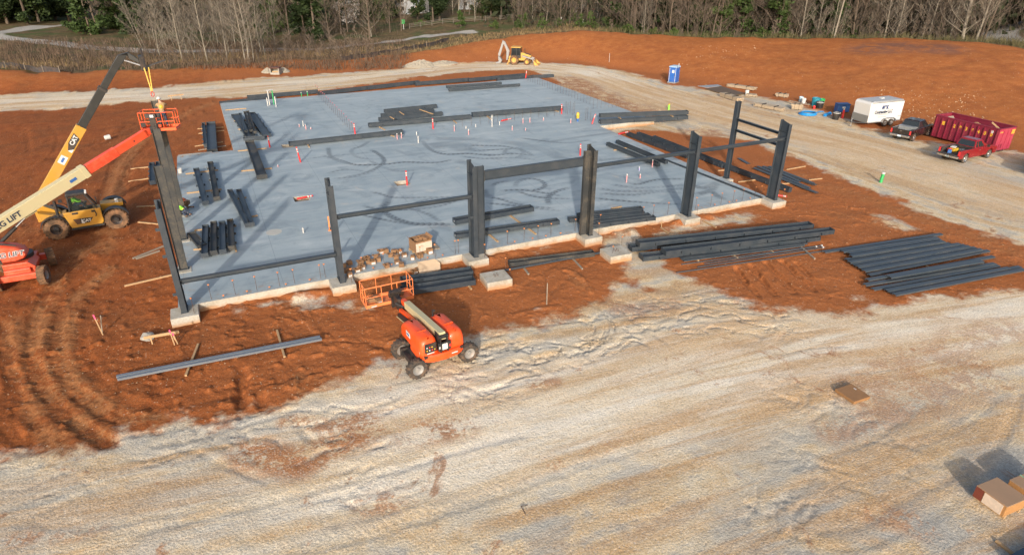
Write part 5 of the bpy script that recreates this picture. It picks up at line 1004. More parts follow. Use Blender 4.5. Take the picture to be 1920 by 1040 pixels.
# ------------------------------------------------------------------ yellow telehandler
def telehandler():
    t = thing('telehandler', 'yellow telehandler left of the slab with its dark boom raised high', 'telehandler', (-7.44, 15.3, gh(-7.44, 15.3)+.01), R(7))
    wb = 3.43; r = .70
    b = MB(); b.box((wb/2-.1, .95, .92), (wb+.8, .9, .42)); b.build('chassis', black, t, bevel=.03)
    for x in (0, wb):
        b = MB(); b.cyl((x, -.8+.3, r), (x, 2.2, r), .16, 12); b.build('axle', black, t)
        for s_, y in ((-1, -.25), (1, 2.05)): wheel(t, (x, y, r), r, .5, (0, s_, 0), rubber_m, rimb, .50, 20)
        for y in (-.27, 2.07):
            rg = [[Vector((x+math.cos(R(a))*(r+k), y+dy, r+math.sin(R(a))*(r+k))) for dy, k in ((-.26, .10), (.26, .10), (.26, .15), (-.26, .15))] for a in range(18, 165, 12)]
            b = MB(); b.loft(rg); b.build('mudguard', black, t)
    # side engine pod and door, near side
    b = MB(); b.prism([(.86, .62), (2.62, .62), (2.72, .80), (2.72, 1.72), (.58, 1.72)], -.55, .25); pod = b.build('side_body', caty, t, bevel=.05)
    b = MB(); b.prism([(.8, .5), (2.7, .5), (2.7, .64), (.84, .64)], -.60, .2); b.build('step', black, t, bevel=.02)
    b = MB(); b.prism([(1.05, 1.22), (2.18, 1.18), (1.92, .86), (1.2, .84)], -.566, -.545); lg = b.build('logo_panel', black, pod)
    b = MB(); b.prism([(1.46, .88), (1.64, .86), (1.50, 1.20)], -.576, -.560); b.build('white_stripe', wht, lg)
    b = MB(); b.prism([(1.05, 1.21), (1.40, 1.20), (1.40, .85), (1.2, .85)], -.574, -.564); b.build('vent_grille', paint('brown_grille', (.10, .05, .03), .7), lg)
    text('CAT', .26, wht, lg, plane_M((1.78, -.578, 1.02), (1, 0, 0), (0, 0, 1)), bold=.01, extrude=.004)
    b = MB(); b.box((1.25, -.565, 1.60), (.34, .03, .12)); b.build('handle_recess', black, pod); b = MB(); b.box((2.28, -.565, 1.58), (.22, .03, .14)); b.tube([(2.36, -.57, 1.56), (2.40, -.62, 1.35), (2.34, -.62, 1.22)], .03, 6); b.build('door_handle', black, pod)
    # cab
    z0, z1 = 1.72, 2.72; P0 = [(1.0, -.50), (2.55, -.50), (2.55, .35), (1.0, .35)]; P1 = [(1.08, -.42), (2.05, -.42), (2.05, .30), (1.08, .30)]
    for (a, b_), (c, d) in zip(P0, P1):
        q = MB(); q.beam((a, b_, z0), (c, d, z1), .09, .09, (0, 1, 0)); q.build('cab_pillar', black, t)
    b = MB(); b.prism([(.98, z1), (2.08, z1), (2.16, z1+.04), (2.05, z1+.16), (1.05, z1+.18)], -.50, .38); b.build('cab_roof', black, t, bevel=.04)
    for idx in ((0, 1), (1, 2), (3, 0)):
        a, c = idx; q = MB(); v = [(*P0[a], z0), (*P0[c], z0), (*P1[c], z1), (*P1[a], z1)]; q.add(v, [(0, 1, 2, 3)]); q.build('window', clear, t)
    b = MB(); b.box((1.55, 0, 1.7), (1.5, .8, .04)); b.build('cab_floor', black, t); b = MB(); b.box((1.35, -.08, 1.85), (.42, .45, .3)); b.box((1.17, -.08, 2.15), (.12, .45, .6)); b.build('seat', black, t, bevel=.03); b = MB(); b.tube([(2.0, -.05, 1.72), (1.95, -.05, 2.05)], .03, 6); b.lathe([(.17, 0), (.19, .02), (.17, .04)], (1.93, -.05, 2.06), (-.4, 0, .9), 16); b.build('steering_wheel', black, t)
    b = MB(); b.tube([(2.45, -.5, 1.9), (2.62, -.66, 2.3)], .02, 5); b.box((2.62, -.68, 2.36), (.05, .22, .3)); b.build('mirror', black, t); b = MB(); b.tube([(.98, -.5, 2.2), (.72, -.55, 2.5)], .02, 5); b.box((.68, -.55, 2.55), (.2, .2, .16)); b.build('mirror', black, t)
    for y in (.35, .75): b = MB(); b.cyl((2.1, y-.8, z1+.12), (2.2, y-.8, z1+.12), .08, 10); b.build('work_lamp', wht, t)
    b = MB(); b.cyl((.32, -.3, 1.5), (.34, -.3, 2.55), .09, 12); b.build('exhaust', black, t)
    # rear tower and nose
    b = MB(); b.prism([(-.9, 1.0), (.55, 1.2), (.35, 1.55), (-.55, 2.15), (-.95, 2.0)], .62, 1.28); b.build('boom_tower', caty, t, bevel=.03)
    b = MB(); b.prism([(-.75, 1.85), (.62, 1.35), (.75, 1.15), (-.7, 1.35)], -.12, .5); b.build('rear_cover', caty, t, bevel=.04)
    b = MB(); b.prism([(2.72, 1.05), (4.05, 1.30), (4.05, 1.52), (2.72, 1.62)], .55, 1.35); b.build('nose_frame', caty, t, bevel=.03)
    for y in (.7, 1.2): b = MB(); b.box((3.7, y, 1.56), (.2, .16, .12)); b.build('headlight', wht, t)
    bblk = paint('boom_black', (.010, .011, .011), .5, 0, .3, .12, (.08, .07, .05))
    # boom; ends given in the world, turned into this frame
    Mi = (Matrix.Translation(t.location)@Matrix.Rotation(R(7), 4, 'Z')).inverted()
    A = Mi@Vector((-8.35, 16.15, 1.45)); B = Mi@Vector((-1.42, 16.75, 10.28)); d = (B-A).normalized(); at = lambda f: A.lerp(B, f); a_, sd, up = MB().frame(A, B)
    b = MB(); b.beam(at(0), at(.545), .46, .62); b1 = b.build('boom', caty, t, bevel=.02)
    b = MB(); b.beam(at(.53), at(.80), .36, .48); b2 = b.build('middle_boom', bblk, b1, bevel=.015); b = MB(); b.beam(at(.785), at(.80), .44, .56); b.build('collar', black, b2)
    b = MB(); b.beam(at(.79), at(1.0), .30, .40); b3 = b.build('tip_boom', bblk, b2, bevel=.015)
    b = MB(); b.prism([(.30, .06), (1.3, -.05), (1.3, -.34), (.34, -.24)], -.012, .012)
    c = at(.44)+sd*.236; b = MB(); v = [c-d*.62-up*.24, c+d*.42-up*.24, c+d*.62+up*.20, c-d*.1+up*.20, c-d*.62-up*.0]; b.add([p for p in v]+[p-sd*.01 for p in v], [(0, 1, 2, 3, 4), (9, 8, 7, 6, 5), (0, 5, 6, 1), (1, 6, 7, 2), (2, 7, 8, 3), (3, 8, 9, 4), (4, 9, 5, 0)]); lg = b.build('logo_panel', black, b1)
    b = MB(); v = [c-d*.64-up*.24+sd*.006, c-d*.36-up*.24+sd*.006, c-d*.6+up*.02+sd*.006]; b.add(v, [(0, 1, 2)]); b.build('white_stripe', wht, lg)
    text('CAT', .34, wht, lg, plane_M(c+d*.18+sd*.008+up*.0, d, up), bold=.014, extrude=.003)
    c = at(.325)+sd*.236; b = MB(); b.beam(c-d*.28, c+d*.28, .012, .40, up); b.build('white_decal', wht, b1); b = MB(); b.beam(c+sd*.008-d*.16, c+sd*.008+d*.16, .008, .14, up); b.build('blue_mark', bluep, b1)
    # gooseneck head, carriage and forks
    H = Mi@Vector((-.42, 16.6, 10.02)); k1 = B+d*.18
    b = MB(); b.loft([[p+sd*x+q*y for x, y in ((-.16, -.24), (.16, -.24), (.16, .2), (-.16, .2))] for p, q in ((at(.97), up), (k1, (up*.9-d*.6).normalized()*1.15), (k1.lerp(H, .4)+Vector((0, 0, .13)), Vector((0, 0, .9))), (H, Vector((0, 0, .6))))]); hd = b.build('boom_head', bblk, b3, bevel=.02)
    for s_ in (-1, 1): b = MB(); b.cyl(k1+sd*s_*.1-Vector((0, 0, .3)), H+sd*s_*.1-Vector((0, 0, .25)), .04, 8); b.build('tilt_cylinder', greym, hd)
    W_ = lambda x, y, z: Mi@Vector((x, y, z))
    b = MB(); b.box(W_(-.28, 16.5, 9.92), (.26, .7, .9)); cr = b.build('fork_carriage', black, hd, bevel=.03)
    b = MB(); b.beam(W_(-.17, 16.7, 10.75), W_(-.05, 15.6, 9.55), .09, .12); b.build('carriage_bar', black, cr)
    for o_ in (0, .35):
        b = MB(); b.beam(W_(-.06, 15.9+o_, 9.72), W_(1.15, 15.9+o_, 10.08), .12, .05, h1=.025); b.build('fork', black, cr)
    return t
TH = telehandler()
t = thing('lifting_sling', 'yellow lifting sling hanging from the telehandler forks to the tallest column', 'sling', (-.02, 15.2, 7.85)); o = t.location
TOP = Vector((-.05, 15.75, 9.72))
for s_ in (-1, 1): b = MB(); b.beam(TOP-o+Vector((s_*.13, 0, 0)), Vector((s_*.02, 0, .45)), .06, .012, (0, 1, 0)); b.build('strap', yel, t)
b = MB(); b.tube([(0, 0, .5), (.09, 0, .38), (.07, 0, .22), (0, 0, .15), (-.08, 0, .2), (-.09, 0, .36), (0, 0, .5)], .032, 6); b.build('hook', paint('hook_red', (.5, .08, .06), .5), t)
# ------------------------------------------------------------------ backhoe loader on the far road
def backhoe():
    p = P(966, 120); t = thing('backhoe_loader', 'dusty yellow backhoe loader parked on the far road, digging arm folded', 'backhoe', (p.x, p.y, gh(p.x, p.y)+.03), R(-37))
    b = MB(); b.box((.9, 0, .82), (3.0, .8, .4)); b.build('chassis', dirty_y, t, bevel=.03)
    for s_ in (-1, 1): wheel(t, (0, s_*.9, .72), .72, .45, (0, s_, 0), rubber_m, dirty_y, .55, 18); wheel(t, (2.15, s_*.85, .50), .50, .34, (0, s_, 0), rubber_m, dirty_y, .55, 16)
    b = MB(); b.prism([(1.0, 1.0), (2.65, .95), (2.7, 1.45), (1.2, 1.85), (1.0, 1.85)], -.45, .45); hd = b.build('hood', dirty_y, t, bevel=.04); b = MB(); b.prism([(1.35, 1.48), (2.5, 1.2), (2.5, 1.1), (1.4, 1.3)], -.462, -.44); b.build('side_grille', black, hd); b = MB(); b.cyl((1.6, .1, 1.7), (1.6, .1, 2.5), .05, 8); b.build('exhaust', black, hd); b = MB(); b.prism([(1.05, 1.88), (2.6, 1.5), (2.6, 1.46), (1.05, 1.84)], -.4, .4); b.build('hood_top', black, hd)
    for s_ in (-1, 1):
        for x0, x1 in ((-.55, -.45), (.35, .35), (1.05, .9)): b = MB(); b.beam((x0, s_*.7, 1.1), (x1, s_*.66, 2.6), .08, .08, (0, 1, 0)); b.build('cab_pillar', black, t)
        b = MB(); b.add([(-.5, s_*.68, 1.45), (.98, s_*.68, 1.45), (.9, s_*.65, 2.55), (-.45, s_*.65, 2.55)], [(0, 1, 2, 3)]); b.build('side_window', glass_m, t)
        b = MB(); b.prism([(-.55, 1.0), (1.0, 1.0), (1.0, 1.45), (-.5, 1.45)], s_*.66-.03, s_*.66+.03); b.build('cab_side', black, t)
    b = MB(); b.box((.22, 0, 2.66), (1.65, 1.5, .14)); b.build('cab_roof', dirty_y, t, bevel=.04); b = MB(); b.box((1.02, 0, 2.0), (.02, 1.2, 1.0)); b.build('windscreen', glass_m, t); b = MB(); b.box((-.5, 0, 2.0), (.02, 1.2, 1.0)); b.build('rear_window', glass_m, t)
    for s_ in (-1, 1): b = MB(); b.beam((1.3, s_*.58, 1.35), (2.9, s_*.58, .95), .12, .2, (0, 0, 1)); b.beam((2.9, s_*.58, .98), (3.35, s_*.58, .35), .12, .18, (0, 1, 0)); b.build('loader_arm', greym, t); b = MB(); b.cyl((2.2, s_*.58, 1.2), (3.15, s_*.58, .95), .05, 8); b.build('bucket_cylinder', greym, t)
    b = MB(); b.prism([(3.3, .75), (3.35, .1), (3.5, .0), (4.15, .0), (4.15, .04), (3.55, .06), (3.42, .16), (3.38, .78)], -1.1, 1.1); b.prism([(3.34, .72), (3.36, .1), (3.5, .02), (4.1, .02)], -1.1, -1.07); b.prism([(3.34, .72), (3.36, .1), (3.5, .02), (4.1, .02)], 1.07, 1.1); b.build('front_bucket', dirty_y, t)
    b = MB(); b.prism([(-1.05, .3), (-.55, .3), (-.55, 1.3), (-.9, 1.3)], -.7, .7); b.build('rear_frame', dirty_y, t, bevel=.02)
    b = MB(); b.prism([(-1.5, .55), (-1.25, .6), (-.95, 2.0), (-1.75, 3.45), (-2.05, 3.55), (-2.0, 3.3), (-1.45, 2.0)], -.14, .14); b.build('boom', greym, t); b = MB(); b.prism([(-2.1, 3.65), (-1.85, 3.4), (-2.55, 1.2), (-2.8, 1.1), (-2.9, 1.4)], -.12, .12); st = b.build('dipper_stick', greym, t); b = MB(); b.cyl((-1.2, 0, 2.1), (-1.95, 0, 3.25), .06, 8); b.build('boom_cylinder', chrome, t); b = MB(); b.prism([(-2.85, 1.1), (-2.55, 1.0), (-2.2, .5), (-2.5, .02), (-3.2, .0), (-3.3, .12), (-2.75, .3)], -.3, .3); b.build('rear_bucket', greym, st)
    for s_ in (-1, 1): b = MB(); b.beam((-.85, s_*.6, .9), (-1.1, s_*.85, .05), .14, .14, (0, 1, 0)); b.box((-1.12, s_*.88, .04), (.4, .3, .06)); b.build('stabilizer', dirty_y, t)
backhoe()
# ------------------------------------------------------------------ pickup trucks
def pickup(name, label, loc, rz, body, crew=True, gate_down=False, lining=None):
    t = thing(name, label, 'truck', loc, rz, 'pickup trucks')
    W_ = .98; cab0 = .75 if crew else 1.15; lining = lining or paint('bed_liner', (.022, .023, .024), .8, 0, .2, .2)
    def arch(cx_): return [(cx_+.50*math.cos(R(a)), .42+.50*math.sin(R(a))) for a in range(180, -1, -20)]
    prof = [(-1.08, .52)]+arch(0)+arch(3.6)+[(4.45, .42), (4.56, .60), (4.56, .92), (4.46, 1.06), (3.15, 1.20), (-1.10, 1.22)]
    bodyp = None
    for s_ in (-1, 1):
        b = MB(); b.prism(prof, s_*W_, s_*(W_-.16)); q = b.build('side_panel' if bodyp else 'body', body, t if bodyp is None else bodyp, bevel=.03); bodyp = bodyp or q
    b = MB(); b.prism([(3.0, .5), (4.5, .5), (4.58, .7), (4.58, .98), (4.44, 1.10), (3.05, 1.24)], -W_+.165, W_-.165); b.build('hood', body, t, bevel=.04)
    b = MB(); b.box(((cab0+3.0)/2-.02, 0, .82), (3.0-cab0-.02, 2*W_-.34, .74)); b.build('cab_floor', body, t)
    b = MB(); b.box(((cab0-1.06)/2, 0, .72), (cab0+1.04, 2*W_-.33, .08)); b.box((cab0-.03, 0, .98), (.05, 2*W_-.34, .45)); b.build('bed_floor', lining, t)
    for s_ in (-1, 1): b = MB(); b.box(((cab0-1.06)/2, s_*(W_-.19), .98), (cab0+1.0, .05, .46)); b.build('bed_liner', lining, t)
    g0 = [(cab0, -.88), (3.08, -.88), (3.08, .88), (cab0, .88)]; g1 = [(cab0+.18, -.72), (2.28, -.72), (2.28, .72), (cab0+.18, .72)]; zb, zt = 1.20, 1.80
    rg = [[Vector((x, y, zb)) for x, y in g0], [Vector((x, y, zt)) for x, y in g1], [Vector((cab0+.3+(x-cab0-.18)*.86, y*.86, zt+.07)) for x, y in g1]]
    b = MB(); b.loft(rg); cb = b.build('cab', body, t, bevel=.035)
    def pane(nm, pts, m=glass_m):
        q = MB(); c = sum((Vector(p) for p in pts), Vector())/len(pts); n = (Vector(pts[1])-Vector(pts[0])).cross(Vector(pts[2])-Vector(pts[0])).normalized()
        if n.dot(c-Vector((1.8, 0, 1.4))) < 0: n = -n
        v = [Vector(p)+n*.006 for p in pts]; q.add(v, [tuple(range(len(v)))]); q.build(nm, m, cb)
    L = lambda a, c, f, g: tuple(np.array(a)+(np.array(c)-np.array(a))*f) if g is None else None
    def bil(i, j, u, v): # on the wall between corners i and j, u along, v up
        a = Vector((*g0[i], zb)); b2 = Vector((*g0[j], zb)); c = Vector((*g1[j], zt)); d = Vector((*g1[i], zt)); return (a.lerp(b2, u)).lerp(d.lerp(c, u), v)
    pane('rear_window', [bil(3, 0, .07, .10), bil(3, 0, .93, .10), bil(3, 0, .93, .92), bil(3, 0, .07, .92)]); pane('windscreen', [bil(1, 2, .05, .06), bil(1, 2, .95, .06), bil(1, 2, .95, .95), bil(1, 2, .05, .95)])
    for i, j, fl in ((0, 1, False), (2, 3, True)):
        for u0, u1 in ((.06, .36), (.41, .80)) if crew else ((.05, .22), (.28, .74)):
            uu = (u0, u1) if not fl else (1-u1, 1-u0); pane('side_window', [bil(i, j, uu[0], .10), bil(i, j, uu[1], .10), bil(i, j, uu[1] if not (fl is False and u1 > .7) else uu[1]-.0, .9), bil(i, j, uu[0], .9)])
    for s_ in (-1, 1):
        b = MB(); b.box((2.85, s_*(W_+.10), 1.28), (.10, .20, .20)); b.build('mirror', black, t, bevel=.02)
        b = MB(); b.box((-1.10, s_*(W_-.09), .98), (.05, .15, .38)); b.build('tail_light', redp, t); b = MB(); b.box((4.575, s_*.68, .88), (.04, .42, .16)); b.build('headlight', wht, t)
        for x in ((1.3, 2.3) if crew else (1.75,)): b = MB(); b.box((x, s_*(W_+.012), 1.05), (.18, .03, .04)); b.build('door_handle', chrome if not crew else body, t)
    b = MB(); b.box((-1.17, 0, .60), (.16, 1.9, .20)); rb = b.build('rear_bumper', chrome, t, bevel=.03); b = MB(); b.box((-1.256, 0, .60), (.012, .34, .16)); b.build('licence_plate', paint('plate_blue_white', (.55, .66, .75), .5), rb)
    b = MB(); b.box((4.62, 0, .58), (.14, 1.9, .22)); b.build('front_bumper', chrome, t, bevel=.03); b = MB(); b.box((4.595, 0, .86), (.03, .9, .22)); b.build('grille', black, t)
    if gate_down: b = MB(); b.box((-1.40, 0, .80), (.52, 2*W_-.36, .06), rot=Matrix.Rotation(.08, 3, 'Y')); b.build('tailgate', lining, t, bevel=.015, label='lowered dark tailgate')
    else: b = MB(); b.box((-1.085, 0, .98), (.06, 2*W_-.36, .48)); g_ = b.build('tailgate', body, t, bevel=.02); b = MB(); b.box((-1.119, 0, 1.06), (.008, .22, .04)); b.build('emblem', chrome, g_)
    for x in (0, 3.6):
        for s_ in (-1, 1): wheel(t, (x, s_*(W_-.14), .40), .40, .27, (0, s_, 0), rubber, chrome, .64)
    b = MB(); b.box((1.8, 0, .42), (5.0, 1.1, .2)); b.build('frame_rails', black, t)
    return t
redpaint = paint('truck_red', (.21, .002, .008), .3, 0, .08, .12, coat=.4); blackpaint = paint('truck_black', (.010, .011, .013), .22, 0, .1, .12, coat=.8)
BT = pickup('pickup_truck', 'black crew cab pickup with silver tool boxes parked behind the white trailer', (66.35, 9.0, gh(67.5, 9.3)+.01), R(13), blackpaint)
RT = pickup('pickup_truck', 'bright red pickup with its tailgate down in front of the magenta dumpster', (63.9, 2.15, gh(65.5, 2.1)+.01), R(2), redpaint, False, True)
def onb(tr, v): return tr.matrix_basis@Vector(v)
alum = paint('aluminium_plate', (.50, .52, .53), .35, .6, .1)
for i, s_ in enumerate((-1, 1)):
    b = MB(); b.box((0, 0, .25), (.55, .78, .5)); b.box((0, 0, .52), (.6, .84, .05)); b.box((-.31, 0, .38), (.02, .1, .06)); o_ = b.build('tool_box', alum, loc=onb(BT, (.36, s_*.40, .78)), bevel=.015); o_.rotation_euler = (0, 0, R(13)); tag(o_, 'silver tool box in the bed of the black pickup, %s one' % ('right-hand', 'left-hand')[i], 'tool box', 'tool boxes in the black pickup')
b = MB(); b.lathe([(.16, 0), (.2, .1), (.12, .2)], (0, 0, 0), n=10); tag(b.build('yellow_helmet', yel, loc=onb(BT, (-.7, .2, .78))), 'yellow hard hat lying at the tailgate inside the black pickup bed', 'helmet')
for i, (x, y, d, m, nm, l) in enumerate(((.1, .35, (.7, .5, .3), yel, 'tool_case', 'yellow case lying in the bed of the red pickup'), (.15, .42, (.6, .4, .06), wht, 'white_sheet', 'white sheet on the yellow case in the red pickup bed'), (-.7, .2, (.35, .3, .28), bluep, 'cool_box', 'blue and white cool box near the lowered tailgate'), (.55, -.2, (.7, .5, .22), greym, 'tool_tray', 'grey tray of tools in the red pickup bed'), (-.35, .45, (.3, .25, .3), redp, 'fuel_can', 'red fuel can beside the cool box in the red pickup'))):
    b = MB(); b.box((0, 0, d[2]/2), d); b.box((0, 0, d[2]+.02), (d[0]*.4, d[1]*.3, .04)); o_ = b.build(nm, m, loc=onb(RT, (x, y, .77 if nm != 'white_sheet' else 1.12)), bevel=.02); o_.rotation_euler = (0, 0, .3*i); tag(o_, l, nm.replace('_', ' '))
_p = S(1955, 330, -.5); dup(BT, (_p.x, _p.y, gh(_p.x, _p.y)+.01), R(20), 'dark pickup standing just past the right frame edge, its shadow on the gravel', 'pickup trucks')
# ------------------------------------------------------------------ white cargo trailer
def trailer():
    t = thing('cargo_trailer', 'white enclosed cargo trailer with M&K Contracting LLC lettering', 'trailer', (69.45, 14.75, gh(69.5, 14.7)+.01), R(-5))
    white = paint('trailer_white', (.62, .62, .61), .35, 0, .05, .18, (.5, .42, .34), 1.2); L_, W_ = 2.3, 1.08
    b = MB(); b.prism([(-L_, .5), (L_, .5), (L_, 2.62), (-L_+.05, 2.66), (-L_-.12, 2.45)], -W_, W_); bd = b.build('body', white, t, bevel=.05)
    b = MB(); b.box((0.05, 0, 2.70), (2*L_-.35, 2*W_-.16, .05)); rf = b.build('roof', paint('trailer_roof', (.42, .44, .46), .55, .2, .12, .35, (.5, .45, .4)), t, bevel=.03); b = MB(); b.box((.3, .2, 2.76), (.42, .42, .10)); b.build('roof_vent', wht, rf, bevel=.03)
    b = MB(); b.box((-L_-.128, 0, .88), (.02, 2*W_-.06, .78)); b.build('stone_guard', paint('checker_plate', (.30, .31, .31), .4, .6, .1), t)
    for s_ in (-1, 1):
        b = MB(); b.box((0, s_*(W_+.003), .52), (2*L_, .03, .09)); b.build('lower_rail', greym, t); b = MB(); b.box((0, s_*(W_+.003), 2.58), (2*L_-.1, .025, .08)); b.build('upper_rail', greym, t)
        for x in (.05, .92): wheel(t, (x, s_*(W_+.05), .36), .36, .24, (0, s_, 0), rubber, rimw, .6)
        rg = [[Vector((.485+x*sc, s_*(W_+dy), .36+z*sc)) for dy, sc in ((.0, 1.0), (.24, 1.0), (.24, 1.06), (.0, 1.06))] for x, z in [(-.92, .1), (-.86, .36), (-.6, .50), (-.2, .52), (.2, .52), (.6, .50), (.86, .36), (.92, .1)]]; b = MB(); b.loft(rg); b.build('mudguard', greym, t)
        b = MB(); b.tube([(-L_-.05, s_*.8, .46), (-L_-1.2, s_*.06, .46)], .06, 6); b.build('drawbar', black, t)
    b = MB(); b.cyl((-L_-1.15, 0, .0), (-L_-1.15, 0, .9), .05, 8); b.box((-L_-1.15, 0, .05), (.25, .25, .05)); b.build('jack', greym, t)
    for body, sz, z, x, m_, bo, sh in (('M&K', .56, 2.02, -.02, ink, .03, .1), ('Contracting LLC', .46, 1.56, -.12, ink, .02, .12)): text(body, sz, paint('navy_lettering', (.02, .05, .16), .6) if body == 'M&K' else ink, bd, plane_M((x-.30, -W_-.012, z), (1, 0, 0), (0, 0, 1)), bold=bo, shear=sh, sx=.80)
    for z, n, w_ in ((1.28, 13, .10), (1.04, 9, .09)):
        for k in range(n): b = MB(); b.box((-.42+(k-n/2)*.135, -W_-.010, z), (w_, .008, .055)); b.build('fine_print', greym, bd)
    b = MB(); b.box((-1.7, -W_-.01, 2.15), (.06, .02, .12)); b.build('side_lamp', greym, bd); b = MB(); b.box((2.0, -W_-.008, 1.0), (.4, .008, .05)); b.build('sticker', greym, bd); b = MB(); b.box((-L_-.09, .1, 2.2), (.02, .6, .06)); b.build('sticker', greym, bd)
trailer()
# ------------------------------------------------------------------ magenta dumpster
def dumpster():
    t = thing('dumpster', 'ribbed magenta roll-off dumpster with yellow numbers behind the red pickup', 'dumpster', (70.85, 5.3, gh(70.0, 5.3)-.02), R(-1)); mg = paint('dumpster_magenta', (.20, .010, .034), .6, 0, .25, .45, (.17, .045, .04), 1.2, .1); mp_ = paint('dumpster_pink', (.34, .03, .065), .55, 0, .16, .25, (.4, .15, .12), 1.2)
    X, Y, H = 1.2, 3.15, 1.98
    b = MB(); e = .06
    b.box((0, 0, .22), (2*X, 2*Y, .08)); b.box((-X, 0, .26+H/2), (e, 2*Y, H)); b.box((X, 0, .26+H/2), (e, 2*Y, H)); b.box((0, Y, .26+H/2), (2*X-e-.01, e, H)); b.build('body', mg, t)
    b = MB(); b.box((0, -Y, .26+H/2), (2*X-e-.01, e, H)); g_ = b.build('end_wall', mp_, t)
    for s_ in (-1, 1):
        for k in range(11): b = MB(); b.prism([(0, 0), (.09, .0), (.09, H-.16), (0, H-.04)], -Y+.12+k*.6-.05, -Y+.12+k*.6+.05, Matrix.Translation((s_*(X+.03), 0, .27))@Matrix.Diagonal((s_, 1, 1, 1))); b.build('rib', mg, t)
        b = MB(); b.box((s_*X, 0, .26+H+.045), (.16, 2*Y+.1, .09)); b.build('top_rail', mg, t)
    for y in (-Y, Y): b = MB(); b.box((0, y, .26+H+.045), (2*X-.18, .14, .09)); b.build('top_rail', mg, t)
    b = MB(); b.box((0, 0, .10), (1.2, 2*Y-.2, .16)); b.build('skid', black, t)
    for x in (-.55, .1, .75): b = MB(); b.box((x, -Y-.05, 1.2), (.10, .05, 1.8)); b.build('rib', mp_, t)
    b = MB(); b.box((-.45, -Y-.04, .62), (.5, .03, .4)); b.build('hatch', paint('dark_red', (.2, .01, .03), .6), g_)
    b = MB(); b.box((-.85, -Y-.04, 1.95), (.42, .012, .14)); b.build('orange_sticker', capm, g_); b = MB(); b.box((.8, -Y-.082, 1.9), (.45, .012, .42)); b.build('orange_sticker', paint('orange_sticker', (.75, .32, .05), .5), g_)
    for i, ch in enumerate('2836400'): text(ch, .44, yel_l, t, plane_M((-X-.045, Y-2.10-i*.6, 1.62), (0, -1, 0), (0, 0, 1)), bold=.02)
    b = MB(); b.box((-X-.046, Y-.93, 1.68), (.012, .34, .36)); b.build('yellow_emblem', yel_l, t); b = MB(); b.box((-X-.046, Y-5.65, 1.9), (.012, .34, .24)); b.build('white_sticker', wht, t)
    for i, (x, y, d, m) in enumerate((((-.5, 2.2, (.8, .6, .5)), None, (.8, .6, .5), wood_g), ((-.6, 1.0, 0), None, (.5, 1.1, .06), wood), ((-.5, .1, 0), None, (.35, 1.0, .05), wht), ((-.4, -.6, 0), None, (.7, .5, .4), card), ((.2, -2.3, 0), None, (1.9, .14, .09), wood))):
        q = MB(); q.box((0, 0, 0), d, rot=Matrix.Rotation(.35*(i-2), 3, 'X')@Matrix.Rotation(.5*i, 3, 'Z')); q.box((d[0]*.3, 0, -d[2]), (d[0]*.5, d[1]*.8, d[2]*.8)); pz = t.location+Vector((x[0], x[1], 1.95)); tag(q.build(('scrap_wood', 'scrap_plank', 'scrap_sheet', 'scrap_carton', 'scrap_plank')[i], m, loc=pz), ('grey scrap wood', 'pale scrap plank', 'white scrap sheet', 'torn carton', 'long scrap plank')[i]+' sticking out of the magenta dumpster', 'scrap')
dumpster()
# ------------------------------------------------------------------ blue portable toilet
p = P(1262, 156); t = thing('portable_toilet', 'blue portable toilet with white trim at the foot of the red bank', 'toilet', (p.x, p.y, gh(p.x, p.y)), R(-62)); blue = paint('toilet_blue', (.012, .11, .42), .4, 0, .1, .15)
b = MB(); b.box((0, 0, .08), (1.25, 1.25, .16)); b.build('skid_base', paint('toilet_grey', (.2, .22, .25), .7), t); b = MB(); b.box((0, 0, 1.16), (1.15, 1.15, 2.0)); bd = b.build('cabin', blue, t, bevel=.05)
b = MB(); b.loft([[Vector((s*.62, u*.62, 2.16)) for s, u in ((-1, -1), (1, -1), (1, 1), (-1, 1))], [Vector((s*.58, u*.58, 2.3)) for s, u in ((-1, -1), (1, -1), (1, 1), (-1, 1))], [Vector((s*.3, u*.3, 2.4)) for s, u in ((-1, -1), (1, -1), (1, 1), (-1, 1))]]); b.build('roof', paint('roof_pale_blue', (.30, .42, .55), .5), t)
b = MB(); b.box((0, -.585, 1.1), (.82, .03, 1.82)); dr = b.build('door', blue, t, bevel=.01); b = MB(); b.box((.1, -.604, 1.6), (.34, .012, .42)); b.build('white_sign', wht, dr); b = MB(); b.box((.34, -.61, 1.1), (.06, .03, .2)); b.build('handle', black, dr)
for x in (-.45, .45): b = MB(); b.box((x, -.60, 1.1), (.05, .02, 1.9)); b.build('trim', wht, t)
b = MB(); b.box((-.578, 0, 1.95), (.01, .7, .14)); b.build('vent', black, t); b = MB(); b.cyl((.4, .4, 2.3), (.4, .4, 2.62), .05, 8); b.build('vent_pipe', wht, t)
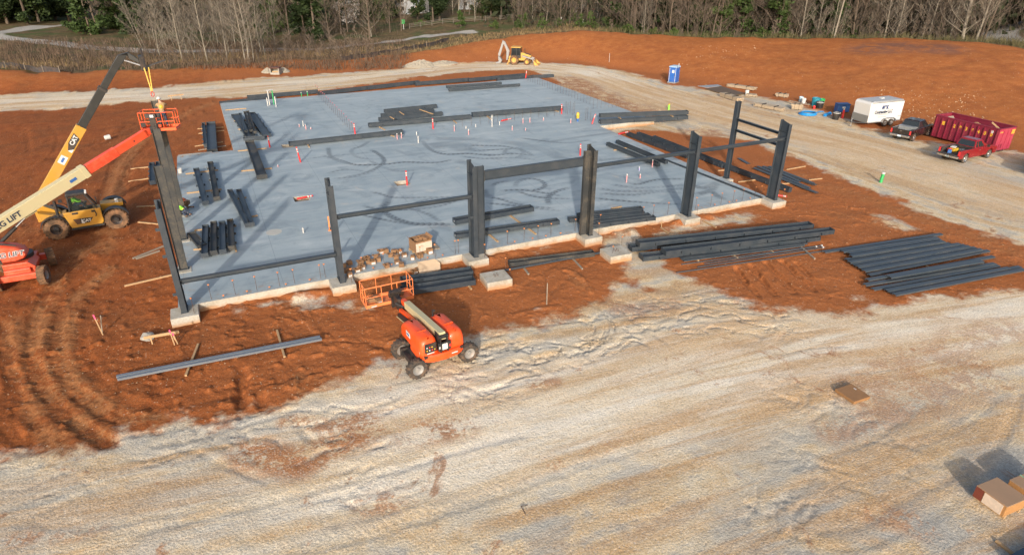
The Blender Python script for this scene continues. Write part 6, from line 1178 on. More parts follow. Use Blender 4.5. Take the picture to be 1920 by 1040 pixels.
# ================================================================== PEOPLE
skin_m = paint('skin', (.45, .25, .17), .55, 0, .06); hiv = paint('hi_vis_green', (.34, .85, .06), .6, 0, .06); denim = paint('dark_denim', (.035, .05, .085), .8, 0, .2); tan = paint('tan_jacket', (.34, .22, .10), .8, 0, .15); rust_s = paint('rust_shirt', (.50, .12, .05), .8, 0, .12); boot = paint('boot_leather', (.10, .06, .035), .8); hatw = paint('hard_hat_white', (.55, .55, .53), .35); hatd = paint('dark_cap', (.03, .035, .04), .7); brown_t = paint('brown_trousers', (.16, .10, .055), .85, 0, .2)
def skin_mesh(name, chains, mat, par):
    # chains: joined runs of (joint, radius); joints shared by name
    vs, rad, ix, ed = [], [], {}, []
    for ch in chains:
        last = None
        for key, p, r in ch:
            if key not in ix: ix[key] = len(vs); vs.append(p); rad.append(r)
            if last is not None and (last, ix[key]) not in ed: ed.append((last, ix[key]))
            last = ix[key]
    me = bpy.data.meshes.new(name); me.from_pydata([tuple(v) for v in vs], ed, []); me.materials.append(mat)
    o = bpy.data.objects.new(name, me); COL.objects.link(o); o.parent = par
    o.modifiers.new('skin', 'SKIN').use_smooth_shade = True
    for i, r in enumerate(rad): me.skin_vertices[0].data[i].radius = (r, r)
    me.skin_vertices[0].data[0].use_root = True; s = o.modifiers.new('sub', 'SUBSURF'); s.levels = s.render_levels = 1
    return o
def person(label, loc, rz, J, top, leg, hat, vest=None, face=(0, 1, 0), sleeves=True):
    t = thing('person', label, 'person', loc, rz, 'people on the site'); V_ = {k: Vector(v) for k, v in J.items()}; fd = Vector(face).normalized()
    n = lambda k, r, kk=None: (k, V_[kk or k], r)
    hd = V_['head']; body = [[n('pelvis', .13), n('waist', .12), n('chest', .15), n('neck', .055), ('head0', hd-Vector((0, 0, .04)), .085), ('head1', hd+Vector((0, 0, .06)), .095)], [('head0', hd, .085), ('nose', hd+fd*.115, .016)]]
    for s_ in 'LR':
        w, e = V_['wrist'+s_], V_['elbow'+s_]; d = (w-e).normalized(); sd = d.cross(Vector((0, 0, 1))); sd = sd.normalized() if sd.length > .05 else Vector((1, 0, 0))
        palm = w+d*.09
        body.append([n('chest', .15), n('sh'+s_, .065), n('elbow'+s_, .045), n('wrist'+s_, .03), ('palm'+s_, palm, .034)])
        for k, (o_, l) in enumerate(((-.03, .07), (-.01, .085), (.01, .08), (.03, .065))): body.append([('palm'+s_, palm, .034), ('f%d%s' % (k, s_), palm+sd*o_+d*l*.5, .010), ('g%d%s' % (k, s_), palm+sd*o_+d*l+Vector((0, 0, -.025)), .009)])
        body.append([('palm'+s_, palm, .034), ('th'+s_, palm+sd*.055+d*.01, .011)])
        body.append([n('pelvis', .13), n('hip'+s_, .085), n('knee'+s_, .06), n('ankle'+s_, .042), n('toe'+s_, .04)])
    b = skin_mesh('body', body, skin_m, t)
    sh = [[n('pelvis', .145), n('waist', .14), n('chest', .175), ('collar', V_['chest'].lerp(V_['neck'], .7), .09)]]
    for s_ in 'LR': sh.append([n('chest', .175), n('sh'+s_, .085), ('el'+s_, V_['elbow'+s_], .066)]+([('cuff'+s_, V_['elbow'+s_].lerp(V_['wrist'+s_], .85), .05)] if sleeves else []))
    skin_mesh('jacket', sh, top, t)
    tr = []
    for s_ in 'LR': tr.append([n('pelvis', .15), n('hip'+s_, .105), n('knee'+s_, .08), ('hem'+s_, V_['knee'+s_].lerp(V_['ankle'+s_], .88), .065)])
    skin_mesh('trousers', tr, leg, t)
    for s_ in 'LR': skin_mesh('boot', [[('a', V_['ankle'+s_]+Vector((0, 0, .08)), .065), ('b', V_['ankle'+s_]-Vector((0, 0, .01)), .06), ('c', V_['toe'+s_], .055)]], boot, t)
    if vest: skin_mesh('safety_vest', [[n('waist', .16), ('m', V_['waist'].lerp(V_['chest'], .5), .175), ('c2', V_['chest'].lerp(V_['neck'], .25), .192)]], vest, t)
    up = (V_['head']-V_['neck']).normalized(); b = MB(); b.lathe([(.155, .0), (.15, .012), (.122, .02), (.12, .07), (.095, .125), (.05, .155), (0, .163)], hd+up*.045, up, 16); b.build('hard_hat', hat, t, smooth=True)
    return t
z0 = BK+Vector((.15, .1, .05))
person('worker in white hard hat and tan jacket standing in the raised basket', z0, 0, dict(pelvis=(0, 0, .95), waist=(0, .03, 1.12), chest=(.02, .1, 1.38), neck=(.0, .14, 1.55), head=(-.02, .18, 1.68), shL=(-.2, .12, 1.44), shR=(.22, .12, 1.44), elbowL=(-.28, .34, 1.28), elbowR=(.3, .36, 1.3), wristL=(-.14, .55, 1.36), wristR=(.12, .58, 1.4), hipL=(-.1, 0, .9), hipR=(.1, 0, .9), kneeL=(-.12, .03, .5), kneeR=(.13, .0, .5), ankleL=(-.13, -.03, .1), ankleR=(.15, -.05, .1), toeL=(-.15, .12, .05), toeR=(.17, .1, .05)), tan, denim, hatw, yel, (0, 1, 0))
q = (Matrix.Translation(TH.location)@Matrix.Rotation(R(7), 4, 'Z'))@Vector((1.36, -.08, 1.55))
person('operator in a bright green shirt sitting in the yellow telehandler cab', q, R(7), dict(pelvis=(0, 0, .52), waist=(-.03, 0, .68), chest=(-.02, 0, .90), neck=(0, 0, 1.04), head=(.03, 0, 1.14), shL=(0, .19, .94), shR=(0, -.19, .94), elbowL=(.22, .24, .72), elbowR=(.22, -.22, .72), wristL=(.46, .12, .68), wristR=(.46, -.1, .68), hipL=(.05, .1, .5), hipR=(.05, -.1, .5), kneeL=(.44, .14, .54), kneeR=(.44, -.14, .54), ankleL=(.54, .14, .26), ankleR=(.54, -.14, .26), toeL=(.66, .14, .24), toeR=(.66, -.14, .24)), hiv, denim, hatd, None, (1, 0, 0))
p = S(349, 406, .04)
kneel = dict(pelvis=(0, 0, .48), waist=(-.12, .02, .62), chest=(-.34, .02, .72), neck=(-.48, .02, .74), head=(-.58, .02, .72), shL=(-.36, .2, .68), shR=(-.36, -.18, .68), elbowL=(-.5, .24, .44), elbowR=(-.5, -.2, .44), wristL=(-.62, .1, .24), wristR=(-.62, -.08, .24), hipL=(.02, .1, .46), hipR=(.02, -.1, .46), kneeL=(-.12, .13, .08), kneeR=(-.16, -.14, .40), ankleL=(.3, .13, .08), ankleR=(.08, -.15, .08), toeL=(.38, .13, .04), toeR=(-.06, -.16, .05))
person('worker in a hi-vis vest and dark trousers kneeling at the base of the tallest column', p, R(0), kneel, hiv, denim, hatw, hiv, (-.6, 0, -.8), False)
p = S(353, 391, .04)
person('worker in a rust-red shirt crouching behind the hi-vis worker at the slab edge', p, R(-25), kneel, rust_s, brown_t, hatd, None, (-.6, 0, -.8))
b = MB(); b.box((0, 0, .6), (.07, .03, 1.2)); b.box((0, -.018, .35), (.05, .008, .12)); tag(b.build('spirit_level', redp, loc=S(343, 424, .03)), 'red spirit level standing at the base of the tallest column by the kneeling worker', 'level')
# ================================================================== SMALL THINGS ON THE GROUND
def rock_mesh(seed, sx=1, sy=1, sz=.7):
    r = random.Random(seed); b = bmesh.new(); bmesh.ops.create_icosphere(b, subdivisions=2, radius=1)
    for v in b.verts: v.co *= 1+r.uniform(-.16, .16); v.co = Vector((v.co.x*sx, v.co.y*sy, v.co.z*sz))
    return b
stone_m = paint('grey_stone', (.30, .29, .26), .9, 0, .25, .2, DUST, 6, .5)
def put_bm(b, name, mat, loc, parent=None, smooth=False):
    me = bpy.data.meshes.new(name); b.to_mesh(me); b.free(); me.materials.append(mat)
    if smooth: me.polygons.foreach_set('use_smooth', [True]*len(me.polygons))
    o = bpy.data.objects.new(name, me); COL.objects.link(o); o.location = loc
    if parent: o.parent = parent
    return o
b = rock_mesh(3, .30, .26, .24); tag(put_bm(b, 'rock', stone_m, G(278, 636, .12)), 'grey rock on the clay beside the low pale batter board', 'rock')
def stake(c, h, lab, ribbon=True, lean=(0, 0), m=None, grp='survey stakes on the clay'):
    p = G(*c); t = thing('survey_stake', lab, 'stake', p, 0, grp); tip = Vector((lean[0], lean[1], h)); b = MB(); b.beam((0, 0, -.05), tip, .05, .03, (0, 1, 0)); b.build('lath', m or wood, t)
    if ribbon: b = MB(); b.beam(tip*.8, tip*1.02, .062, .042, (0, 1, 0)); b.build('ribbon', paint('pink_ribbon', (.80, .10, .22), .5) if 'pink_ribbon' not in bpy.data.materials else bpy.data.materials['pink_ribbon'], t)
stake((193, 627), 1.15, 'pink-topped stake on the clay left of the near corner footing', True, (-.12, 0)); stake((191, 624), .95, 'grey lath crossing the pink-topped stake left of the corner footing', False, (.16, .1), wood_g)
stake((328, 648), .85, 'taller pink-topped stake at the right end of the low batter board', True, (-.05, 0)); stake((334, 646), .62, 'shorter pink-topped stake at the right end of the low batter board', True, (-.1, 0)); stake((1025, 571), 1.3, 'lone weathered stake standing on the clay right of the orange lift', False, (0, 0), wood_g); stake((1239.5, 428), .5, 'short pale peg on the clay before the rear plate beam', False)
def batter(a, b_, lab, h=.42):
    A, B = G(*a), G(*b_); o = (A+B)/2; t = thing('batter_board', lab, 'batter board', o, 0, 'batter boards'); A, B = A-o, B-o; q = MB(); q.beam(A+Vector((0, 0, h)), B+Vector((0, 0, h)), .035, .14); q.build('board', wood, t)
    for f in (.18, .82): p = A.lerp(B, f)+Vector((0, .04, 0)); q = MB(); q.box(p+Vector((0, 0, h/2)), (.06, .04, h+.06)); q.build('peg', wood, t)
batter((274, 648), (340, 638), 'low pale batter board on the clay left of the pale channels'); batter((317, 190), (346, 187), 'low pale batter board on the clay by the far road, right of the raised basket', .6)
p = G(1651, 342); t = thing('pipe_stub', 'green pipe stub with white cap on the clay below the dirt road', 'pipe', p); b = MB(); b.cyl((0, 0, -.1), (.05, 0, .72), .13, 12); b.build('pipe', grn, t); b = MB(); b.cyl((.05, 0, .72), (.06, 0, .88), .14, 12); b.build('end_cap', whp, t)
p = G(1253.7, 206); t = thing('pipe_stub', 'lime green pipe stub behind the two stacked right edge beams', 'pipe', p); b = MB(); b.cyl((0, 0, 0), (0, 0, .6), .12, 12); b.build('pipe', paint('lime_pvc', (.25, .60, .08), .5), t); b = MB(); b.cyl((0, 0, .6), (0, 0, .7), .13, 12); b.build('end_cap', yel, t)
stake((1142, 118), 1.4, 'white-topped stake on the foot of the red bank above the far road', False, (0, 0), whp, 'survey stakes on the bank')
# crate lid board and wrapped boxes on the yard
p = G(1597, 742, .02); t = thing('wooden_crate_lid', 'square brown wooden lid lying alone on the pale yard', 'crate lid', p, R(-2)); brn = paint('brown_board', (.26, .135, .055), .6, 0, .2, .15, DUST, 3); b = MB(); b.box((0, 0, .10), (.96, .98, .14)); b.build('lid', brn, t, bevel=.01)
for x in (-.3, .3): b = MB(); b.box((x, 0, .015), (.12, .96, .03)); b.build('runner', brn, t)
b = MB(); b.box((.3, .15, .174), (.05, .12, .01)); b.build('sticker', wht, t)
def bundle(c, rz, dims, lab, film_=False, strap=False):
    p = G(*c); t = thing('boxed_bundle', lab, 'bundle', p, rz, 'boxed bundles at the lower right corner'); L_, W_, H_ = dims; bx = paint('tan_wrap', (.30, .19, .115), .6, 0, .12, .1, DUST, 2) if 'tan_wrap' not in bpy.data.materials else bpy.data.materials['tan_wrap']
    ob = paint('orange_box_side', (.36, .18, .065), .7, 0, .12) if 'orange_box_side' not in bpy.data.materials else bpy.data.materials['orange_box_side']
    b = MB(); b.box((0, 0, .12+H_/2), (L_, W_, H_)); b.build('box', ob, t, bevel=.02); b = MB(); b.box((0, 0, .125+H_), (L_+.01, W_+.01, .03)); b.build('lid', bx, t, bevel=.01)
    b = MB(); b.prism([(-W_/2-.012, .2), (-W_/2-.012, H_+.10), (-W_*.2, H_+.142), (W_*.2, H_+.142)], -L_*.2, L_*.2)
    for x in (-L_*.35, L_*.35): b = MB(); b.box((x, 0, .06), (.12, W_, .12)); b.build('skid', wood, t)
    if film_: b = MB(); b.box((-L_/2-.012, -W_*.1, .12+H_*.5), (.02, W_*.6, H_*.9)); b.build('stretch_film', film, t); b = MB(); b.box((-L_/2-.012, W_*.36, .12+H_*.5), (.018, W_*.26, H_*.95)); b.build('dark_end', paint('maroon_card', (.16, .035, .02), .6), t)
    if strap: b = MB(); b.box((-L_*.12, 0, .145+H_), (.05, W_+.03, .012)); b.box((-L_*.12, -W_/2-.012, .12+H_/2), (.05, .012, H_)); b.build('strap', paint('green_strap', (.20, .36, .22), .5), t)
bundle((1868, 945), R(-3), (1.05, 1.05, .46), 'film-wrapped brown bundle at the lower right corner, maroon end showing', True); bundle((1925, 922), R(-3), (1.5, .62, .46), 'strapped brown bundle with a green band cut by the right frame edge', False, True)
b = MB(); b.box((0, 0, .2), (2.2, .9, .06), rot=Matrix.Rotation(.1, 3, 'X')); b.box((0, .3, .1), (2.2, .08, .2)); tag(b.build('steel_plate', paint('dark_blue_steel', (.02, .035, .06), .4, .3), loc=G(1950, 1052)), 'dark blue steel plate cut off by the bottom right corner', 'plate')
b = MB(); b.tube([(0, 0, .03), (.02, .35, .05), (.0, .38, .05), (.25, .33, .03)], .012, 5); tag(b.build('bent_wire', rust, loc=G(985, 966)), 'bent piece of dark wire on the pale yard', 'wire')
# far side of the site
gp = paint('pale_gravel', (.30, .265, .21), .95, 0, .25, 0, DUST, 5, .7)
def mound(c, rx, ry, h, lab, name='gravel_pile', seed=1):
    p = G(*c); n = 26; vs = []; fs = []; r = random.Random(seed)
    for i in range(n+1):
        for j in range(n+1):
            x, y = (i/n*2-1), (j/n*2-1); d = math.hypot(x, y); z = h*max(0, 1-d**1.3)*(1+r.uniform(-.18, .18))-.12*(d > .95); vs.append((x*rx, y*ry, z+r.uniform(-.03, .03)))
    for i in range(n):
        for j in range(n): fs.append((i*(n+1)+j, (i+1)*(n+1)+j, (i+1)*(n+1)+j+1, i*(n+1)+j+1))
    b = MB(); b.add(vs, fs); tag(b.build(name, gp, loc=p), lab, 'pile')
mound((788, 124), 3.2, 1.6, .95, 'low pale gravel pile at the far road edge under the bank'); mound((830, 121), 3.0, 1.3, .5, 'flatter gravel pile trailing right of the first one', seed=4)
mound((502, 136), 1.0, .9, .6, 'rubble heap left of the concrete catch basin', 'rubble_heap', 8); mound((532, 135), 1.0, .9, .6, 'rubble heap right of the concrete catch basin', 'rubble_heap', 9)
p = G(518, 140); t = thing('catch_basin', 'grey concrete catch basin at the foot of the bank on the far left', 'catch basin', p, R(-25)); b = MB(); b.box((-.62, 0, .45), (.14, 1.2, .9)); b.box((.62, 0, .45), (.14, 1.2, .9)); b.box((0, .53, .45), (1.1, .14, .9)); b.box((0, -.53, .16), (1.1, .14, .32)); b.build('box', stone_m, t); b = MB(); b.box((0, 0, .96), (1.5, 1.3, .10)); b.build('lid', paint('rust_lid', (.12, .05, .035), .8), t); b = MB(); b.box((0, -.2, .35), (1.0, .03, .25)); b.build('grate', wood, t)
# material yard at the right
lum = paint('grey_lumber', (.38, .30, .21), .85, 0, .2, .2, (.4, .25, .14), 3, .2)
def lumber(a, b_, w_, h, lab, n=4):
    A, B = G(*a), G(*b_); o = (A+B)/2; d = B-A; d.z = 0; t = thing('lumber_stack', lab, 'lumber', o, math.atan2(d.y, d.x), 'lumber stacks in the material yard'); L_ = d.length
    for k in range(n):
        for j in range(max(2, int(h/.11))):
            q = MB(); q.box((random.uniform(-.12, .12), (k-(n-1)/2)*w_/n, .09+j*.112+.05), (L_*random.uniform(.92, 1.0), w_/n-.012, .10)); q.build('board', lum, t)
    for x in (-.3, .3): q = MB(); q.box((x*L_, 0, .04), (.1, w_+.1, .08)); q.build('bearer', wood_g, t)
    for x in (-.2, .22): q = MB(); q.box((x*L_, 0, .14+int(h/.11)*.056), (.03, w_+.02, int(h/.11)*.112+.10)); q.build('strap', black, t)
lumber((1365, 163), (1416, 171), .9, .34, 'long grey lumber stack behind the brown sheet'); lumber((1354, 181), (1388, 192), .9, .5, 'strapped lumber stack in front of the brown sheet'); lumber((1416, 199), (1470, 210), .9, .35, 'long pale lumber stack right of the slim edge column top'); lumber((1484, 204), (1503, 206), 1.0, .55, 'short square lumber bundle by the blue hose coil'); lumber((1455, 180), (1477, 183), .9, .4, 'short lumber stack at the back of the yard by the red bank'); lumber((1399, 180), (1418, 182), 1.0, .2, 'low pallet stack carrying a white bucket')
A = [G(1322, 169, .03), G(1352, 165, .03), G(1397, 177, .03), G(1372, 182, .03)]; o = sum(A, Vector())/4; b = MB(); b.add([p-o for p in A]+[p-o+Vector((0, 0, .10)) for p in A], [(0, 1, 2, 3), (7, 6, 5, 4), (0, 4, 5, 1), (1, 5, 6, 2), (2, 6, 7, 3), (3, 7, 4, 0)]); tag(b.build('brown_sheet', paint('wet_board', (.115, .07, .032), .45, 0, .2), loc=o), 'large flat dark brown sheet among the lumber stacks', 'sheet')
A = [G(1308, 163, .02), G(1345, 161, .02), G(1353, 164, .02), G(1325, 166, .02)]; o = sum(A, Vector())/4; b = MB(); b.add([p-o for p in A]+[p-o+Vector((0, 0, .05)) for p in A], [(0, 1, 2, 3), (7, 6, 5, 4), (0, 4, 5, 1), (1, 5, 6, 2), (2, 6, 7, 3), (3, 7, 4, 0)]); tag(b.build('pale_sheet', alum, loc=o), 'pale metal sheet behind the dark brown sheet', 'sheet')
def can(c, r, h, m, lab, nm='bucket', cat='bucket', lid=None):
    p = G(*c); t = thing(nm, lab, cat, p, 0, 'buckets and cans in the material yard'); b = MB(); b.lathe([(r*.85, 0), (r, h), (r*.9, h+.01), (r*.82, h*.92), (0, h*.9)], (0, 0, 0), n=14); b.build('shell', m, t, smooth=True); b = MB(); b.lathe([(r*1.05, h*.86), (r*1.05, h*.93)], (0, 0, 0), n=14); b.build('rim', lid or m, t)
can((1400, 178), .26, .55, wht, 'white bucket on the low pallet stack'); can((1501, 191), .26, .6, paint('pale_blue_bucket', (.45, .58, .65), .5), 'pale blue bucket at the back of the yard'); can((1506, 194), .26, .6, wht, 'white bucket beside the pale blue one'); can((1528, 199), .5, .95, paint('teal_barrel', (.02, .22, .30), .5), 'teal barrel at the back of the yard, left of a black bin', 'barrel', 'barrel'); can((1536, 203), .42, .8, black, 'black bin with white labels right of the teal barrel', 'waste_bin', 'bin', wht); can((1538, 199), .4, .85, grn, 'green barrel behind the black bin', 'barrel', 'barrel'); can((1566, 224), .40, .85, black, 'black drum with a white label left of the trailer', 'drum', 'drum', wht); can((1526, 204), .15, .35, redp, 'small red can at the foot of the teal barrel', 'fuel_can', 'can')
p = G(1579, 222); t = thing('fire_post', 'red post with a white tip standing left of the trailer', 'post', p); b = MB(); b.lathe([(.14, 0), (.12, .9), (.08, .95)], (0, 0, 0), n=10); b.build('tube', redp, t); b = MB(); b.lathe([(.10, .95), (.10, 1.12)], (0, 0, 0), n=10); b.build('white_tip', whp, t)
p = G(1577, 210); t = thing('job_box', 'blue job site tool chest left of the white trailer', 'tool chest', p, R(-20)); b = MB(); b.box((0, 0, .5), (1.5, .75, .85)); b.build('chest', bluep, t, bevel=.03); b = MB(); b.box((0, -.06, .96), (1.54, .85, .10), rot=Matrix.Rotation(.08, 3, 'X')); b.build('lid', paint('navy_lid', (.015, .05, .16), .4), t, bevel=.03); b = MB(); b.box((0, -.385, .6), (.4, .012, .22)); b.build('white_label', wht, t)
for x in (-.5, .5): b = MB(); b.box((x, 0, .04), (.15, .7, .08)); b.build('runner', black, t)
p = G(1514, 215, .05); t = thing('hose_coil', 'coil of bright blue hose lying in front of the short lumber bundle', 'hose', p); hb = paint('hose_blue', (.02, .24, .58), .4, 0, .1)
for k in range(5):
    b = MB(); r = 1.02-.05*k; b.tube([(r*math.cos(a*.35+k), r*.92*math.sin(a*.35+k)-.03*k, .05*k+.03) for a in range(19)], .045, 6); b.build('turn', hb, t)
b = MB(); b.tube([(1.0, .2, .1), (1.6, .0, .04), (2.1, .3, .04), (2.7, .1, .05)], .045, 6); b.build('loose_end', hb, t)
p = G(1552, 217, .1); b = MB(); b.cyl((-.6, -.1, 0), (.6, .25, .05), .2, 12); b.cyl((-.62, -.1, 0), (-.75, -.1, -.03), .11, 10); tag(b.build('hose_roll', hb, loc=p), 'rolled blue layflat hose right of the blue hose coil', 'hose')
for i in range(6): timber((1470+i*9, 190+i*1.2+random.uniform(-2, 2), 1492+i*7, 196+random.uniform(-3, 3)), 'loose grey stick in the litter between lumber bundles, %s from the left' % ORD[i+1], m=wood_g, grp='loose sticks in the material yard')
# stones on the clay
sv, sf = [], []; rs = random.Random(5)
def stones(px0, px1, py0, py1, n, s0, s1):
    for _ in range(n):
        p = G(rs.uniform(px0, px1), rs.uniform(py0, py1)); s = rs.uniform(s0, s1); o = len(sv)
        for v in ((1, 0, 0), (-1, .2, 0), (.1, 1, 0), (0, -1, .1), (0, 0, .8)): sv.append((p.x+v[0]*s*rs.uniform(.6, 1.2), p.y+v[1]*s*rs.uniform(.6, 1.2), p.z+v[2]*s*rs.uniform(.5, 1)))
        sf.extend([(o, o+2, o+4), (o+2, o+1, o+4), (o+1, o+3, o+4), (o+3, o, o+4)])
stones(1100, 1920, 75, 215, 420, .03, .09); stones(500, 1100, 65, 130, 160, .03, .10); stones(0, 420, 210, 520, 200, .015, .05); stones(0, 700, 560, 740, 420, .012, .045); stones(1200, 1900, 380, 540, 300, .015, .05); stones(1650, 1850, 170, 235, 200, .04, .14); stones(1070, 1350, 130, 250, 120, .04, .13); stones(1280, 1420, 85, 110, 60, .05, .15)
b = MB(); b.add(sv, sf); o = b.build('scattered_stones', paint('pale_stones', (.44, .29, .17), .9, 0, .35, 0, DUST, .8), fix=False); o['kind'] = 'stuff'

# ================================================================== WOOD EDGE BEHIND THE SITE
def bark(name, c):
    m = NT(name, .9); oi = m.n('ShaderNodeObjectInfo').outputs['Random']; a = m.noise(3.0, 4); col = m.ramp(m.add(m.mul(a, .6), m.mul(oi, .4)), [(.3, shade(c, .6)), (.5, c), (.75, shade(c, 1.3))]); m.color(col); return m.m
def leaf(name, c, c2):
    m = NT(name, .7); oi = m.n('ShaderNodeObjectInfo').outputs['Random']; a = m.noise(.9, 4); b_ = m.noise(7, 2); f = m.add(m.add(m.mul(a, .5), m.mul(b_, .3)), m.mul(oi, .2)); m.color(m.ramp(f, [(.3, shade(c, .55)), (.5, c), (.7, c2)])); m.b.inputs['Specular IOR Level'].default_value = .2; return m.m
bk_pale = bark('pale_bark', (.205, .178, .14)); bk_brown = bark('brown_bark', (.105, .078, .056)); twig_m = bark('twig_brown', (.125, .095, .072)); twig_p = bark('twig_pale', (.15, .125, .098)); lf_dark = leaf('dark_needles', (.022, .036, .012), (.05, .075, .022)); lf_mid = leaf('green_needles', (.038, .062, .017), (.07, .108, .03)); lf_spring = leaf('spring_leaves', (.055, .085, .022), (.095, .135, .035)); lf_blos = leaf('white_blossom', (.42, .38, .34), (.62, .58, .54))
def bare_tree(seed, h, r0, lean, bark_m, tw_m, low=.12, dens=1.0):
    r = random.Random(seed); T_ = MB(); C_ = MB(); ln = Vector((lean*r.uniform(-1, 1), lean*r.uniform(-1, 1), 0)); pts = []; p = Vector((0, 0, -.3)); bend = Vector((r.uniform(-.5, .5), r.uniform(-.5, .5), 0))*.05
    n = 9
    for i in range(n): f = i/(n-1); pts.append(Vector((ln.x*f*h+bend.x*math.sin(f*5)*h, ln.y*f*h+bend.y*math.cos(f*4)*h*.6, f*h-.3)))
    T_.tube(pts, r0, 7, r0*.18)
    def at(f): q = f*(n-1); i = min(int(q), n-2); return pts[i].lerp(pts[i+1], q-i)
    for k in range(int(17*dens)):
        f = low+(.97-low)*((k+r.random())/(17*dens)); a = r.uniform(0, 6.28); L = h*(.34-.24*f)*r.uniform(.6, 1.25); up = r.uniform(.5, 1.3); d = Vector((math.cos(a), math.sin(a), up)).normalized(); q = [at(f)]
        for s in range(4): d = (d+Vector((r.uniform(-.25, .25), r.uniform(-.25, .25), r.uniform(-.05, .25)))).normalized(); q.append(q[-1]+d*L/4)
        T_.tube(q, r0*.30*(1-.6*f), 4, r0*.06)
        for m_ in range(6):
            fs = r.uniform(.2, 1); i = min(int(fs*4), 3); b0 = q[i].lerp(q[i+1], fs*4-i); d2 = (d+Vector((r.uniform(-1, 1), r.uniform(-1, 1), r.uniform(-.3, .8)))*.9).normalized(); l2 = L*r.uniform(.25, .5); e = b0+d2*l2*.5+Vector((0, 0, .05)); g_ = e+(d2+Vector((r.uniform(-.4, .4), r.uniform(-.4, .4), .3))).normalized()*l2*.6
            C_.tube([b0, e, g_], .026, 3, .010)
            for _ in range(3): d3 = (d2+Vector((r.uniform(-1, 1), r.uniform(-1, 1), r.uniform(-.2, .8)))).normalized(); C_.tube([e, e+d3*l2*.5], .017, 3, .008)
    return T_, C_
def leafy(seed, h, rad, low, shape, n, sz):
    r = random.Random(seed); C_ = MB(); clumps = []
    for k in range(26 if h > 4 else 10):
        f = r.random(); z = low+(h-low)*f; w_ = rad*((1-f)**.75 if shape == 'cone' else math.sin(math.pi*min(1, .12+.86*f))**.7)*r.uniform(.35, 1.0); a = r.uniform(0, 6.28); clumps.append((Vector((w_*math.cos(a), w_*math.sin(a), z)), rad*r.uniform(.22, .42)*(1-.4*f)))
    for k in range(n):
        c, cr = r.choice(clumps); d = Vector((r.gauss(0, 1), r.gauss(0, 1), r.gauss(0, .75))); p = c+d*cr*.55
        if p.z < .05: p.z = r.uniform(.05, .4)
        s = sz*r.uniform(.5, 1.3); u = Vector((r.uniform(-1, 1), r.uniform(-1, 1), r.uniform(-.6, .6))).normalized(); v = u.cross(Vector((r.uniform(-1, 1), r.uniform(-1, 1), r.uniform(-1, 1)))).normalized()
        C_.add([p-u*s, p+v*s*.55, p+u*s, p-v*s*.4], [(0, 1, 2, 3)])
    T_ = MB(); T_.tube([(0, 0, -.3), (.05, 0, h*.5), (0, .05, h*.92)], .035*h**.8, 7, .02)
    for k in range(7): a = r.uniform(0, 6.28); f = r.uniform(.2, .8); T_.tube([(0, 0, h*f), (math.cos(a)*rad*.5*(1-f), math.sin(a)*rad*.5*(1-f), h*f+.3)], .05, 4, .02)
    return T_, C_
KINDS = {}
def kind(key, name, cat, TC, tm, cm_, wood_crown=False):
    T_, C_ = TC; t = thing(name, 'x', cat, (0, 0, -400)); T_.build('trunk', tm, t, fix=False, smooth=True); C_.build('crown', cm_, t, fix=False); KINDS[key] = t
for i in range(3): kind('pale%d' % i, 'bare_tree', 'tree', bare_tree(10+i, 13+2*i, .11+.025*i, .10, bk_pale, twig_p, .10, 1.5), bk_pale, twig_p)
for i in range(3): kind('brown%d' % i, 'bare_tree', 'tree', bare_tree(20+i, 14+2*i, .12+.03*i, .06, bk_brown, twig_m, .05, 1.9), bk_brown, twig_m)
for i in range(3): kind('sap%d' % i, 'bare_sapling', 'tree', bare_tree(30+i, 8+1.5*i, .06, .2, bk_pale, twig_p, .10, 1.1), bk_pale, twig_p)
for i in range(2): kind('thick%d' % i, 'bare_shrub', 'shrub', bare_tree(40+i, 4.0, .05, .3, bk_brown, twig_m, .02, 1.3), bk_brown, twig_m)
kind('broad', 'bare_tree', 'tree', bare_tree(55, 13, .26, .06, bk_pale, twig_p, .10, 1.8), bk_pale, twig_p)
for i in range(3): kind('pine%d' % i, 'pine_tree', 'tree', leafy(60+i, 13+i*1.5, 3.4, .3+.4*i, 'cone', 3000, .46), bk_brown, lf_dark)
for i in range(2): kind('green%d' % i, 'evergreen_tree', 'tree', leafy(70+i, 10+i*2, 3.2, .5, 'round', 2600, .40), bk_brown, lf_mid)
for i in range(2): kind('young%d' % i, 'young_pine', 'tree', leafy(80+i, 3.4+i*.8, 1.5, .1, 'cone', 1300, .20), bk_brown, leaf('young_needles%d' % i, (.045, .08, .018), (.09, .145, .035)))
for i in range(2): kind('bush%d' % i, 'green_bush', 'shrub', leafy(90+i, 1.8, 1.5, .05, 'round', 900, .20), bk_brown, lf_spring)
kind('blossom', 'blossom_tree', 'tree', leafy(97, 9, 3.2, 2.2, 'round', 1500, .26), bk_pale, lf_blos)
rt = random.Random(11); USED = set()
def plant(key, pos, label, group, s=None, rz=None):
    s = s or rt.uniform(.85, 1.2); z = gh(pos[0], pos[1]); t0 = KINDS[key]; loc = (pos[0], pos[1], z-.05); rz = rt.uniform(0, 6.28) if rz is None else rz
    if key not in USED:
        USED.add(key); t0.location = loc; t0.rotation_euler = (0, 0, rz); t0.scale = (s, s, s); t0['label'] = label; t0['group'] = group; return t0
    return dup(t0, loc, rz, label, group, s)
def beyond(px, d):                       # a spot d metres behind the crest, in the direction of a photo column
    q = ray(px, 60); a = math.atan2(q[0], q[1]); r = float(np.interp(a, _ac, _rc))+d; return (CAM[0]+math.sin(a)*r, CAM[1]+math.cos(a)*r)
def many(keys, n, x0, x1, y0, y1, label, group, s0=.85, s1=1.2):
    for i in range(n):
        px = x0+(x1-x0)*(i+rt.random())/n; p = P(px, rt.uniform(y0, y1)); plant(rt.choice(keys), (p.x, p.y), label, group, rt.uniform(s0, s1))
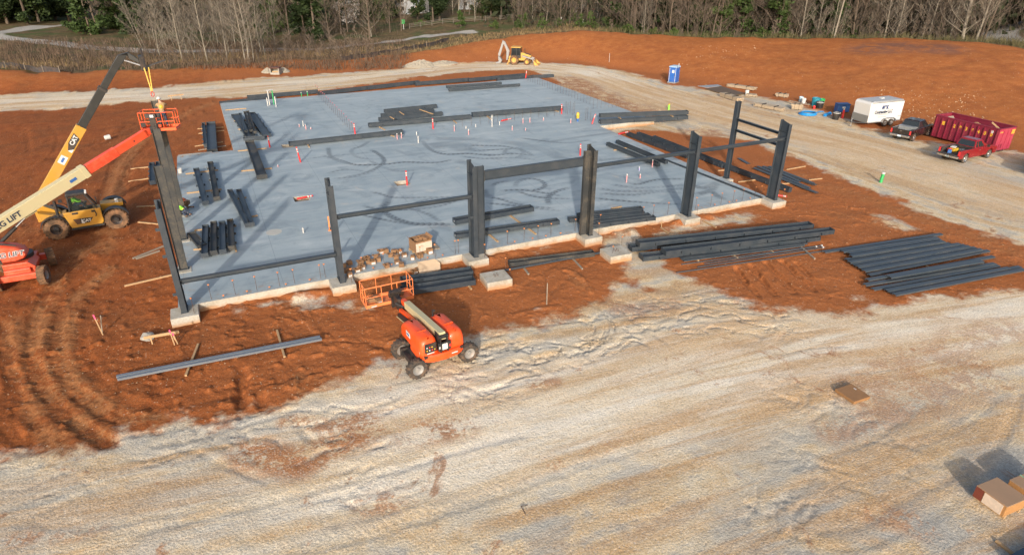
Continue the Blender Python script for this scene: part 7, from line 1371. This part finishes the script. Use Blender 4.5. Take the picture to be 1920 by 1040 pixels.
def manyd(keys, n, x0, x1, d0, d1, label, group, s0=.85, s1=1.2):
    for i in range(n):
        px = x0+(x1-x0)*(i+rt.random())/n; plant(rt.choice(keys), beyond(px, rt.uniform(d0, d1)), label, group, rt.uniform(s0, s1))
PN, GN, PL_, BR, SP, TH_ = ['pine0', 'pine1', 'pine2'], ['green0', 'green1'], ['pale0', 'pale1', 'pale2'], ['brown0', 'brown1', 'brown2'], ['sap0', 'sap1', 'sap2'], ['thick0', 'thick1']
many(PN, 16, -140, 135, 36, 47, 'dense dark pine at the edge of the top left clump', 'pines at the top left corner', 1.0, 1.3); many(PN+GN, 13, -140, 140, 22, 40, 'dark evergreen in the clump beyond the lanes at the top left corner', 'evergreens at the top left corner')
many(BR+['thick0'], 12, 120, 275, 30, 58, 'bare brown tree left of the pale sapling thicket, beyond the grey lane', 'bare brown trees at the left')
many(GN+['young1'], 6, 150, 270, 42, 66, 'green evergreen among the bare brown trees beyond the grey lane', 'evergreens among the left bare trees')
many(['pale0', 'pale1'], 2, 200, 218, 52, 58, 'tall pale trunk of a close pair beyond the grey lane at the left', 'pair of pale trunks', .9, 1.0)
many(SP+['pale0'], 26, 265, 440, 72, 116, 'thin pale leaning sapling in the thicket right of the raised telehandler boom', 'pale sapling thicket')
many(BR+PN[:1], 14, 255, 470, 30, 66, 'bare brown tree standing behind the pale sapling thicket', 'trees behind the sapling thicket')
many(PL_, 8, 430, 520, 88, 118, 'tall pale tree above the catch basin end of the bank', 'tall pale trees at mid left')
many(PN+['green0'], 12, 480, 640, 38, 76, 'dark pine behind the red-brown shrubs left of the white blossom tree', 'dark pines at mid left')
many(TH_, 34, 470, 700, 80, 115, 'red-brown bare shrub between the tall pale trees and the silt fence', 'red-brown shrubs', .6, 1.1)
many(TH_, 30, 130, 470, 96, 126, 'low bare shrub in the brush just behind the red bank at the left', 'low bare shrubs at the left', .4, .8)
many(BR, 10, 540, 760, 55, 85, 'bare brown tree behind the red-brown shrubs', 'bare brown trees at mid left')
p = P(652, 56); plant('blossom', (p.x, p.y), 'pale blossoming tree in the wood edge left of the green sign', 'blossom trees', 1.0)
p = P(697, 67); plant('broad', (p.x, p.y), 'pale broad-limbed bare tree standing alone left of the green sign', 'single pale trees', .75)
many(GN, 5, 660, 750, 20, 48, 'fresh green tree behind the pale broad-limbed tree', 'green trees left of the sign', .8, 1.1)
many(PN, 3, 778, 832, 36, 46, 'dark round cedar left of the white house beyond the rail fence', 'dark cedars by the rail fence', .75, .9); many(PN, 3, 905, 955, 24, 36, 'dark cedar right of the white house beyond the rail fence', 'dark cedars right of the house', .75, .95)
many(['pale1', 'broad', 'pale2'], 4, 832, 905, 28, 40, 'pale bare tree in front of the white house', 'bare trees before the house', .7, .9); many(BR, 18, 750, 965, 4, 30, 'brown bare tree around the white house beyond the fence', 'trees round the house'); many(GN, 6, 790, 960, 4, 26, 'green tree close round the white houses beyond the fence', 'green trees round the houses', .7, .95)
for px, py, k in ((864, 51, 'young1'), (928, 54, 'bush0'), (972, 52, 'young0'), (985, 50, 'young1'), (1016, 50, 'young0'), (1049, 50, 'bush1'), (1074, 44, 'young1'), (1086, 50, 'young0'), (1106, 50, 'young1'), (1115, 54, 'bush0'), (788, 48, 'bush1')):
    p = P(px, py); plant(k, (p.x, p.y), 'bright green young conifer or bush, %s' % ('below the rail fence' if px < 960 else 'before the tall trunks right of the fence'), 'young conifers along the rim', rt.uniform(.7, .95))
many(PL_+BR, 14, 960, 1165, 30, 48, 'bare trunk in the row behind the young conifers', 'trunks behind the young conifers'); many(GN+PN, 9, 950, 1170, 2, 28, 'dark green tree deep behind the young conifers', 'green trees behind the young conifers')
manyd(PL_+BR+BR, 46, 1150, 1500, 6, 26, 'bare trunk in the dense wood behind the crest above the blue toilet and lumber', 'dense wood above the toilet'); manyd(PN+GN, 30, 1140, 1500, 8, 42, 'dark evergreen inside the wood above the blue toilet and lumber', 'evergreens above the toilet'); manyd(TH_+['bush0', 'bush1'], 26, 1140, 1560, 3, 9, 'low shrub along the crest above the blue toilet', 'crest shrubs', .6, 1.0)
manyd(BR+PL_, 40, 1490, 1790, 7, 30, 'bare tree in the wood behind the crest above the white trailer', 'bare wood above the trailer'); manyd(PN+GN[:1], 20, 1490, 1800, 12, 46, 'dark pine deep in the wood above the white trailer', 'pines above the trailer'); manyd(TH_+['bush1'], 16, 1540, 1800, 3, 9, 'low shrub along the crest above the white trailer', 'crest shrubs above the trailer', .6, 1.0)
plant('broad', beyond(1678, 7), 'wide-branched bare tree on the crest above the white trailer', 'broad bare trees on the crest', .8); plant('broad', beyond(1812, 6), 'large pale bare tree on the crest above the dumpster, left of the pair', 'broad bare trees on the crest', 1.1); plant('pale2', beyond(1836, 7), 'tall pale bare tree just right of the large one above the dumpster', 'broad bare trees on the crest', 1.1)
manyd(PN+GN, 16, 1835, 2080, 36, 56, 'dark evergreen at the top right corner beyond the tan lane', 'evergreens at the top right corner'); manyd(BR, 4, 1790, 1868, 10, 24, 'bare brown tree by the tan lane at the top right', 'bare trees by the tan lane')
pz = beyond(1566, 3); t = thing('wooden_pole', 'pale leaning wooden pole on the crest above the white trailer', 'pole', (pz[0], pz[1], gh(*pz)-.2)); b = MB(); b.cyl((0, 0, 0), (.9, .2, 8.2), .14, 10, .10); b.build('shaft', bk_pale, t)
for k, x in ((7.6, .84),): b = MB(); b.box((x, .2, k), (1.6, .1, .12)); b.build('crossarm', wood_g, t)
# far mass of the wood, one uncounted backdrop behind the single trees
fv, ff_ = [], []; rf_ = random.Random(21)
for k in range(15000):
    px = rf_.uniform(-500, 2500); dd = rf_.uniform(30, 95); q = beyond(px, dd)
    if px < 900: pq = P(max(-140, min(px, 899)), rf_.uniform(-4, 20)); r_ = math.hypot(pq.x-CAM[0], pq.y-CAM[1])+rf_.uniform(0, 55); a = math.atan2(ray(px, 40)[0], ray(px, 40)[1]); q = (CAM[0]+math.sin(a)*r_, CAM[1]+math.cos(a)*r_)
    if 745 < px < 910 and rf_.random() < .25: continue
    z = gh(*q)+rf_.random()**1.6*13; s = rf_.uniform(.5, 1.3); u = Vector((rf_.uniform(-1, 1), rf_.uniform(-1, 1), rf_.uniform(-.8, .8))).normalized(); v = u.cross(Vector((rf_.uniform(-1, 1), rf_.uniform(-1, 1), rf_.uniform(-1, 1)))).normalized(); p = Vector((q[0], q[1], z)); o = len(fv)
    fv += [p-u*s, p+v*s*.5, p+u*s, p-v*s*.45]; ff_.append((o, o+1, o+2, o+3))
b = MB(); b.add(fv, ff_); o = b.build('far_wood', leaf('far_wood_leaves', (.035, .042, .018), (.085, .08, .042)), fix=False); o['kind'] = 'stuff'
fv, ff_ = [], []
for k in range(20000):
    px = rf_.uniform(-300, 2300); dd = rf_.uniform(4, 60); q = beyond(px, dd)
    if px < 960:
        pq = P(max(-140, min(px, 959)), rf_.uniform(2, 70 if 250 < px < 760 else 34)); q = (pq.x, pq.y)
    z = gh(*q)+rf_.random()**1.4*8; h = rf_.uniform(.8, 3.2); a = rf_.uniform(0, 6.28); s = Vector((math.cos(a), math.sin(a), 0))*rf_.uniform(.012, .04); p = Vector((q[0], q[1], z)); t_ = p+Vector((rf_.gauss(0, .35)*h, rf_.gauss(0, .35)*h, h)); o = len(fv)
    fv += [p-s, p+s, t_+s*.4, t_-s*.4]; ff_.append((o, o+1, o+2, o+3))
b = MB(); b.add(fv, ff_); o = b.build('underwood', leaf('underwood_twigs', (.075, .056, .042), (.14, .11, .085)), fix=False); o['kind'] = 'stuff'
# brush and dry grass
def tufts(n, pick, hmin, hmax, w_, name, m, k=5, spread=.25):
    r = random.Random(hash(name) % 1000 if False else len(name)); vs, fs = [], []
    for _ in range(n):
        p = pick(r)
        if p is None: continue
        z = gh(p[0], p[1])
        for _ in range(k):
            h = r.uniform(hmin, hmax); a = r.uniform(0, 6.28); b0 = Vector((p[0]+r.gauss(0, spread), p[1]+r.gauss(0, spread), z-.05)); t_ = b0+Vector((r.gauss(0, .3)*h, r.gauss(0, .3)*h, h)); s = Vector((math.cos(a), math.sin(a), 0))*w_; o = len(vs)
            vs += [b0-s, b0+s, t_+s*.3, t_-s*.3]; fs.append((o, o+1, o+2, o+3))
    b = MB(); b.add(vs, fs); o = b.build(name, m, fix=False); o['kind'] = 'stuff'
pk = lambda x0, x1, y0, y1: (lambda r: (lambda p: (p.x, p.y))(P(r.uniform(x0, x1), r.uniform(y0, y1))))
dryg = leaf('dry_grass_blades', (.24, .165, .08), (.36, .27, .15)); brushm = leaf('brush_twigs', (.14, .095, .065), (.22, .16, .115))
tufts(2600, pk(0, 760, 78, 131), .3, 1.3, .035, 'brush', brushm, 6, .5)
tufts(1500, lambda r: (lambda p: (p.x, p.y))(P(*((lambda x: (x, float(np.interp(x, (0, 740, 860, 960, 1080, 1160), (131, 104, 84, 69, 57.5, 62)))-r.random()**1.5*14))(r.uniform(0, 1160))))), .25, .7, .03, 'dry_grass', dryg, 7, .5)
tufts(900, lambda r: beyond(r.uniform(1120, 1960), r.uniform(1, 9)), .3, 1.2, .04, 'crest_grass', leaf('crest_grass_blades', (.12, .105, .05), (.22, .19, .09)), 7, .6)
# fences, sign, houses
def silt(c, lab):
    pts = [G(c[i], c[i+1]) for i in range(0, len(c), 2)]; o = pts[0].copy(); t = thing('silt_fence', lab, 'fence', o, 0, 'silt fences'); q = []
    for i in range(len(pts)-1):
        for k in range(5): q.append(pts[i].lerp(pts[i+1], k/5))
    q.append(pts[-1]); vs = []; r = random.Random(4)
    for p in q: p = Vector((p.x, p.y, gh(p.x, p.y)))-o; d = Vector((r.uniform(-.12, .12), r.uniform(-.12, .12), 0)); vs += [p, p+d+Vector((0, 0, .75+r.uniform(-.15, .1)))]
    b = MB(); b.add(vs+[v+Vector((0, .02, 0)) for v in vs], [(2*i, 2*i+2, 2*i+3, 2*i+1) for i in range(len(q)-1)]+[(len(vs)+2*i+1, len(vs)+2*i+3, len(vs)+2*i+2, len(vs)+2*i) for i in range(len(q)-1)]); b.build('fabric', paint('silt_fabric', (.022, .024, .028), .7, 0, .3, .2) if 'silt_fabric' not in bpy.data.materials else bpy.data.materials['silt_fabric'], t, fix=False)
    for i in range(0, len(q), 3): b = MB(); b.box(vs[2*i]+Vector((0, -.05, .45)), (.06, .05, 1.0)); b.build('post', wood_g, t)
silt((-60, 122, 0, 127, 60, 131, 112, 134), 'black silt fence behind the red bank at the left frame edge'); silt((640, 115, 700, 107, 760, 96, 800, 88, 842, 80), 'black silt fence climbing the bank right of the red-brown shrubs')
def railfence(c, lab):
    pts = [P(c[i], c[i+1]) for i in range(0, len(c), 2)]; o = pts[0].copy(); t = thing('rail_fence', lab, 'fence', o, 0, 'rail fences')
    posts = []; fm_ = paint('grey_rail', (.13, .115, .095), .9)
    for i in range(len(pts)-1):
        n = max(1, int((pts[i+1]-pts[i]).length/2.6))
        for k in range(n): posts.append(pts[i].lerp(pts[i+1], k/n))
    posts.append(pts[-1]); ps = [Vector((p.x, p.y, gh(p.x, p.y)))-o for p in posts]
    for p in ps: b = MB(); b.box(p+Vector((0, 0, .6)), (.12, .12, 1.3)); b.build('post', fm_, t)
    for z in (.45, .8, 1.12):
        for a, b2 in zip(ps[:-1], ps[1:]): b = MB(); b.beam(a+Vector((0, 0, z)), b2+Vector((0, 0, z)), .04, .085); b.build('rail', fm_, t)
railfence((768, 53, 810, 49, 850, 44, 910, 40, 965, 37), 'weathered rail fence running along the rim before the white house')
p = P(757, 54); t = thing('road_sign', 'small bright green sign on a pale post by the end of the rail fence', 'sign', (p.x, p.y, gh(p.x, p.y)), R(-20)); b = MB(); b.box((0, 0, .8), (.1, .1, 1.6)); b.build('post', wht, t); b = MB(); b.box((0, -.07, 1.7), (.75, .05, .95)); b.build('panel', paint('sign_green', (.01, .36, .08), .4), t)
for px, py, l in ((1052, 42, 'thin white post beside the young conifers, left one'), (1092, 46, 'white marker box among the young conifers, right one')): p = P(px, py); b = MB(); b.box((0, 0, .5), (.3 if px > 1060 else .14, .2, 1.1)); b.box((0, 0, 1.1), (.34 if px > 1060 else .17, .22, .1)); tag(b.build('marker_box', wht, loc=(p.x, p.y, gh(p.x, p.y))), l, 'marker')
def house(px, d, rz, wd, lab):
    q = beyond(px, d); t = thing('house', lab, 'house', (q[0], q[1], gh(*q)), rz, 'houses beyond the rail fence'); wm = paint('siding_white', (.30, .31, .32), .6, 0, .05) if 'siding_white' not in bpy.data.materials else bpy.data.materials['siding_white']
    b = MB(); b.prism([(-wd/2, 0), (wd/2, 0), (wd/2, 4.6), (0, 7.0), (-wd/2, 4.6)], -4, 4); b.build('wall', wm, t)
    for s_ in (-1, 1): b = MB(); b.beam((s_*(wd/2+.4), 0, 4.50), (0, 0, 7.16), 8.8, .12, (0, 0, 1)); b.build('roof', paint('shingle', (.12, .11, .11), .9) if 'shingle' not in bpy.data.materials else bpy.data.materials['shingle'], t)
    for x in (-wd*.3, 0, wd*.3):
        for z in (1.5, 3.7): b = MB(); b.box((x, -4.03, z), (1.1, .06, 1.3)); w2 = b.build('window', wht, t); b = MB(); b.box((x, -4.07, z), (.9, .02, 1.1)); b.build('pane', glass_m, w2)
    b = MB(); b.box((wd*.15, -4.04, 1.05), (1.0, .08, 2.1)); b.build('door', brn, t)
house(775, 78, R(-14), 9, 'white gabled house behind the wood edge, left one'); house(892, 74, R(-22), 9, 'white gabled house behind the rail fence and cedars, right one')
q = P(1104, 24); dup(BT, (q.x, q.y, gh(q.x, q.y)), R(160), 'dark vehicle parked among the trees behind the young conifers', 'pickup trucks')
